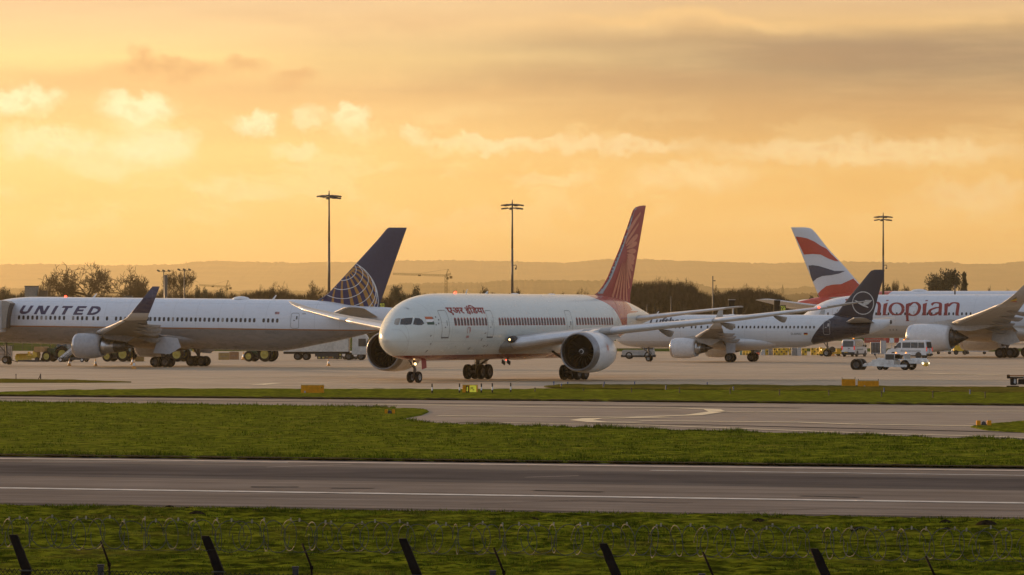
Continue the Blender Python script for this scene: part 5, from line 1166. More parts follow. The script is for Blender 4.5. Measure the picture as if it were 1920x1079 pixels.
for i, (kd, px, py, wpx, lb) in enumerate(trees):
    D = 1130 + (i * 37 % 60) - 30 if kd not in ('oak',) else 1110 + (i * 13 % 25)
    x, y = atD(px, D); h = zat(py, D); w_ = wpx * D / FPX; kz = h / HB[kd][0]; kx = w_ / HB[kd][1]; p = protos[kd]; rz = 0 if i == 0 else (i * 1.7)
    if kd in used: dup(p, (x, y, 0), rz, lb, TG if kd[:3] not in ('eve', 'con') else 'evergreens beyond the airfield', (kx, kx, kz))
    else: p.location = (x, y, 0); p.scale = (kx, kx, kz); p.rotation_euler = (0, 0, rz); p['label'] = lb; used.add(kd); p['group'] = TG if kd[:3] not in ('eve', 'con') else 'evergreens beyond the airfield'
# the wood that reads as one mass
wt = [(-600, 549), (0, 547), (60, 549), (100, 551), (250, 551), (330, 549), (390, 545), (450, 550), (500, 540), (545, 546), (590, 552), (640, 554), (720, 556), (740, 548), (800, 551), (840, 556), (900, 560), (1080, 559), (1150, 545), (1185, 527), (1240, 524), (1290, 527), (1312, 543), (1335, 552), (1360, 542), (1400, 537), (1450, 544), (1480, 562), (1560, 566), (1640, 552), (1700, 548), (1740, 552), (1830, 556), (1920, 560), (2600, 550)]
mb = MB(); n = 700; Dw = 1175
rs = []
for i in range(n + 1):
    px = -600 + 3200 * i / n; yy = float(np.interp(px, [p[0] for p in wt], [p[1] for p in wt])) + 13 + 3.5 * pnoise(Vector((px * .09, 0, 0))) + 1.5 * pnoise(Vector((px * .3, 0, 4))); z = zat(yy, Dw); X = (px - 960) * Dw / FPX
    rs.append([(X, Dw - 9 + 1.5 * pnoise(Vector((px * .2, 1, 0))), 0), (X, Dw - 8 + 2 * pnoise(Vector((px * .2, 2, 0))), z * .5), (X, Dw - 4 + 2 * pnoise(Vector((px * .2, 3, 0))), z * .85), (X, Dw, z), (X, Dw + 8, z * .8), (X, Dw + 12, 0)])
vs = [v for r in rs for v in r]; mb.add(vs, [(i * 6 + j, (i + 1) * 6 + j, (i + 1) * 6 + j + 1, i * 6 + j + 1) for i in range(n) for j in range(5)], 0, True)
N = 100000; px = rng.uniform(-600, 2600, N); yy = np.interp(px, [p[0] for p in wt], [p[1] for p in wt]); 
for i in range(N):
    zt_ = zat(yy[i] + 1.0 - 6.0 * pnoise(Vector((px[i] * .12, 0, 8))) - 2.5 * abs(pnoise(Vector((px[i] * .5, 0, 8)))), Dw); h = rng.uniform(1.2, 4.0); z0 = max(0, (zt_ - h) * rng.uniform(.45, 1.0) ** .6); D = Dw - rng.uniform(3, 12); X = (px[i] - 960) * Dw / FPX
    w_ = rng.uniform(.04, .12); l = rng.normal(0, .28) * h; o = len(mb.V); mb.V += [(X - w_, D, z0), (X + w_, D, z0), (X + l, D + rng.normal(0, .5), z0 + h)]; mb.F.append((o, o + 1, o + 2)); mb.M.append(0); mb.S.append(False)
tag(mb.obj('woodland', m_wood, recalc=False), 'brown bare woodland edge running behind all the parked aircraft', 'woodland', kind='stuff')
hedge = MB(); n = 500
for D_, pts in ((790, None),):
    pass

# airfield masts
m_mast = mat('mast_steel', (.085, .075, .065), .5, .3)
def light_mast(px, ytop, ybase, wpx, label, two=False, cam_=False):
    D = FPX * CH / (ybase - YH); x, y = atD(px, D); h = zat(ytop, D); t = thing('light_mast', label, 'light mast', (x, y, 0), 0, 'tall apron light masts')
    MB().tube((0, 0, 0), (0, 0, h * .35), .26, .20, 14).tube((0, 0, h * .35), (0, 0, h * .7), .20, .15, 14).tube((0, 0, h * .7), (0, 0, h), .15, .10, 14).box((0, 0, .1), (.9, .9, .2)).box((.25, -.05, 1.6), (.12, .35, .6)).obj('pole', m_mast, t)
    w_ = wpx * D / FPX / 2
    for lvl, zz, kk in ((0, h - .35, 1.0), (1, h - .85 if two else h - .6, .95)):
        ring = MB().lathe([(-.04, w_ * .55), (.04, w_ * .55), (.04, w_ * .5), (-.04, w_ * .5), (-.04, w_ * .55)], (0, 0, zz), (0, 0, 1), 20)
        for k in range(4): a = k * math.pi / 2 + .3; ring.tube((0, 0, zz), (w_ * .55 * math.cos(a), w_ * .55 * math.sin(a), zz), .035, n=5)
        hd = ring.obj('lamp_ring', m_mast, t)
        for k in range(6 if lvl == 0 else (4 if two else 3)):
            a = (k * 60 + 10) if lvl == 0 else (k * 80 - 60); a = R(a); c = Vector((w_ * .72 * kk * math.cos(a), w_ * .72 * kk * math.sin(a), zz - .02))
            MB().box((0, 0, 0), (1.0, .5, .2), 0, bev=.05, xf=Matrix.Translation(c) @ Matrix.Rotation(a, 4, 'Z') @ Matrix.Rotation(R(8), 4, 'Y')).obj('floodlight', m_mast, hd)
    MB().lathe([(0, .07), (.35, .06), (.4, .01)], (0, 0, h), (0, 0, 1), 8).obj('finial', m_mast, t)
    if cam_:
        zc = h - (498 - ytop) * D / FPX
        MB().tube((0, 0, zc), (.55, 0, zc + .05), .05).tube((.55, 0, zc + .05), (.62, 0, zc - .35), .05).lathe([(0, .12), (.15, .14), (.28, .05)], (.5, 0, zc - .6), (0, 0, 1), 10).obj('camera_arm', m_mast, t)
light_mast(617, 363, 673, 46, 'tall light mast in front of the globe tail, leftmost of the tall masts')
light_mast(960.5, 380, 667.5, 42, 'tall light mast with two tiers of lamps above the middle jet cabin roof', True, True)
light_mast(1656, 403, 657.5, 34, 'tall light mast at the right behind the dark crane tail', True, True)
def small_mast(px, ytop, D, label, heads=3, w_=.12, cat='floodlight mast', group='small three-lamp masts'):
    x, y = atD(px, D); h = zat(ytop, D); t = thing('floodlight_mast', label, cat, (x, y, 0), 0, group)
    MB().tube((0, 0, 0), (0, 0, h), w_ * 1.5, w_, 10).obj('pole', m_mast, t)
    if heads == 3:
        MB().tube((-1.2, 0, h - .1), (1.2, 0, h - .1), .05).obj('crossbar', m_mast, t)
        for k in (-1, 0, 1): MB().box((k * 1.25, 0, h + .12), (.75, .4, .38), 0, (0, R(25), 0), bev=.1).obj('floodlight', m_mast, t)
    return t
small_mast(307, 509, 1050, 'slim mast with three floodlights, left one of the pair behind the left jet')
small_mast(345.5, 507, 1050, 'slim mast with three floodlights, right one of the pair behind the left jet')
tag(MB().tube((0, 0, 0), (0, 0, zat(516, 1045)), .42, .38, 12).obj('chimney_flue', m_mast), 'dark plain flue pipe standing beside the left three-lamp mast', 'flue').location = (*atD(311, 1045), 0)
t = thing('camera_pole', 'thin pole with a small camera box among the bare trees right of the red fin', 'pole', (*atD(1336.5, 760), 0))
h = zat(518, 760); MB().tube((0, 0, 0), (0, 0, h), .14, .09).obj('pole', m_mast, t); MB().box((.28, -.1, h - .8), (.35, .3, .18)).tube((0, 0, h - .8), (.25, -.1, h - .8), .03).obj('camera', m_mast, t)
tag(MB().tube((0, 0, 0), (0, 0, zat(535, 900)), .2, .16, 10).box((0, 0, .15), (.6, .6, .3)).obj('plain_pole', m_mast), 'plain dark pole in front of the dark evergreens above the red title', 'pole').location = (*atD(1790.5, 900), 0)
for px, py, D, lb in ((1258, 557, 800, 'thin bare pole against the trees right of the red fin'), (1213, 572, 780, 'short thin pole just right of the red tail cone')):
    tag(MB().tube((0, 0, 0), (0, 0, zat(py, D)), .09, .07, 8).box((0, 0, zat(py, D)), (.4, .2, .12)).obj('lamp_post', m_mast), lb, 'pole').location = (*atD(px, D), 0)

def lattice(mb, a, b, w_, n, r=.05):
    a = Vector(a); b = Vector(b); d = (b - a).normalized(); u = d.orthogonal().normalized(); v = d.cross(u); off = [(u + v) * w_ / 2, (u - v) * w_ / 2, (-u - v) * w_ / 2, (-u + v) * w_ / 2]
    for o in off: mb.tube(a + o, b + o, r, n=4)
    for k in range(n):
        p = a.lerp(b, k / n); q = a.lerp(b, (k + 1) / n)
        for j in range(4): mb.tube(p + off[j], q + off[(j + 1) % 4], r * .7, n=3)
def crane(px, ytop, ybase_z, D, jib_px, cj_px, label):
    x, y = atD(px, D); z = zat(ytop, D); s_ = D / FPX; t = thing('tower_crane', label, 'crane', (x, y, 0), 0, 'far tower cranes')
    mb = MB(); lattice(mb, (0, 0, 0), (0, 0, z), 1.2, 14, .09); mb.obj('tower', m_hill, t)
    mb = MB(); lattice(mb, (0, 0, z), (jib_px * s_, 0, z + 3 * s_), .8, 24, .06); mb.obj('jib', m_hill, t)
    mb = MB(); lattice(mb, (0, 0, z), (cj_px * s_, 0, z + 1), .8, 5, .07); mb.box((cj_px * s_, 0, z - 1), (1.6, 1.0, 1.5)); mb.obj('counter_jib', m_hill, t)
    mb = MB(); lattice(mb, (0, 0, z), (4 * s_, 0, z + 12 * s_), .5, 5, .05); mb.tube((4 * s_, 0, z + 12 * s_), (jib_px * s_ * .55, 0, z + 3 * s_), .05, n=4).tube((4 * s_, 0, z + 12 * s_), (cj_px * s_, 0, z + 1), .05, n=4); mb.obj('mast_head', m_hill, t)
    MB().box((.9, -.8, z - 1.6), (1.1, 1.1, 1.5)).obj('cab', m_hill, t); MB().box((jib_px * s_ * .5, 0, z + 2.0 * s_ - .5), (1.5, .9, .9)).obj('trolley', m_hill, t)
crane(836.5, 517, 0, 2600, -100, 9, 'tower crane with a long jib pointing left, right of the navy tail')
crane(424, 538, 0, 2900, -50, 8, 'faint small tower crane low over the trees above the left jet')
# small buildings in the wood
b = thing('plant_building', 'plain grey box building among the trees above the left jet nose', 'building', (*atD(59.5, 1080), 0))
hh = zat(537.5, 1080); MB().box((0, 0, hh / 2), (2.95, 4, hh)).obj('wall', mat('cladding', (.20, .19, .18), .7), b); MB().box((0, 0, hh + .05), (3.1, 4.2, .2)).obj('roof', m_mast, b)
b = thing('hut', 'brown block hut right beside the grey box building', 'building', (*atD(82, 1080), 0)); hh = zat(546, 1080)
MB().box((0, 0, hh / 2), (1.7, 3, hh)).obj('wall', mat('brown_block', (.06, .045, .035), .8), b); MB().box((0, 0, hh + .04), (1.9, 3.2, .15)).obj('roof', m_mast, b)
b = thing('hut', 'small grey roof box poking over the cabin roof left of the raised winglet', 'building', (*atD(241, 1040), 0)); hh = zat(556, 1040)
MB().box((0, 0, hh / 2), (1.7, 3, hh)).obj('wall', mat('grey_block', (.14, .14, .14), .8), b); MB().box((0, 0, hh + .05), (1.9, 3.2, .2)).obj('roof', m_mast, b)

# stand number boards and dark docking boxes
m_led = mat('board_digits', (.35, .36, .05), .5, emit=(.6, .62, .08), estr=.35)
def board(px0, px1, y0, y1, D, txt, label):
    x, y = atD((px0 + px1) / 2, D); s_ = D / FPX; w_ = (px1 - px0) * s_; z1, z0 = zat(y0, D), zat(y1, D); t = thing('stand_sign', label, 'sign', (x, y, 0))
    MB().tube((0, .25, 0), (0, .25, z0), .1).tube((-w_ * .3, .2, z0 - .1), (w_ * .3, .2, z0 - .1), .05).obj('post', grey, t); MB().box((0, 0, (z0 + z1) / 2), (w_, .35, z1 - z0), bev=.05).obj('board', blackp, t)
    mb = MB(); ps = place_polys(text_polys(txt, off=.01), -w_ * .42, z0 + (z1 - z0) * .12, w_ * .84, (z1 - z0) * .76)
    for p in ps: mb.add([(a, -.19, b) for a, b in p], [tuple(range(len(p)))])
    mb.obj('digits', m_led, t, False)
board(711.5, 723, 567.5, 582.5, 700, '255L', 'black gate board with yellow-green 255L between the navy tail and the white nose')
board(1463, 1473.5, 572.5, 584, 760, '256', 'small gate board with yellow-green 256 above the wing, left of the striped fin')
def dockbox(px0, px1, y0, y1, D, label):
    x, y = atD((px0 + px1) / 2, D); s_ = D / FPX; w_ = (px1 - px0) * s_; z1, z0 = zat(y0, D), zat(y1, D); t = thing('docking_display', label, 'display box', (x, y, 0), 0, 'dark docking display boxes')
    MB().tube((w_ * .2, .4, 0), (w_ * .2, .4, z0 + .4), .14).obj('post', grey, t)
    MB().add([(-w_ / 2, -.4, z1), (w_ / 2, -.4, z1), (w_ * .34, -.3, z0), (-w_ * .5, -.3, z0), (-w_ / 2, .4, z1), (w_ / 2, .4, z1), (w_ * .34, .4, z0), (-w_ * .5, .4, z0)], [(0, 1, 2, 3), (7, 6, 5, 4), (0, 4, 5, 1), (1, 5, 6, 2), (2, 6, 7, 3), (3, 7, 4, 0)]).obj('housing', blackp, t)
    MB().box((0, -.1, z1 + .05), (w_ * 1.05, 1.2, .08)).obj('visor', grey, t)
dockbox(1365.5, 1378.5, 563, 575, 740, 'dark docking box above the thin tailplane tip, left one of two')
dockbox(1382, 1393, 577, 590, 740, 'dark docking box just below the tailplane tip, right one of two')
dockbox(1451, 1463, 563.5, 585.5, 755, 'tall dark docking box beside the 256 gate board')

# the air between here and the hills
hz = MB().box((0, 13500, 159.5), (14000, 28000, 321)).obj('haze', m_hill); tag(hz, kind='stuff')
hm = bpy.data.materials.new('haze_air'); hm.use_nodes = True; t_ = hm.node_tree; t_.nodes.clear(); vo = t_.nodes.new('ShaderNodeVolumePrincipled'); oo_ = t_.nodes.new('ShaderNodeOutputMaterial')
vo.inputs['Color'].default_value = (1.0, .85, .56, 1); vo.inputs['Density'].default_value = 5.2e-5; vo.inputs['Anisotropy'].default_value = .82; t_.links.new(vo.outputs[0], oo_.inputs['Volume'])
hz.data.materials.clear(); hz.data.materials.append(hm)
# ------------------------------------------------------------------ vehicles and ground equipment (local: front towards -X, +Z up)
def face(fx, fy): return math.atan2(-fy, -fx)
m_vglass = mat('vehicle_glass', (.03, .035, .038), .08, coat=.5)
m_amber = mat('amber_beacon', (.8, .3, .02), .3, emit=(1, .28, .04), estr=2)
m_tail = mat('tail_lamp', (.6, .02, .01), .3, emit=(1, .03, .02), estr=.3)
m_head = mat('head_lamp', (.9, .9, .8), .2, emit=(1, .82, .5), estr=2.5)
m_plas = mat('black_plastic', (.03, .03, .03), .6)
m_hv = mat('hi_vis', (.5, .6, .05), .6)
def road_wheel(par, x, y, z, r, wd, hub=None, name='wheel'):
    mb = MB(); tyre_mb(mb, (x, y, z), r, wd); s_ = 1 if y > 0 else -1
    o = mb.obj(name, black, par)
    MB().lathe([(s_ * wd * .45, r * .6), (s_ * wd * .38, r * .5), (s_ * wd * .30, r * .2), (s_ * wd * .42, r * .15), (s_ * wd * .42, .001)], (x, y, z), (0, 1, 0), 18).obj('rim', hub or m_hub, o); return o
def shell(outline, half, m, par, name='body', tumble=.08, zt=1.3, rnd=.07):
    """vehicle body from its side outline, with rounded shoulders and leaning sides"""
    n = len(outline); cx = sum(p[0] for p in outline) / n; cz = sum(p[1] for p in outline) / n; rs = []
    for f, sh in ((-1, rnd * 1.6), (-.985, rnd * .7), (-.93, 0), (.93, 0), (.985, rnd * .7), (1, rnd * 1.6)):
        ring = []
        for x, z in outline:
            k = 1 - sh / max(abs(x - cx), .6) * (abs(x - cx) > .3) ; kz = 1 - sh / 1.6
            X = cx + (x - cx) * (1 - sh / 3.2); Z = cz + (z - cz) * kz; y = half * f * (1 - tumble * max(0, z - zt) / 1.3); ring.append((X, y, Z))
        rs.append(ring)
    return MB().rings(rs, 0, False).obj(name, m, par)
def pane(par, pts, half, side, m=None, tumble=.08, zt=1.3, name='window', off=.012):
    """side glazing following the leaning side"""
    vs = [(x, side * (half * (1 - tumble * max(0, z - zt) / 1.3) + off), z) for x, z in pts]; vi = [(x, side * (half * (1 - tumble * max(0, z - zt) / 1.3) - .03), z) for x, z in pts]
    n = len(pts); return MB().add(vs + vi, [tuple(range(n)), tuple(range(2 * n - 1, n - 1, -1))] + [(i, (i + 1) % n, n + (i + 1) % n, n + i) for i in range(n)]).obj(name, m or m_vglass, par)
def make_van(label, loc, rz):
    t = thing('minibus', label, 'minibus', loc, rz, 'white minibuses on the apron'); H_ = 1.0
    ol = [(.0, .42), (-.02, .75), (.05, 1.02), (.28, 1.20), (1.0, 1.42), (1.75, 2.22), (2.05, 2.40), (2.6, 2.48), (5.4, 2.50), (5.72, 2.42), (5.86, 1.75), (5.92, 1.0), (5.92, .42)]
    shell(ol, H_, white, t)
    MB().box((2.95, 0, .40), (5.7, 1.94, .26)).box((.0, 0, .55), (.16, 1.8, .3), bev=.04).box((5.95, 0, .52), (.18, 1.9, .26), bev=.04).obj('lower_trim', m_plas, t)
    for s_ in (-1, 1):
        for y in (0,): pass
        pane(t, [(1.12, 1.44), (1.78, 2.12), (2.15, 2.14), (2.15, 1.42)], H_, s_); pane(t, [(2.35, 1.42), (2.35, 2.16), (3.55, 2.18), (3.55, 1.42)], H_, s_); pane(t, [(3.62, 1.42), (3.62, 2.18), (4.62, 2.18), (4.62, 1.42)], H_, s_); pane(t, [(4.7, 1.42), (4.7, 2.17), (5.55, 2.15), (5.62, 1.42)], H_, s_)
        for x in (1.05, 4.75): MB().lathe([(0, .46), (.02, .46)], (x, s_ * 1.0, .42), (0, s_, 0), 18, cap=(False, True)).obj('wheel_arch', m_plas, t); road_wheel(t, x, s_ * .88, .36, .36, .26)
        MB().box((.10, s_ * .78, .98), (.22, .34, .26), rot=(0, R(-25), 0), bev=.04).obj('headlight', m_head if s_ > 0 else glass, t)
        MB().box((5.92, s_ * .90, 1.25), (.07, .16, .55)).obj('tail_light', m_tail, t)
        MB().box((1.35, s_ * 1.18, 1.50), (.12, .22, .34), bev=.03).box((1.35, s_ * 1.04, 1.45), (.06, .2, .06)).obj('mirror', m_plas, t)
        MB().box((2.25, s_ * 1.003, 1.15), (.14, .03, .04)).box((3.6, s_ * 1.003, 1.0), (3.0, .02, .07)).obj('side_trim', m_plas, t)
    MB().add([(1.02, -.78, 1.46), (1.02, .78, 1.46), (1.74, .70, 2.24), (1.74, -.70, 2.24)], [(0, 1, 2, 3)]).box((1.36, 0, 1.83), (.02, .02, .02)).obj('windscreen', m_vglass, t).location = (-.035, 0, .03)
    MB().add([(5.915, -.80, 1.40), (5.915, .80, 1.40), (5.80, .74, 2.22), (5.80, -.74, 2.22)], [(0, 1, 2, 3)]).obj('rear_window', m_vglass, t).location = (.03, 0, 0)
    MB().box((5.95, 0, 1.1), (.02, .02, 1.5)).box((5.96, .15, 1.15), (.03, .3, .07)).obj('rear_door_seam', m_plas, t); MB().box((6.05, -.3, .62), (.02, .5, .12)).obj('number_plate', yellow, t)
    MB().lathe([(0, .11), (.12, .1), (.16, .02)], (2.3, -.35, 2.46), (0, 0, 1), 12).obj('beacon', m_amber, t); return t
x, y = G(1600, 668.5); make_van('white minibus seen from its rear corner, under the dark airliner tail', (x, y, 0), face(.37, .93)).location = (x + 1.0, y - .5, 0)
x, y = G(1712, 672.2); v2 = make_van('white minibus seen side-on in front of the wide-body engine, roof beacon lit', (x, y, 0), face(-.87, .49)); v2.location = (x - 2.95 * .87 - .55, y + 1.0, 0)

# towbarless tractor
x, y = G(1671, 694); t = thing('aircraft_tug', 'white towbarless tug with long lifting arm and open cab, crossing in front of the minibus', 'aircraft tug', (x, y, 0), face(.91, -.41)); 
# local x: front at -3.9, rear (black wheel cradle) at +3.9
m_tug = mat('tug_paint', (.62, .64, .64), .4, dirt=(.15, .12, .09, .6), dscale=1.4)
MB().box((.55, 0, .75), (2.5, 2.3, .72), bev=.08).box((.4, 0, 1.18), (1.6, 2.0, .18), bev=.05).box((-.9, 0, .45), (2.6, 2.5, .25), bev=.05).box((-2.9, 0, .92), (1.9, 2.35, .42), bev=.1).box((-3.0, -.5, 1.2), (1.5, .8, .16), bev=.04).box((-3.0, .6, 1.17), (1.3, .5, .10), bev=.03).obj('chassis', m_tug, t)
MB().add([(1.7, -.75, .95), (3.2, -.6, .55), (3.2, -.6, .35), (1.7, -.75, .45), (1.7, -.5, .95), (3.2, -.4, .55), (3.2, -.4, .35), (1.7, -.5, .45)], [(0, 1, 2, 3), (7, 6, 5, 4), (0, 4, 5, 1), (1, 5, 6, 2), (2, 6, 7, 3), (3, 7, 4, 0)]).add([(1.7, .5, .95), (3.2, .4, .55), (3.2, .4, .35), (1.7, .5, .45), (1.7, .75, .95), (3.2, .6, .55), (3.2, .6, .35), (1.7, .75, .45)], [(0, 1, 2, 3), (7, 6, 5, 4), (0, 4, 5, 1), (1, 5, 6, 2), (2, 6, 7, 3), (3, 7, 4, 0)]).box((2.4, 0, .62), (1.0, .9, .2)).tube((1.3, 0, 1.25), (2.3, 0, .8), .09).obj('lifting_arm', m_tug, t)
MB().box((-.75, 0, 1.74), (2.35, 2.1, .08), bev=.03).obj('cab_roof', white, t)
c = MB()
for px_ in (-1.85, -.7, .35):
    for s_ in (-1, 1): c.tube((px_, s_ * .98, 1.1), (px_ + (.1 if px_ < -1 else 0), s_ * .95, 1.72), .05, n=6)
c.box((.35, 0, 1.3), (.08, 2.0, .6)).obj('cab_frame', m_tug, t)
MB().box((-1.85, 0, 1.44), (.04, 1.85, .55)).obj('windscreen', mat('pale_glass', (.25, .27, .28), .1, coat=.4), t)
MB().box((-.2, 1.02, 1.1), (.95, .05, 1.2)).box((-.2, -1.02, 1.1), (.95, .05, 1.2)).obj('cab_door', m_vglass, t); MB().box((-.1, 0, 1.2), (.5, .6, .9), bev=.1).box((-1.2, .3, 1.35), (.1, .5, .5)).obj('seat', m_plas, t)
for s_ in (-1, 1):
    road_wheel(t, -1.95, s_ * 1.05, .55, .55, .4); road_wheel(t, .95, s_ * .85, .36, .36, .35)
    road_wheel(t, 3.7, s_ * .62, .55, .58, .5)
    MB().lathe([(-.22, .66), (.22, .66), (.22, .62), (-.22, .62), (-.22, .66)], (3.7, s_ * .62, .55), (0, 1, 0), 20).obj('mudguard', m_plas, t)
    MB().box((-3.92, s_ * .92, .72), (.1, .34, .18), bev=.03).obj('headlight', m_head, t)
    MB().box((-1.95, s_ * 1.12, 1.14), (1.5, .3, .12), bev=.04).obj('front_wing', m_tug, t)
MB().box((-3.95, 0, .62), (.14, 1.3, .42), bev=.05).box((-4.05, 0, .55), (.2, .5, .2)).obj('bumper', yellow, t)
for px_ in (-.6, .15): MB().lathe([(0, .09), (.12, .08), (.15, .01)], (px_ - .9, -.5 if px_ < 0 else .6, 1.79), (0, 0, 1), 10).obj('beacon', m_amber, t)
MB().tube((1.5, .3, 1.1), (1.75, .3, 1.75), .04).box((1.75, .3, 1.65), (.15, .25, .2)).obj('work_lamp', m_plas, t)
d = thing('person', 'tug driver in a yellow-green vest sitting in the open cab', 'person', (0, 0, 0)); d.matrix_world = Matrix.Translation((x, y, 0)) @ Matrix.Rotation(face(.91, -.41), 4, 'Z') @ Matrix.Translation((-.15, 0, -.28))
bpy.context.view_layer.update()
me_ = bpy.data.meshes.new('body'); bmv = [((0, 0, .95), .17), ((.03, 0, 1.2), .18), ((0, 0, 1.45), .19), ((-.02, 0, 1.60), .07), ((-.05, 0, 1.74), .115), ((0, .22, 1.45), .08), ((-.1, .28, 1.2), .06), ((-.4, .22, 1.22), .045), ((0, -.22, 1.45), .08), ((-.1, -.28, 1.2), .06), ((-.4, -.22, 1.22), .045), ((-.35, .12, .95), .1), ((-.4, .12, .55), .07), ((-.35, -.12, .95), .1), ((-.4, -.12, .55), .07)]
me_.from_pydata([v for v, r in bmv], [(0, 1), (1, 2), (2, 3), (3, 4), (2, 5), (5, 6), (6, 7), (2, 8), (8, 9), (9, 10), (0, 11), (11, 12), (0, 13), (13, 14)], [])
bo = bpy.data.objects.new('body', me_); C.objects.link(bo); bo.parent = d; sk = bo.modifiers.new('skin', 'SKIN')
for v, (p_, r_) in zip(me_.skin_vertices[0].data, bmv): v.radius = (r_, r_)
me_.skin_vertices[0].data[0].use_root = True; bo.modifiers.new('sub', 'SUBSURF').render_levels = 1; me_.materials.append(m_hv)
MB().lathe([(-.1, .10), (0, .125), (.06, .11), (.1, .02)], (-.05, 0, 1.78), (0, 0, 1), 12).obj('hair', m_plas, d)

# farm-type tractors under the left jet
m_yrim = mat('yellow_rim', (.38, .30, .05), .5)
def make_tractor(label, loc, rz, sc=1):
    t = thing('tractor', label, 'tractor', loc, rz, 'green tractors with yellow rims'); t.scale = (sc,) * 3
    shell([(.3, .9), (.25, 1.5), (.6, 1.72), (2.0, 1.78), (2.2, .9)], .38, green, t, 'hood', 0, 3)
    MB().box((1.7, 0, .78), (3.0, .55, .4), bev=.05).box((.2, 0, .8), (.35, .7, .55), bev=.04).box((1.2, 0, .5), (.3, 1.5, .25)).box((3.2, 0, .9), (.5, 1.0, .4)).obj('chassis', m_plas, t)
    shell([(2.0, 1.0), (1.95, 1.8), (2.15, 2.85), (3.4, 2.9), (3.55, 1.6), (3.3, 1.0)], .72, m_vglass, t, 'cab_glass', .05, 1.5); MB().box((2.78, 0, 2.92), (1.6, 1.6, .14), bev=.05).obj('cab_roof', green, t)
    for s_ in (-1, 1):
        road_wheel(t, 3.05, s_ * .95, .95, .95, .52, m_yrim); road_wheel(t, .75, s_ * .85, .68, .68, .42, m_yrim)
        MB().rings([[(3.05 + 1.05 * math.cos(R(a)), s_ * (.95 + k), .95 + 1.05 * math.sin(R(a))) for k in (-.3, .3)] for a in range(20, 171, 15)], closed=False, cap=(False, False)).obj('mudguard', green, t)
        MB().box((.24, s_ * .22, 1.4), (.04, .2, .12)).obj('headlight', glass, t)
    MB().tube((1.3, .3, 1.7), (1.3, .3, 2.6), .05).obj('exhaust', m_plas, t); return t
TF = face(-.93, .37)
tr1 = make_tractor('green tractor pushing the yellow snowplough under the nose of the left jet', (0, 0, 0), TF)
def place_px(o, px, py, dx=0):
    x, y = G(px, py); o.location = (x + dx, y, 0)
place_px(tr1, 84, 678.5)
for px, lb in ((197, 'green tractor right behind the left jet engine exhaust, between the traffic cones'), (298, 'green tractor behind the main wheels of the left jet'), (462, 'green tractor with both yellow wheels clear, under the rear cabin of the left jet')):
    t = dup(tr1, (0, 0, 0), TF, lb, 'green tractors with yellow rims'); place_px(t, px, 678.3)
# snowplough with yellow blade
t = thing('snowplough', 'yellow snowplough blade and carrier in front of the leftmost tractor', 'snowplough', (*G(66, 678.5), 0), TF)
MB().rings([[(-1.35 + .35 * math.cos(R(a)) + yy * .25, yy, .52 + .5 * math.sin(R(a))) for a in range(90, 271, 20)] for yy in (-1.5, 1.5)], closed=False, cap=(False, False)).obj('blade', yellow, t, False)
MB().box((-.2, 0, .55), (1.6, .5, .3), bev=.05).tube((-1, .6, .7), (.6, .3, .9), .08).tube((-1, -.6, .7), (.6, -.3, .9), .08).box((.2, 0, 1.0), (.6, .9, .8), bev=.1).box((-.9, 0, 1.0), (.2, .3, .5)).obj('carrier', yellow, t)
MB().box((.9, 0, 1.55), (1.5, 1.3, .7), bev=.1).obj('hopper', mat('hopper_orange', (.34, .19, .07), .6), t); MB().box((-.3, 0, .12), (3.0, 2.6, .18)).obj('brush', m_plas, t)
for s_ in (-1, 1): road_wheel(t, .7, s_ * .8, .3, .3, .2)
# belt loader with lettering
t = thing('belt_loader', 'white belt loader with raised sloping conveyor beside the left jet engine', 'belt loader', (*G(118, 679), 0), TF); 
sl = Matrix.Translation((.9, 0, 1.15)) @ Matrix.Rotation(R(-36), 4, 'Y')
MB().box((0, 0, 0), (3.2, 1.0, .42), bev=.04, xf=sl).obj('conveyor', white, t); MB().box((0, 0, .24), (3.1, .8, .05), xf=sl).obj('belt', m_plas, t)
MB().box((-.5, -.52, -.12), (1.2, .03, .07), xf=sl).box((.7, -.52, -.14), (1.1, .03, .05), xf=sl).obj('side_vents', m_plas, t)
mb = MB()
for p in place_polys(text_polys('EXCEL', off=.02), -.9, -.1, 1.7, .26): mb.add([tuple(sl @ Vector((a, -.515, b))) for a, b in p], [tuple(range(len(p)))])
mb.obj('lettering', grey, t, False)
MB().box((1.6, 0, .42), (3.6, 1.3, .3), bev=.05).tube((.2, 0, .5), (.6, 0, 1.0), .1).tube((2.2, 0, .5), (1.9, 0, 1.7), .1).obj('chassis', dgrey, t)
for s_ in (-1, 1): road_wheel(t, .0, s_ * .6, .28, .28, .2, mat('pale_hub', (.5, .5, .5), .4)); road_wheel(t, 3.0, s_ * .6, .28, .28, .2, mat('pale_hub', (.5, .5, .5), .4))
# cage cart at the left edge
t = thing('baggage_cart', 'beige caged baggage cart at the left edge under the airbridge', 'baggage cart', (*G(4, 684), 0), 0)
mc = mat('cart_canvas', (.34, .29, .24), .7, dirt=(.15, .12, .1, .5)); MB().box((0, 0, 1.45), (2.2, 1.4, 1.5), bev=.03).obj('cage_sheet', mc, t)
c = MB()
for xx in (-1.12, -.4, .35, 1.12):
    for yy in (-.72, .72): c.tube((xx, yy, .5), (xx, yy, 2.25), .03, n=5)
for zz in (.7, 1.25, 1.75, 2.25): c.tube((-1.12, -.74, zz), (1.12, -.74, zz), .025, n=5).tube((1.14, -.72, zz), (1.14, .72, zz), .025, n=5)
c.box((0, 0, .55), (2.3, 1.45, .14)).tube((1.2, 0, .5), (1.9, 0, .3), .05); c.obj('frame', mat('rust_frame', (.13, .09, .06), .7), t)
for xx in (-.8, .85):
    for s_ in (-1, 1): road_wheel(t, xx, s_ * .6, .25, .25, .16)
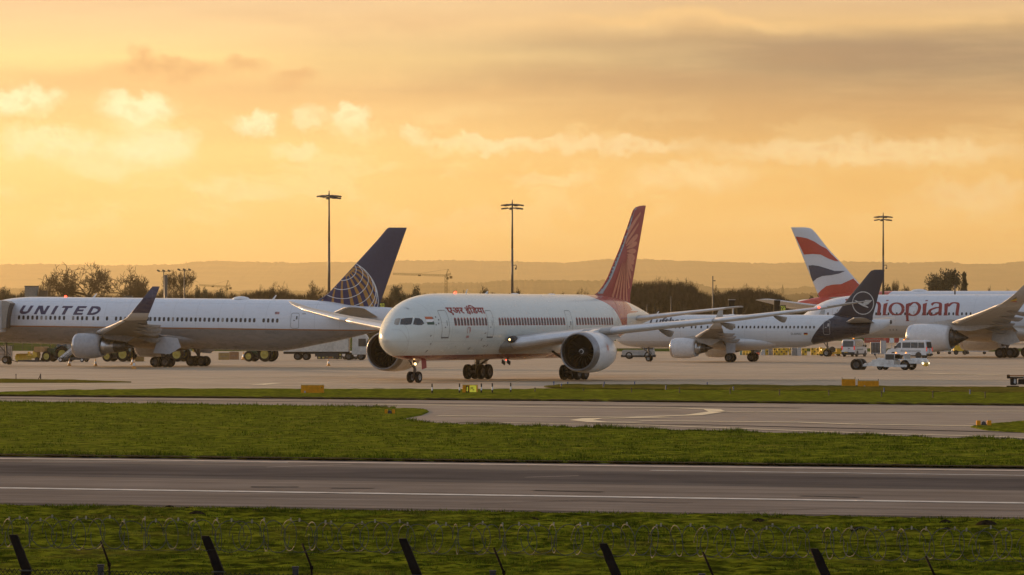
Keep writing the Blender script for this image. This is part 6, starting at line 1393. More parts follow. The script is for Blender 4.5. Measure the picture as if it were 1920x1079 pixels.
# airbridge head against the left jet
t = thing('airbridge', 'pale airbridge cabin with a beige folding hood over the front door of the left jet', 'airbridge', (0, 0, 0)); s_ = 514 / FPX
X = lambda px: (px - 960) * s_
ah = mat('hood_canvas', (.36, .33, .29), .8, var=.08); ring_o = [(X(4), 4.3), (X(4), 7.55), (X(14), 7.5), (X(20.5), 7.25), (X(17), 6.6), (X(14), 5.6), (X(12.5), 4.45)]
MB().prism(ring_o, 513.5, 518.5).obj('hood', ah, t); MB().prism([(X(12.3), 4.4), (X(13.0), 4.4), (X(14.6), 5.6), (X(17.6), 6.6), (X(21.2), 7.22), (X(20.4), 7.28), (X(16.8), 6.65), (X(13.8), 5.6)], 513.4, 518.6).obj('hood_seal', m_plas, t)
MB().box((X(-45), 514.5, 5.95), (6.0, 5.0, 3.3), bev=.1).box((X(-45), 514.5, 4.1), (6.2, 5.2, .3)).obj('cabin', mat('bridge_panel', (.50, .52, .52), .4), t); MB().box((X(-45), 514.5, 2.2), (.8, .8, 4.0)).box((X(-45), 514.5, .35), (3.5, 1.2, .5), bev=.1).obj('support_leg', grey, t)
for q in (-1, 1): road_wheel(t, X(-45) + q * 1.3, 513.6, .5, .5, .35)
for q in (-1, 1): MB().box((X(-20) + q * 1.0, 511.93, 6.2), (.9, .05, 1.1)).obj('window', m_vglass, t)

# lorry with a long pale box behind the globe tail
FT = face(.96, -.28)
t = thing('box_lorry', 'pale articulated lorry with a long box trailer behind the left jet tail', 'lorry', (*G(692, 675.5), 0), face(1, -.05)); 
ml = mat('lorry_pale', (.52, .49, .43), .5, dirt=(.3, .26, .2, .4))
shell([(0, .7), (-.05, 1.6), (.1, 2.9), (.5, 3.5), (2.1, 3.6), (2.15, .7)], 1.2, mat('lorry_cab', (.50, .48, .44), .5), t, 'cab', .03, 2); MB().add([(-.03, -1.0, 1.75), (-.03, 1.0, 1.75), (.1, .95, 2.75), (.1, -.95, 2.75)], [(0, 1, 2, 3)]).obj('windscreen', m_vglass, t).location = (-.05, 0, 0)
for s_ in (-1, 1): pane(t, [(.25, 1.8), (.32, 2.8), (1.3, 2.8), (1.3, 1.8)], 1.2, s_, tumble=.03, zt=2); MB().box((.1, s_ * 1.35, 2.3), (.1, .2, .5)).obj('mirror', m_plas, t)
MB().box((6.9, 0, 2.55), (8.6, 2.45, 2.9), bev=.06).obj('trailer_box', ml, t); MB().box((6.9, 0, .95), (8.6, .9, .3)).box((5.5, 1.1, .7), (3, .1, .5)).box((5.5, -1.1, .7), (3, .1, .5)).obj('chassis', m_plas, t)
for xx in (1.0, 2.6, 8.2, 9.3):
    for s_ in (-1, 1): road_wheel(t, xx, s_ * 1.0, .5, .5, .3)
# mobile steps / platform, white tug and chequered blocks beside the mast
t = thing('service_platform', 'rusty orange service platform with railings behind the tall mast foot', 'platform', (*G(638, 674), 0), 0)
mo = mat('rusty_orange', (.30, .14, .04), .6, var=.2); c = MB()
for xx in (-1.0, 0, 1.0, 1.7): 
    for yy in (-.5, .5): c.tube((xx, yy, 1.1), (xx, yy, 2.1), .035, n=5)
for zz in (1.6, 2.1): c.tube((-1, -.5, zz), (1.7, -.5, zz), .035, n=5).tube((-1, .5, zz), (1.7, .5, zz), .035, n=5)
c.box((.3, 0, 1.05), (2.9, 1.1, .14)); c.box((-1.3, 0, .9), (.5, .9, 1.5)); c.obj('deck', mo, t); MB().tube((.3, 0, .3), (1.4, 0, 1.0), .06).tube((1.4, 0, .3), (.3, 0, 1.0), .06).box((.6, 0, .35), (2.6, 1.0, .25)).obj('scissor_base', m_plas, t)
for xx in (-.4, 1.5):
    for s_ in (-1, 1): road_wheel(t, xx, s_ * .5, .22, .22, .15)
t = thing('ground_power_unit', 'small white wheeled ground power unit with a red panel, beside the mast foot', 'power unit', (*G(656, 674.5), 0), 0)
MB().box((0, 0, .78), (2.0, 1.1, .72), bev=.12).obj('body', white, t); MB().box((-.15, -.57, .9), (.28, .03, .24)).obj('panel', mat('rust_red', (.35, .07, .04), .5), t); MB().box((-.5, -.57, .85), (.12, .03, .28)).box((.45, -.57, .9), (.1, .03, .3)).box((.7, -.57, .9), (.1, .03, .3)).obj('vent', m_plas, t)
for xx in (-.65, .3, .8):
    for s_ in (-1, 1): road_wheel(t, xx, s_ * .45, .27, .27, .18)
def chequer_block(label, loc, w_=.9, h=1.0, dark=True):
    t = thing('barrier_block', label, 'barrier', loc, 0, 'black and yellow chequered barriers'); MB().box((0, 0, h / 2), (w_, .5, h), bev=.05).obj('block', m_plas if dark else yellow, t)
    q = MB()
    for i in range(2):
        for j in range(3):
            if dark or (i + j) % 2 == 0: q.box((-w_ * .24 + i * w_ * .48, -.26, h * (.17 + .33 * j)), (w_ * .26, .03, h * .19), 0 if dark else 1)
    q.obj('chequers', [mat('chequer_yellow', (.50, .42, .10), .5), m_plas], t); return t
cb = chequer_block('black block with yellow squares standing left of the tall mast foot', (*G(602.5, 673.5), 0), 1.1, 1.1)
for px, py, lb in ((609.5, 673, 'black block with yellow squares touching the left of the mast foot'), (627, 673, 'black block with yellow squares just right of the mast foot'), (634, 673.3, 'black block with yellow squares nearest the white power unit')): dup(cb, (*G(px, py), 0), 0, lb, 'black and yellow chequered barriers')
GB = 'yellow chequered blocks under the dark-tailed jet'
yb = chequer_block('x', (0, 0, 0), .75, 1.05, False); yb['group'] = GB
row = [(1397, 'a'), (1403, 'a'), (1408, 'a'), (1436, 'b'), (1454.5, 'b'), (1463, 'b'), (1472, 'c'), (1484, 'c'), (1508, 'd'), (1525, 'd'), (1535, 'd'), (1543, 'd')]
txt = {'a': 'yellow chequered block between the main wheels of the dark-tailed jet', 'b': 'yellow chequered block among pale blocks right of the wheels of the dark-tailed jet', 'c': 'yellow chequered block left of the tall grey block under the dark-tailed jet', 'd': 'yellow chequered block right of the tall grey block, left of the minibus'}
for i, (px, k) in enumerate(row):
    lo = (*G(px, 666.2 + (i % 3) * .3), 0)
    if i == 0: yb.location = lo; yb['label'] = txt[k]
    else: dup(yb, lo, 0, txt[k], GB)
def crate_block(px, py, w_, h, m, label, name='concrete_block', cat='block', d=.9, lid=True):
    t = thing(name, label, cat, (*G(px, py), 0)); MB().box((0, 0, h / 2), (w_, d, h), bev=.04).obj('body', m, t)
    MB().box((0, 0, h + .02), (w_ * .9, d * .9, .06)).box((0, -d / 2 - .01, h * .5), (w_ * .6, .03, .05)).obj('lid', mat('lid_grey', (.2, .2, .2), .6), t); return t
pb = mat('pale_block', (.42, .44, .44), .7); gb = mat('mid_block', (.26, .26, .25), .8)
crate_block(1431, 666.5, .5, 1.05, pb, 'pale narrow block right of the wheels of the dark-tailed jet'); crate_block(1446, 666.3, .85, 1.0, gb, 'mid-grey block between two chequered blocks under the dark-tailed jet'); crate_block(1458.5, 666.3, .35, 1.0, pb, 'thin pale-blue block between chequered blocks under the dark-tailed jet')
crate_block(1490, 667.2, 1.0, 1.1, gb, 'broad grey block under the dark tail of the smaller jet'); crate_block(1498.5, 667.3, .55, 1.15, pb, 'tall pale block with dark top beside the broad grey block')
crate_block(1421, 666, .45, .95, red, 'red box just right of the far main wheels of the dark-tailed jet', 'red_box', 'box'); crate_block(1427, 666, .25, .3, white, 'tiny white box at the foot of the red box', 'white_box', 'box')
crate_block(1390, 666, .5, .7, mat('teal_box', (.12, .25, .25), .6), 'small teal box behind the main wheels of the dark-tailed jet', 'teal_box', 'box')
crate_block(262, 678, 1.1, 1.35, mat('ochre_box', (.32, .20, .06), .6), 'ochre box right behind the tractor wheel near the cones', 'ochre_box', 'box'); crate_block(420, 675, 1.4, .9, mat('ochre_box', (.32, .20, .06), .6), 'small ochre generator right of the left jet wheels', 'generator', 'generator')
crate_block(439, 674.5, 1.25, 1.0, mat('rust_box', (.28, .15, .07), .7), 'rusty brown crate left of the white cone under the left jet', 'brown_crate', 'crate'); crate_block(365, 660, .55, .7, yellow, 'yellow box hanging between the far wheels of the left jet', 'yellow_box', 'box')
# yellow deck loader and cages by the minibus
t = thing('low_loader', 'yellow low loader with lit lamps left of the rear-corner minibus', 'loader', (*G(1556, 668), 0)); MB().box((0, 0, .45), (3.4, 1.2, .3), bev=.05).box((-1.3, 0, .9), (.4, 1.0, .7), bev=.05).box((1.2, 0, .8), (.6, .9, .5), bev=.05).obj('body', yellow, t)
MB().lathe([(-.05, .42), (.05, .42)], (.3, -.7, .95), (0, 1, 0), 16, cap=(True, True)).obj('hose_reel', m_plas, t)
for xx in (-1.2, 1.2):
    for s_ in (-1, 1): road_wheel(t, xx, s_ * .5, .25, .25, .2)
for xx in (-.2, -1.3): MB().lathe([(0, .06), (.04, .07)], (xx, -.65, .9), (0, -1, 0), 10, cap=(True, True)).obj('lamp', m_lamp, t)
t = thing('cage_container', 'dark slatted cage container between the two minibuses', 'container', (*G(1641, 664.5), 0)); MB().box((0, 0, .95), (1.35, 1.2, 1.5)).obj('body', dgrey, t)
c = MB()
for k in range(7): c.tube((-.67 + k * .223, -.62, .2), (-.67 + k * .223, -.62, 1.7), .025, n=4)
c.box((0, 0, .15), (1.5, 1.3, .12)).box((0, 0, 1.74), (1.45, 1.3, .08)); c.obj('bars', grey, t)
for xx in (-.5, .5): road_wheel(t, xx, -.5, .14, .14, .1)
t = thing('metal_cabinet', 'grey equipment cabinet right of the dark cage container', 'cabinet', (*G(1656, 664), 0)); MB().box((0, 0, 1.0), (.8, .8, 2.0), bev=.04).obj('body', grey, t); MB().box((0, -.41, 1.5), (.5, .03, .5)).box((0, -.41, .6), (.5, .03, .7)).obj('door', pb, t)
D = 735; x0, y0 = atD(1640, D); t = thing('hoarding', 'red hoarding with white lettering above the dark cage container', 'sign', (x0, y0, 0)); zc = zat(638, D)
MB().box((0, 0, zc), (3.4, .1, .9)).obj('panel', mat('hoarding_red', (.42, .07, .05), .6), t); MB().box((-1.5, .1, zc / 2), (.1, .1, zc)).box((1.5, .1, zc / 2), (.1, .1, zc)).obj('post', grey, t)
c = MB(); r_ = random.Random(2)
for k in range(9): c.box((-1.3 + k * .33, -.07, zc + .02), (.06, .02, .4), rot=(0, R(r_.choice((-25, 0, 25))), 0)).box((-1.2 + k * .33, -.075, zc + .1), (.16, .02, .06))
c.obj('faded_marks', mat('faded_white', (.5, .35, .3), .6), t)
rw = None
for i, px in enumerate((1663, 1672, 1681, 1690, 1699)):
    mm = red if i % 2 == 0 else white; lo = (*atD(px, 730), 0); t = thing('water_barrier', ('red' if i % 2 == 0 else 'white') + ' plastic water barrier on the bank above the ' + ('left end' if i < 2 else ('middle' if i == 2 else 'right end')) + ' of the side-on minibus roof', 'barrier', lo, 0, 'red and white plastic barriers'); MB().prism([(-.36, 0), (.36, 0), (.34, .5), (.3, .9), (-.3, .9), (-.34, .5)], -.2, .2, xf=Matrix.Translation((0, 0, zat(643, 730)))).obj('shell', mm, t); MB().box((0, 0, zat(643, 730) / 2), (.1, .1, zat(643, 730))).obj('post', grey, t)
t = thing('container_loader', 'yellow container loader with dark ladder behind the wide-body engine exhaust', 'loader', (*G(1799, 665.5), 0)); MB().box((0, 0, .9), (1.8, 2.0, .7), bev=.1).box((-.3, 0, 1.6), (.7, 1.2, .7), bev=.1).box((.9, 0, 1.3), (.5, 1.8, 2.0), 1, bev=.05).obj('body', [yellow, m_plas], t); MB().tube((-.6, -.9, .4), (-.1, -.9, 2.2), .05).tube((-.2, -.9, .4), (.3, -.9, 2.2), .05).obj('ladder', dgrey, t)
for xx in (-.6, .7): road_wheel(t, xx, -.9, .35, .35, .25)
for i, (px, w_) in enumerate(((1770, 2.4), (1830, 3.6))):
    t = thing('baggage_dolly', ('empty low dolly between the side-on minibus and the yellow container loader', 'longer empty low dolly right of the yellow container loader')[i], 'dolly', (*G(px, 664.5), 0)); MB().box((0, 0, .45), (w_, 1.4, .12)).box((w_ / 2, 0, .62), (.06, 1.3, .3)).tube((-w_ / 2, 0, .4), (-w_ / 2 - .7, 0, .3), .04).obj('deck', grey, t)
    for xx in (-w_ * .35, w_ * .35):
        for s_ in (-1, 1): road_wheel(t, xx, s_ * .55, .2, .2, .14)
# pushback tractor at the nose of the dark-tailed jet
t = thing('pushback_tractor', 'low white pushback tractor at the nose wheel of the dark-tailed jet, in the jet blast', 'aircraft tug', (*G(1228, 673.5), 0), face(1, -.1))
MB().box((2.2, 0, .85), (4.3, 2.3, .7), bev=.15).box((.8, 0, 1.45), (1.4, 1.9, .7), bev=.15).obj('body', mat('tow_grey', (.33, .32, .30), .5), t); MB().box((.8, 0, 1.5), (1.44, 1.7, .4)).box((.8, 0, 1.5), (1.2, 1.94, .4)).obj('cab_glass', m_vglass, t); MB().box((2.2, 0, .4), (4.6, 2.1, .35)).obj('skirt', m_plas, t)
for xx in (.9, 3.4):
    for s_ in (-1, 1): road_wheel(t, xx, s_ * 1.0, .5, .5, .35)
# dark loader at the right edge
t = thing('pallet_loader', 'black lattice cargo loader with an orange top edge at the right frame edge', 'loader', (*G(1908, 727), 0), face(-1, .1)); md = mat('loader_black', (.012, .012, .013), .7, spec=.1)
c = MB().box((.6, 0, .80), (2.9, 1.3, .12)).box((-.75, 0, .9), (.25, 1.3, .3), bev=.03).box((-.35, 0, .5), (.5, 1.0, .6), bev=.05)
for xx in (-.1, .6, 1.3, 2.0): c.tube((xx, -.6, .25), (xx, -.6, .8), .04).tube((xx, .6, .25), (xx, .6, .8), .04)
c.tube((-.1, -.62, .3), (2.0, -.62, .3), .035).tube((.6, -.62, .25), (1.3, -.62, .8), .03); c.box((-.4, 0, .08), (1.0, 1.2, .12)).box((1.9, 0, .14), (.6, 1.2, .2)); c.obj('frame', md, t)
MB().box((.6, -.1, .97), (2.8, 1.2, .07)).obj('top_rail', mat('rail_orange', (.22, .09, .02), .6, spec=.1), t); MB().box((1.0, 0, .48), (1.9, 1.0, .42), bev=.05).obj('drive_unit', md, t); MB().lathe([(-.03, .12), (.03, .12)], (-.2, -.56, .45), (0, 1, 0), 12, cap=(True, True)).box((-.2, -.54, .62), (.2, .04, .2)).box((.5, -.64, .87), (.1, .03, .1)).box((1.1, -.64, .87), (.1, .03, .1)).obj('fitting', pb, t)

# traffic cones
def make_cone(label, loc, sc=1.0, m=None):
    t = thing('traffic_cone', label, 'traffic cone', loc, 0, 'traffic cones round the left jet'); t.scale = (sc,) * 3
    MB().box((0, 0, .04), (.48, .48, .08), bev=.01).lathe([(.08, .19), (.30, .145)], (0, 0, 0), (0, 0, 1), 14).obj('base', m or mat('cone_orange', (.60, .27, .04), .5), t); MB().lathe([(.30, .145), (.58, .085)], (0, 0, 0), (0, 0, 1), 14).obj('sleeve', white, t); MB().lathe([(.58, .085), (.86, .03), (.87, .001)], (0, 0, 0), (0, 0, 1), 14).obj('tip', m or mat('cone_orange', (.60, .27, .04), .5), t); return t
cn = make_cone('orange and white cone in front of the belt loader', (*G(130, 686.5), 0))
for px, py, sc, lb in ((179, 687, 1, 'slim cone below the exhaust of the left jet engine'), (248, 684.5, 1.05, 'cone standing behind its partner left of the left jet wheels'), (251, 692, 1.15, 'wide-based cone in front of its partner left of the left jet wheels'), (456.5, 675, 1.25, 'white cone beside the rusty crate under the left jet'), (616, 686.5, .95, 'lone orange cone below the foot of the tall mast'),
                   (1562, 667.5, 1.2, 'pale cone left of the rear-corner minibus, farther from it'), (1573, 668, 1.2, 'pale cone touching the rear of the rear-corner minibus')): dup(cn, (*G(px, py), 0), 0, lb, 'traffic cones round the left jet' if px < 1000 else 'cones beside the minibus', (sc,) * 3)

# ------------------------------------------------------------------ airfield furniture on the grass
def box_sign(px, ybase, w_, h, label, m, detail=None, posts=False, d=.35):
    x, y = G(px, ybase); t = thing('marker_board', label, 'marker board', (x, y, 0), -.1)
    MB().box((0, 0, h / 2 + .06), (w_, d, h), bev=.02).obj('board', m, t); MB().box((0, 0, h + .08), (w_ * 1.01, d * 1.03, .05)).obj('top_edge', mat('pale_edge', (.55, .42, .2), .5), t)
    for q in (-1, 1): MB().box((q * w_ * .47, 0, (h + (.22 if posts else 0)) / 2), (.05, d * .7, h + (.22 if posts else 0))).obj('leg', dgrey, t)
    return t
ysign = mat('sign_orange', (.66, .27, .010), .6, spec=.1, dirt=(.30, .12, .01, .35), dscale=2)
t = box_sign(586, 739.5, 1.7, .62, 'plain orange-yellow marker board on the grass left of the middle', ysign); MB().box((-.55, -.19, .17), (.1, .03, .16), bev=.02).obj('fitting', grey, t); MB().box((.7, -.19, .5), (.06, .02, .06)).obj('knob', dgrey, t)
t = box_sign(881.5, 738.5, 1.08, .60, 'yellow lit taxi sign with a black figure panel on the grass among striped posts', ysign, d=.7); ml_ = mat('lit_yellow', (.65, .60, .05), .4, emit=(.8, .75, .05), estr=.25)
MB().box((.26, -.36, .36), (.5, .03, .54)).obj('lit_face', ml_, t); MB().box((-.17, -.365, .36), (.22, .03, .5)).obj('dark_panel', blackp, t)
mb = MB()
for p in place_polys(text_polys('8', off=.03), -.23, .17, .12, .36): mb.add([(a, -.385, b) for a, b in p], [tuple(range(len(p)))])
mb.obj('figure', ml_, t, False); mb = MB()
for p in place_polys(text_polys('FL\u2192'[:2], off=.02), .08, .3, .28, .2): mb.add([(a, -.38, b) for a, b in p], [tuple(range(len(p)))])
mb.add([(.16, -.38, .22), (.34, -.38, .24), (.34, -.38, .20)], [(0, 1, 2)]); mb.obj('letters', blackp, t, False)
box_sign(1591, 727, 1.12, .62, 'taller narrow ochre board, left one of the pair on the apron edge at the right', ysign, posts=True); t = box_sign(1628, 727.5, 1.72, .50, 'lower wide ochre board, right one of the pair on the apron edge at the right', ysign, posts=True); MB().box((-.3, -.19, .12), (.1, .03, .16)).obj('fitting', grey, t)
def low_lamp(px, py, label, w_, rz=0):
    x, y = G(px, py); t = thing('edge_light_box', label, 'runway light', (x, y, 0), rz); MB().box((-w_ * .4, 0, .16), (w_ * .3, .3, .30), bev=.02).box((w_ * .4, 0, .16), (w_ * .3, .3, .30), bev=.02).obj('board', ysign, t); MB().lathe([(0, .13), (.14, .12), (.2, .06), (.22, .01)], (0, 0, .05), (0, 0, 1), 14).box((0, 0, .04), (w_ * .5, .3, .08)).obj('lamp_housing', dgrey, t); return t
low_lamp(731, 778, 'small orange edge light box at the tip of the grass point', .55); low_lamp(1844.5, 799.5, 'ochre light box at the edge of the grass corner on the right', .72)
low_lamp(36, 668, 'dark round lamp pair on the field behind the left jet nose', .3)
def striped_post(label, loc):
    t = thing('marker_post', label, 'marker post', loc, 0, 'black and white marker posts beside the taxi sign'); MB().lathe([(0, .055), (.28, .055)], (0, 0, 0), (0, 0, 1), 10).lathe([(.52, .055), (.78, .05), (.80, .01)], (0, 0, 0), (0, 0, 1), 10).obj('post', blackp, t); MB().lathe([(.28, .056), (.52, .056)], (0, 0, 0), (0, 0, 1), 10).obj('white_band', white, t); return t
sp = striped_post('striped marker post standing alone left of the yellow taxi sign', (*G(810, 739.5), 0))
for px, py, lb in ((861.5, 739, 'striped marker post just left of the yellow taxi sign'), (902.5, 739, 'striped marker post just right of the yellow taxi sign'), (923, 738.5, 'striped marker post second to the right of the yellow taxi sign'), (957.5, 738, 'striped marker post farthest right of the yellow taxi sign')): dup(sp, (*G(px, py), 0), 0, lb, 'black and white marker posts beside the taxi sign')
m_blue = mat('blue_marker', (.04, .09, .24), .5)
def stake(label, loc, m, h=.4, w_=.09, group='x', name='taxiway_marker', cat='taxiway marker', cap=None):
    t = thing(name, label, cat, loc, 0, group); MB().lathe([(0, w_ * .7), (h * .75, w_ * .6)], (0, 0, 0), (0, 0, 1), 8).obj('stem', m, t); MB().lathe([(h * .75, w_ * .85), (h * .95, w_ * .85), (h, .01)], (0, 0, 0), (0, 0, 1), 8, cap=(True, False)).obj('head', cap or m, t); return t
GB2 = 'blue taxiway edge markers'; bs = None
for i, (px, py, h, lb) in enumerate([(1038.5, 723.5, .26, 'blue marker at the left tip of the dry grass, first in line'), (1052.5, 729, .4, 'blue marker at the near edge of the dry grass tip'), (1064.5, 723, .3, 'blue marker on the far side of the dry grass below the engine'), (1133, 723, .3, 'blue marker right of the engine, upper one of a close pair'), (1131.5, 729, .36, 'blue marker right of the engine, lower one of a close pair'),
        (1190, 722.5, .3, 'blue marker below the blurred tug at the dry grass edge'), (1248.5, 732, .38, 'blue marker in mid grass below the nose of the dark-tailed jet'), (1326, 723, .26, 'blue marker below the white engine of the dark-tailed jet'), (1375, 735, .4, 'blue marker in mid grass below the main wheels of the dark-tailed jet'), (1657.5, 738, .42, 'blue marker in the grass below the ochre board pair'), (1818.5, 741, .4, 'blue marker in the grass left of the black loader')]):
    if bs is None: bs = stake(lb, (*G(px, py), 0), m_blue, .36, .07, GB2)
    else: dup(bs, (*G(px, py), 0), 0, lb, GB2, (1, 1, h / .36))
GB3 = 'short dark stakes in the grass'; ds = None; m_dst = mat('dark_stake', (.05, .035, .03), .7)
for i, (px, py, h, lb) in enumerate([(1003, 737, .42, 'short dark stake with an arm, leftmost in the grass island'), (1094, 736, .3, 'short dark stake below the main wheels of the taxiing jet'), (1184, 738, .45, 'short dark stake right of the taxiing jet engine'), (1274, 739, .5, 'short dark stake below the nose of the dark-tailed jet'), (1369, 741, .5, 'short dark stake left of a blue marker in mid grass'), (1461.5, 743, .5, 'short dark stake in the middle of the right grass'), (1554, 744.5, .5, 'short dark stake left of the ochre board pair'), (1653, 746.5, .5, 'short dark stake under the ochre board pair'), (1749, 748, .55, 'short reddish stake in the right grass'), (1847, 748, .5, 'short dark stake far right in the grass')]):
    if ds is None: ds = stake(lb, (*G(px, py), 0), m_dst, .42, .06, GB3, 'grass_stake', 'stake')
    else: dup(ds, (*G(px, py), 0), 0, lb, GB3, (1, 1, h / .42))
stake('thin dark post standing on the grass tongue at the far left', (*G(30, 711.5), 0), m_dst, .5, .06, None, 'grass_post', 'post')
t = thing('grass_post', 'dark post with a slanting strut on the grass tongue at the left', 'post', (*G(76, 711.5), 0)); MB().lathe([(0, .06), (.52, .05)], (0, 0, 0), (0, 0, 1), 8).obj('post', m_dst, t); MB().tube((-.2, 0, 0), (0, 0, .42), .04).obj('strut', m_dst, t)
# field fence far left
t = thing('field_fence', 'wire field fence on the green beyond the left jet nose', 'fence', (0, 0, 0)); D = 735; c = MB(); c2 = MB()
for k in range(16):
    px = -80 + k * 17.5; X_ = (px - 960) / FPX * D; c.tube((X_, D, 0), (X_, D, 2.0), .05, n=6)
for zz in (.4, .9, 1.4, 1.95): c2.tube(((-80 - 960) / FPX * D, D, zz), ((182 - 960) / FPX * D, D, zz), .018, n=4)
c.obj('posts', dgrey, t); c2.obj('wires', dgrey, t)
# ------------------------------------------------------------------ perimeter fence close to the camera
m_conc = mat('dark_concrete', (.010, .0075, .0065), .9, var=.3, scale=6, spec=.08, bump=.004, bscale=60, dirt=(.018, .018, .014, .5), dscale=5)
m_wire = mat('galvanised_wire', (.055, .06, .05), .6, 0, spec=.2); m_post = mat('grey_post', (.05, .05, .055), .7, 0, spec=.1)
def at_top(px, py, z): D = (CH - z) * FPX / (py - YH); return Vector(((px - 960) / FPX * D, D, z))
ZT = 2.72
tops = [at_top(25, 1003, ZT), at_top(385, 1005, ZT), at_top(755, 1011, ZT), at_top(1131, 1020, ZT), at_top(1526, 1028, ZT)]
fd = (tops[4] - tops[0]).normalized(); tops = [tops[0] - fd * 6.2, tops[0] - fd * 3.1] + tops + [tops[4] + fd * 3.1]
lab = ['fence post beyond the left edge', 'fence post left of the frame', 'thick cranked concrete fence post, leftmost in the foreground', 'thick cranked concrete fence post below the runway, second from the left', 'thick cranked concrete fence post in the middle of the foreground', 'thick cranked concrete fence post right of the middle', 'thick cranked concrete fence post farthest right in the foreground', 'fence post beyond the right edge']
arm = Vector((-.21, .16, .50)); GP = 'concrete fence posts'
for k, (p, lb) in enumerate(zip(tops, lab)):
    if k in (0,): continue
    b = p - arm; base = Vector((b.x + .03, b.y, 0)); w_ = .072
    t = thing('concrete_post', lb, 'fence post', base, 0, GP); r_ = random.Random(k)
    def sq(c, s1, j=0): return [(c[0] + s1 * a + r_.uniform(-j, j), c[1] + s1 * b_ + r_.uniform(-j, j), c[2]) for a, b_ in ((-1, -.8), (-.8, -1), (.8, -1), (1, -.8), (1, .8), (.8, 1), (-.8, 1), (-1, .8))]
    q = b - base; rs = [sq((0, 0, -.1), w_ * 1.1), sq((q.x * .5, 0, q.z * .5), w_ * 1.05), sq((q.x - .005, 0, q.z - .1), w_), sq((q.x, .02, q.z), w_)]
    for f in (.15, .35, .55, .75, .92, 1.0): a_ = q + arm * f; rs.append(sq((a_.x, a_.y, a_.z + r_.uniform(-.01, .01)), w_ * (1 - .12 * f) * (.86 if f == 1.0 else 1), .004))
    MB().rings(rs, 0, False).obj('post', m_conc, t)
    MB().tube((q.x - .1, q.y - .06, q.z - .02), (q.x + .1, q.y - .08, q.z - .02), .012, n=5).obj('wire_clip', m_wire, t)
# slim steel arms between the posts
st = [at_top(189, 1015, 2.6), at_top(567, 1020, 2.6), at_top(926, 1028, 2.6), at_top(1318, 1036, 2.6), at_top(1736, 1044, 2.6)]
for k, p in enumerate(st):
    t = thing('fence_stake', 'slim rusty steel arm leaning between %s' % ('the first and second concrete posts', 'the second and third concrete posts', 'the third and fourth concrete posts', 'the fourth and fifth concrete posts', 'the fifth concrete post and the right edge')[k], 'fence stake', p, 0, 'slim steel fence arms')
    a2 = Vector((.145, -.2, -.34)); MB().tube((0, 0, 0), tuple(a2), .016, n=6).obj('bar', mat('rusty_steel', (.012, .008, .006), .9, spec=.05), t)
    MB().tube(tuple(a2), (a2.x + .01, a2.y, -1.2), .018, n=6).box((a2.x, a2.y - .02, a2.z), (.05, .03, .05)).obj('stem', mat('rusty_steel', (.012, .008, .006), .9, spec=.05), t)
# galvanised straight posts
for k, (px, py) in enumerate([(189, 1058), (554, 1062), (924, 1069), (1316, 1075)]):
    p = at_top(px, py, 2.22); t = thing('steel_post', 'grey square-topped steel post at the bottom edge, %s' % ('near the left corner', 'right of the second concrete post', 'right of the third concrete post', 'right of the fourth concrete post')[k], 'fence post', (p.x, p.y, 0), 0, 'grey steel fence posts')
    MB().box((0, 0, 1.08), (.085, .085, 2.2)).obj('post', m_post, t); MB().box((0, 0, 2.20), (.10, .10, .03)).obj('cap', m_post, t)
# chain-link mesh with knuckled top
A = tops[0] - arm + Vector((0, .05, 0)); B = tops[-1] - arm + Vector((0, .05, 0)); L_ = (B - A).length; u = (B - A).normalized(); u.z = 0
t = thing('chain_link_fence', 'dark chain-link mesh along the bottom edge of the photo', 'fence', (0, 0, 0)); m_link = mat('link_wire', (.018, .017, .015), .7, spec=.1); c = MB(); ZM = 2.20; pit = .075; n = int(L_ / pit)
def flatw(c, a, b, r):  c.tube(a, b, r, n=3, cap=False, smooth=False)
for k in range(n):
    p0 = A + u * (k * pit)
    for z0 in range(0, 26):
        zb_ = ZM - z0 * pit; 
        if zb_ < .4: break
        a0 = (p0.x, p0.y, zb_ + (.02 if z0 == 0 else 0)); b0 = ((p0 + u * pit / 2).x, (p0 + u * pit / 2).y, zb_ - pit / 2); c0 = (p0.x, p0.y, zb_ - pit); d0 = ((p0 - u * pit / 2).x, (p0 - u * pit / 2).y, zb_ - pit / 2)
        if z0 < 5: flatw(c, a0, b0, .0052); flatw(c, a0, d0, .0052); flatw(c, b0, c0, .0052); flatw(c, d0, c0, .0052)
o = c.obj('mesh', m_link, t, False)
c = MB(); 
for zz in (2.20, 1.2, .4): c.tube((A.x, A.y, zz), (B.x, B.y, zz), .004, n=4)
c.obj('line_wire', m_link, t)
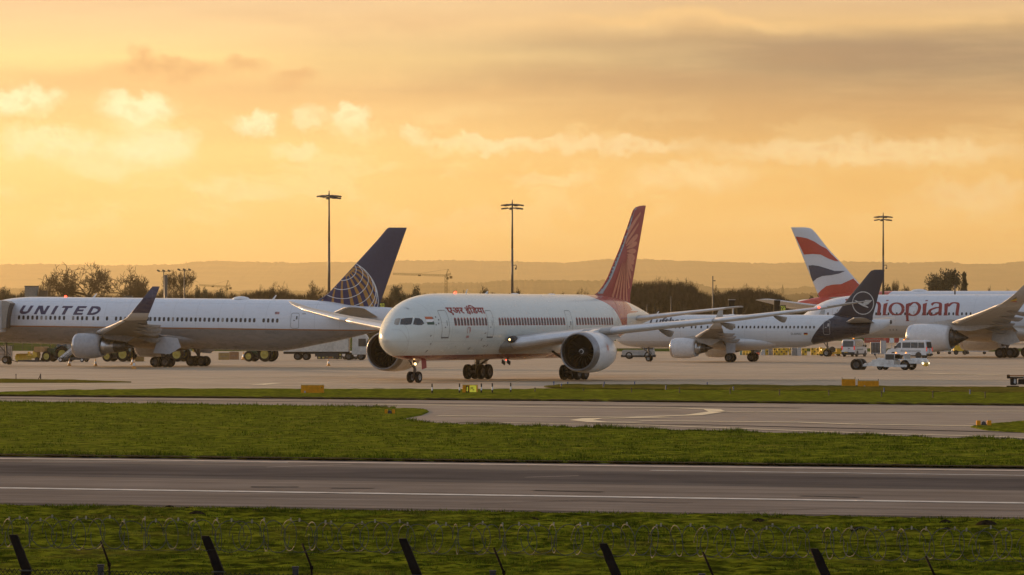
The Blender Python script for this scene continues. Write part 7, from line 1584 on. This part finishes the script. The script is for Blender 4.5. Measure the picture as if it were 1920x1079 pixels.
# razor wire coil: overlapping loops clipped together
t = thing('razor_wire', 'long coil of razor wire stretched above the fence in the foreground', 'razor wire', (0, 0, 0)); r_ = random.Random(5); c = MB(); tp = MB(); bb = MB()
P0 = at_top(-160, 1004, 2.68); P1 = at_top(2080, 1032, 2.68); 
def coil_z(px): return 2.66
N = 98; Lc = (P1 - P0).length; uu = (P1 - P0).normalized(); side = Vector((-uu.y, uu.x, 0)); rad = .225; pts = []
for k in range(N):
    ctr = P0 + uu * (Lc * (k + r_.uniform(-.22, .22)) / N) + Vector((0, 0, .05 + r_.uniform(-.02, .02))); yaw_ = R((38 if k % 2 else -42) + r_.uniform(-20, 20)); tilt = R(r_.uniform(-10, 10))
    e1 = (side * math.cos(yaw_) + uu * math.sin(yaw_)).normalized(); e2 = (Vector((0, 0, 1)) + uu * math.sin(tilt)).normalized(); rr = rad * r_.uniform(.92, 1.05); prev = None; M_ = 26
    gap = r_.randrange(M_)
    for j in range(M_ + 1):
        a = 2 * math.pi * j / M_; q = ctr + e1 * (rr * math.cos(a)) + e2 * (rr * math.sin(a)) + uu * (.05 * (j / M_ - .5))
        if prev is not None: c.tube(prev, q, .0062, n=4, cap=False)
        if j % 2 == 0:
            dn = (e1 * -math.sin(a) + e2 * math.cos(a)); rd = (e1 * math.cos(a) + e2 * math.sin(a))
            bb.add([tuple(q - dn * .016 + rd * .012), tuple(q), tuple(q - dn * .016 - rd * .012)], [(0, 1, 2)]); bb.add([tuple(q + dn * .016 + rd * .012), tuple(q), tuple(q + dn * .016 - rd * .012)], [(0, 1, 2)])
        prev = q
    tpz = ctr + e2 * rr
    if k % 3 != 1: tp.add([tuple(tpz + Vector((-.012, 0, -.02))), tuple(tpz + Vector((.012, 0, -.02))), tuple(tpz + Vector((.016, 0, .03))), tuple(tpz + Vector((-.008, 0, .035)))], [(0, 1, 2, 3)])
c.add(bb.V, bb.F, 0); c.add(tp.V, tp.F, 1); c.obj('coil', [m_wire, mat('clip_metal', (.26, .23, .16), .6, 0)], t, False)
c = MB()
for dz in (-.17,):
    for k in range(40):
        a = P0 + uu * (Lc * k / 40) + Vector((0, 0, dz + .012 * math.sin(k * 1.3))); b = P0 + uu * (Lc * (k + 1) / 40) + Vector((0, 0, dz + .012 * math.sin((k + 1) * 1.3))); c.tube(a, b, .003, n=4, cap=False)
c.obj('support_wire', m_wire, t, False)
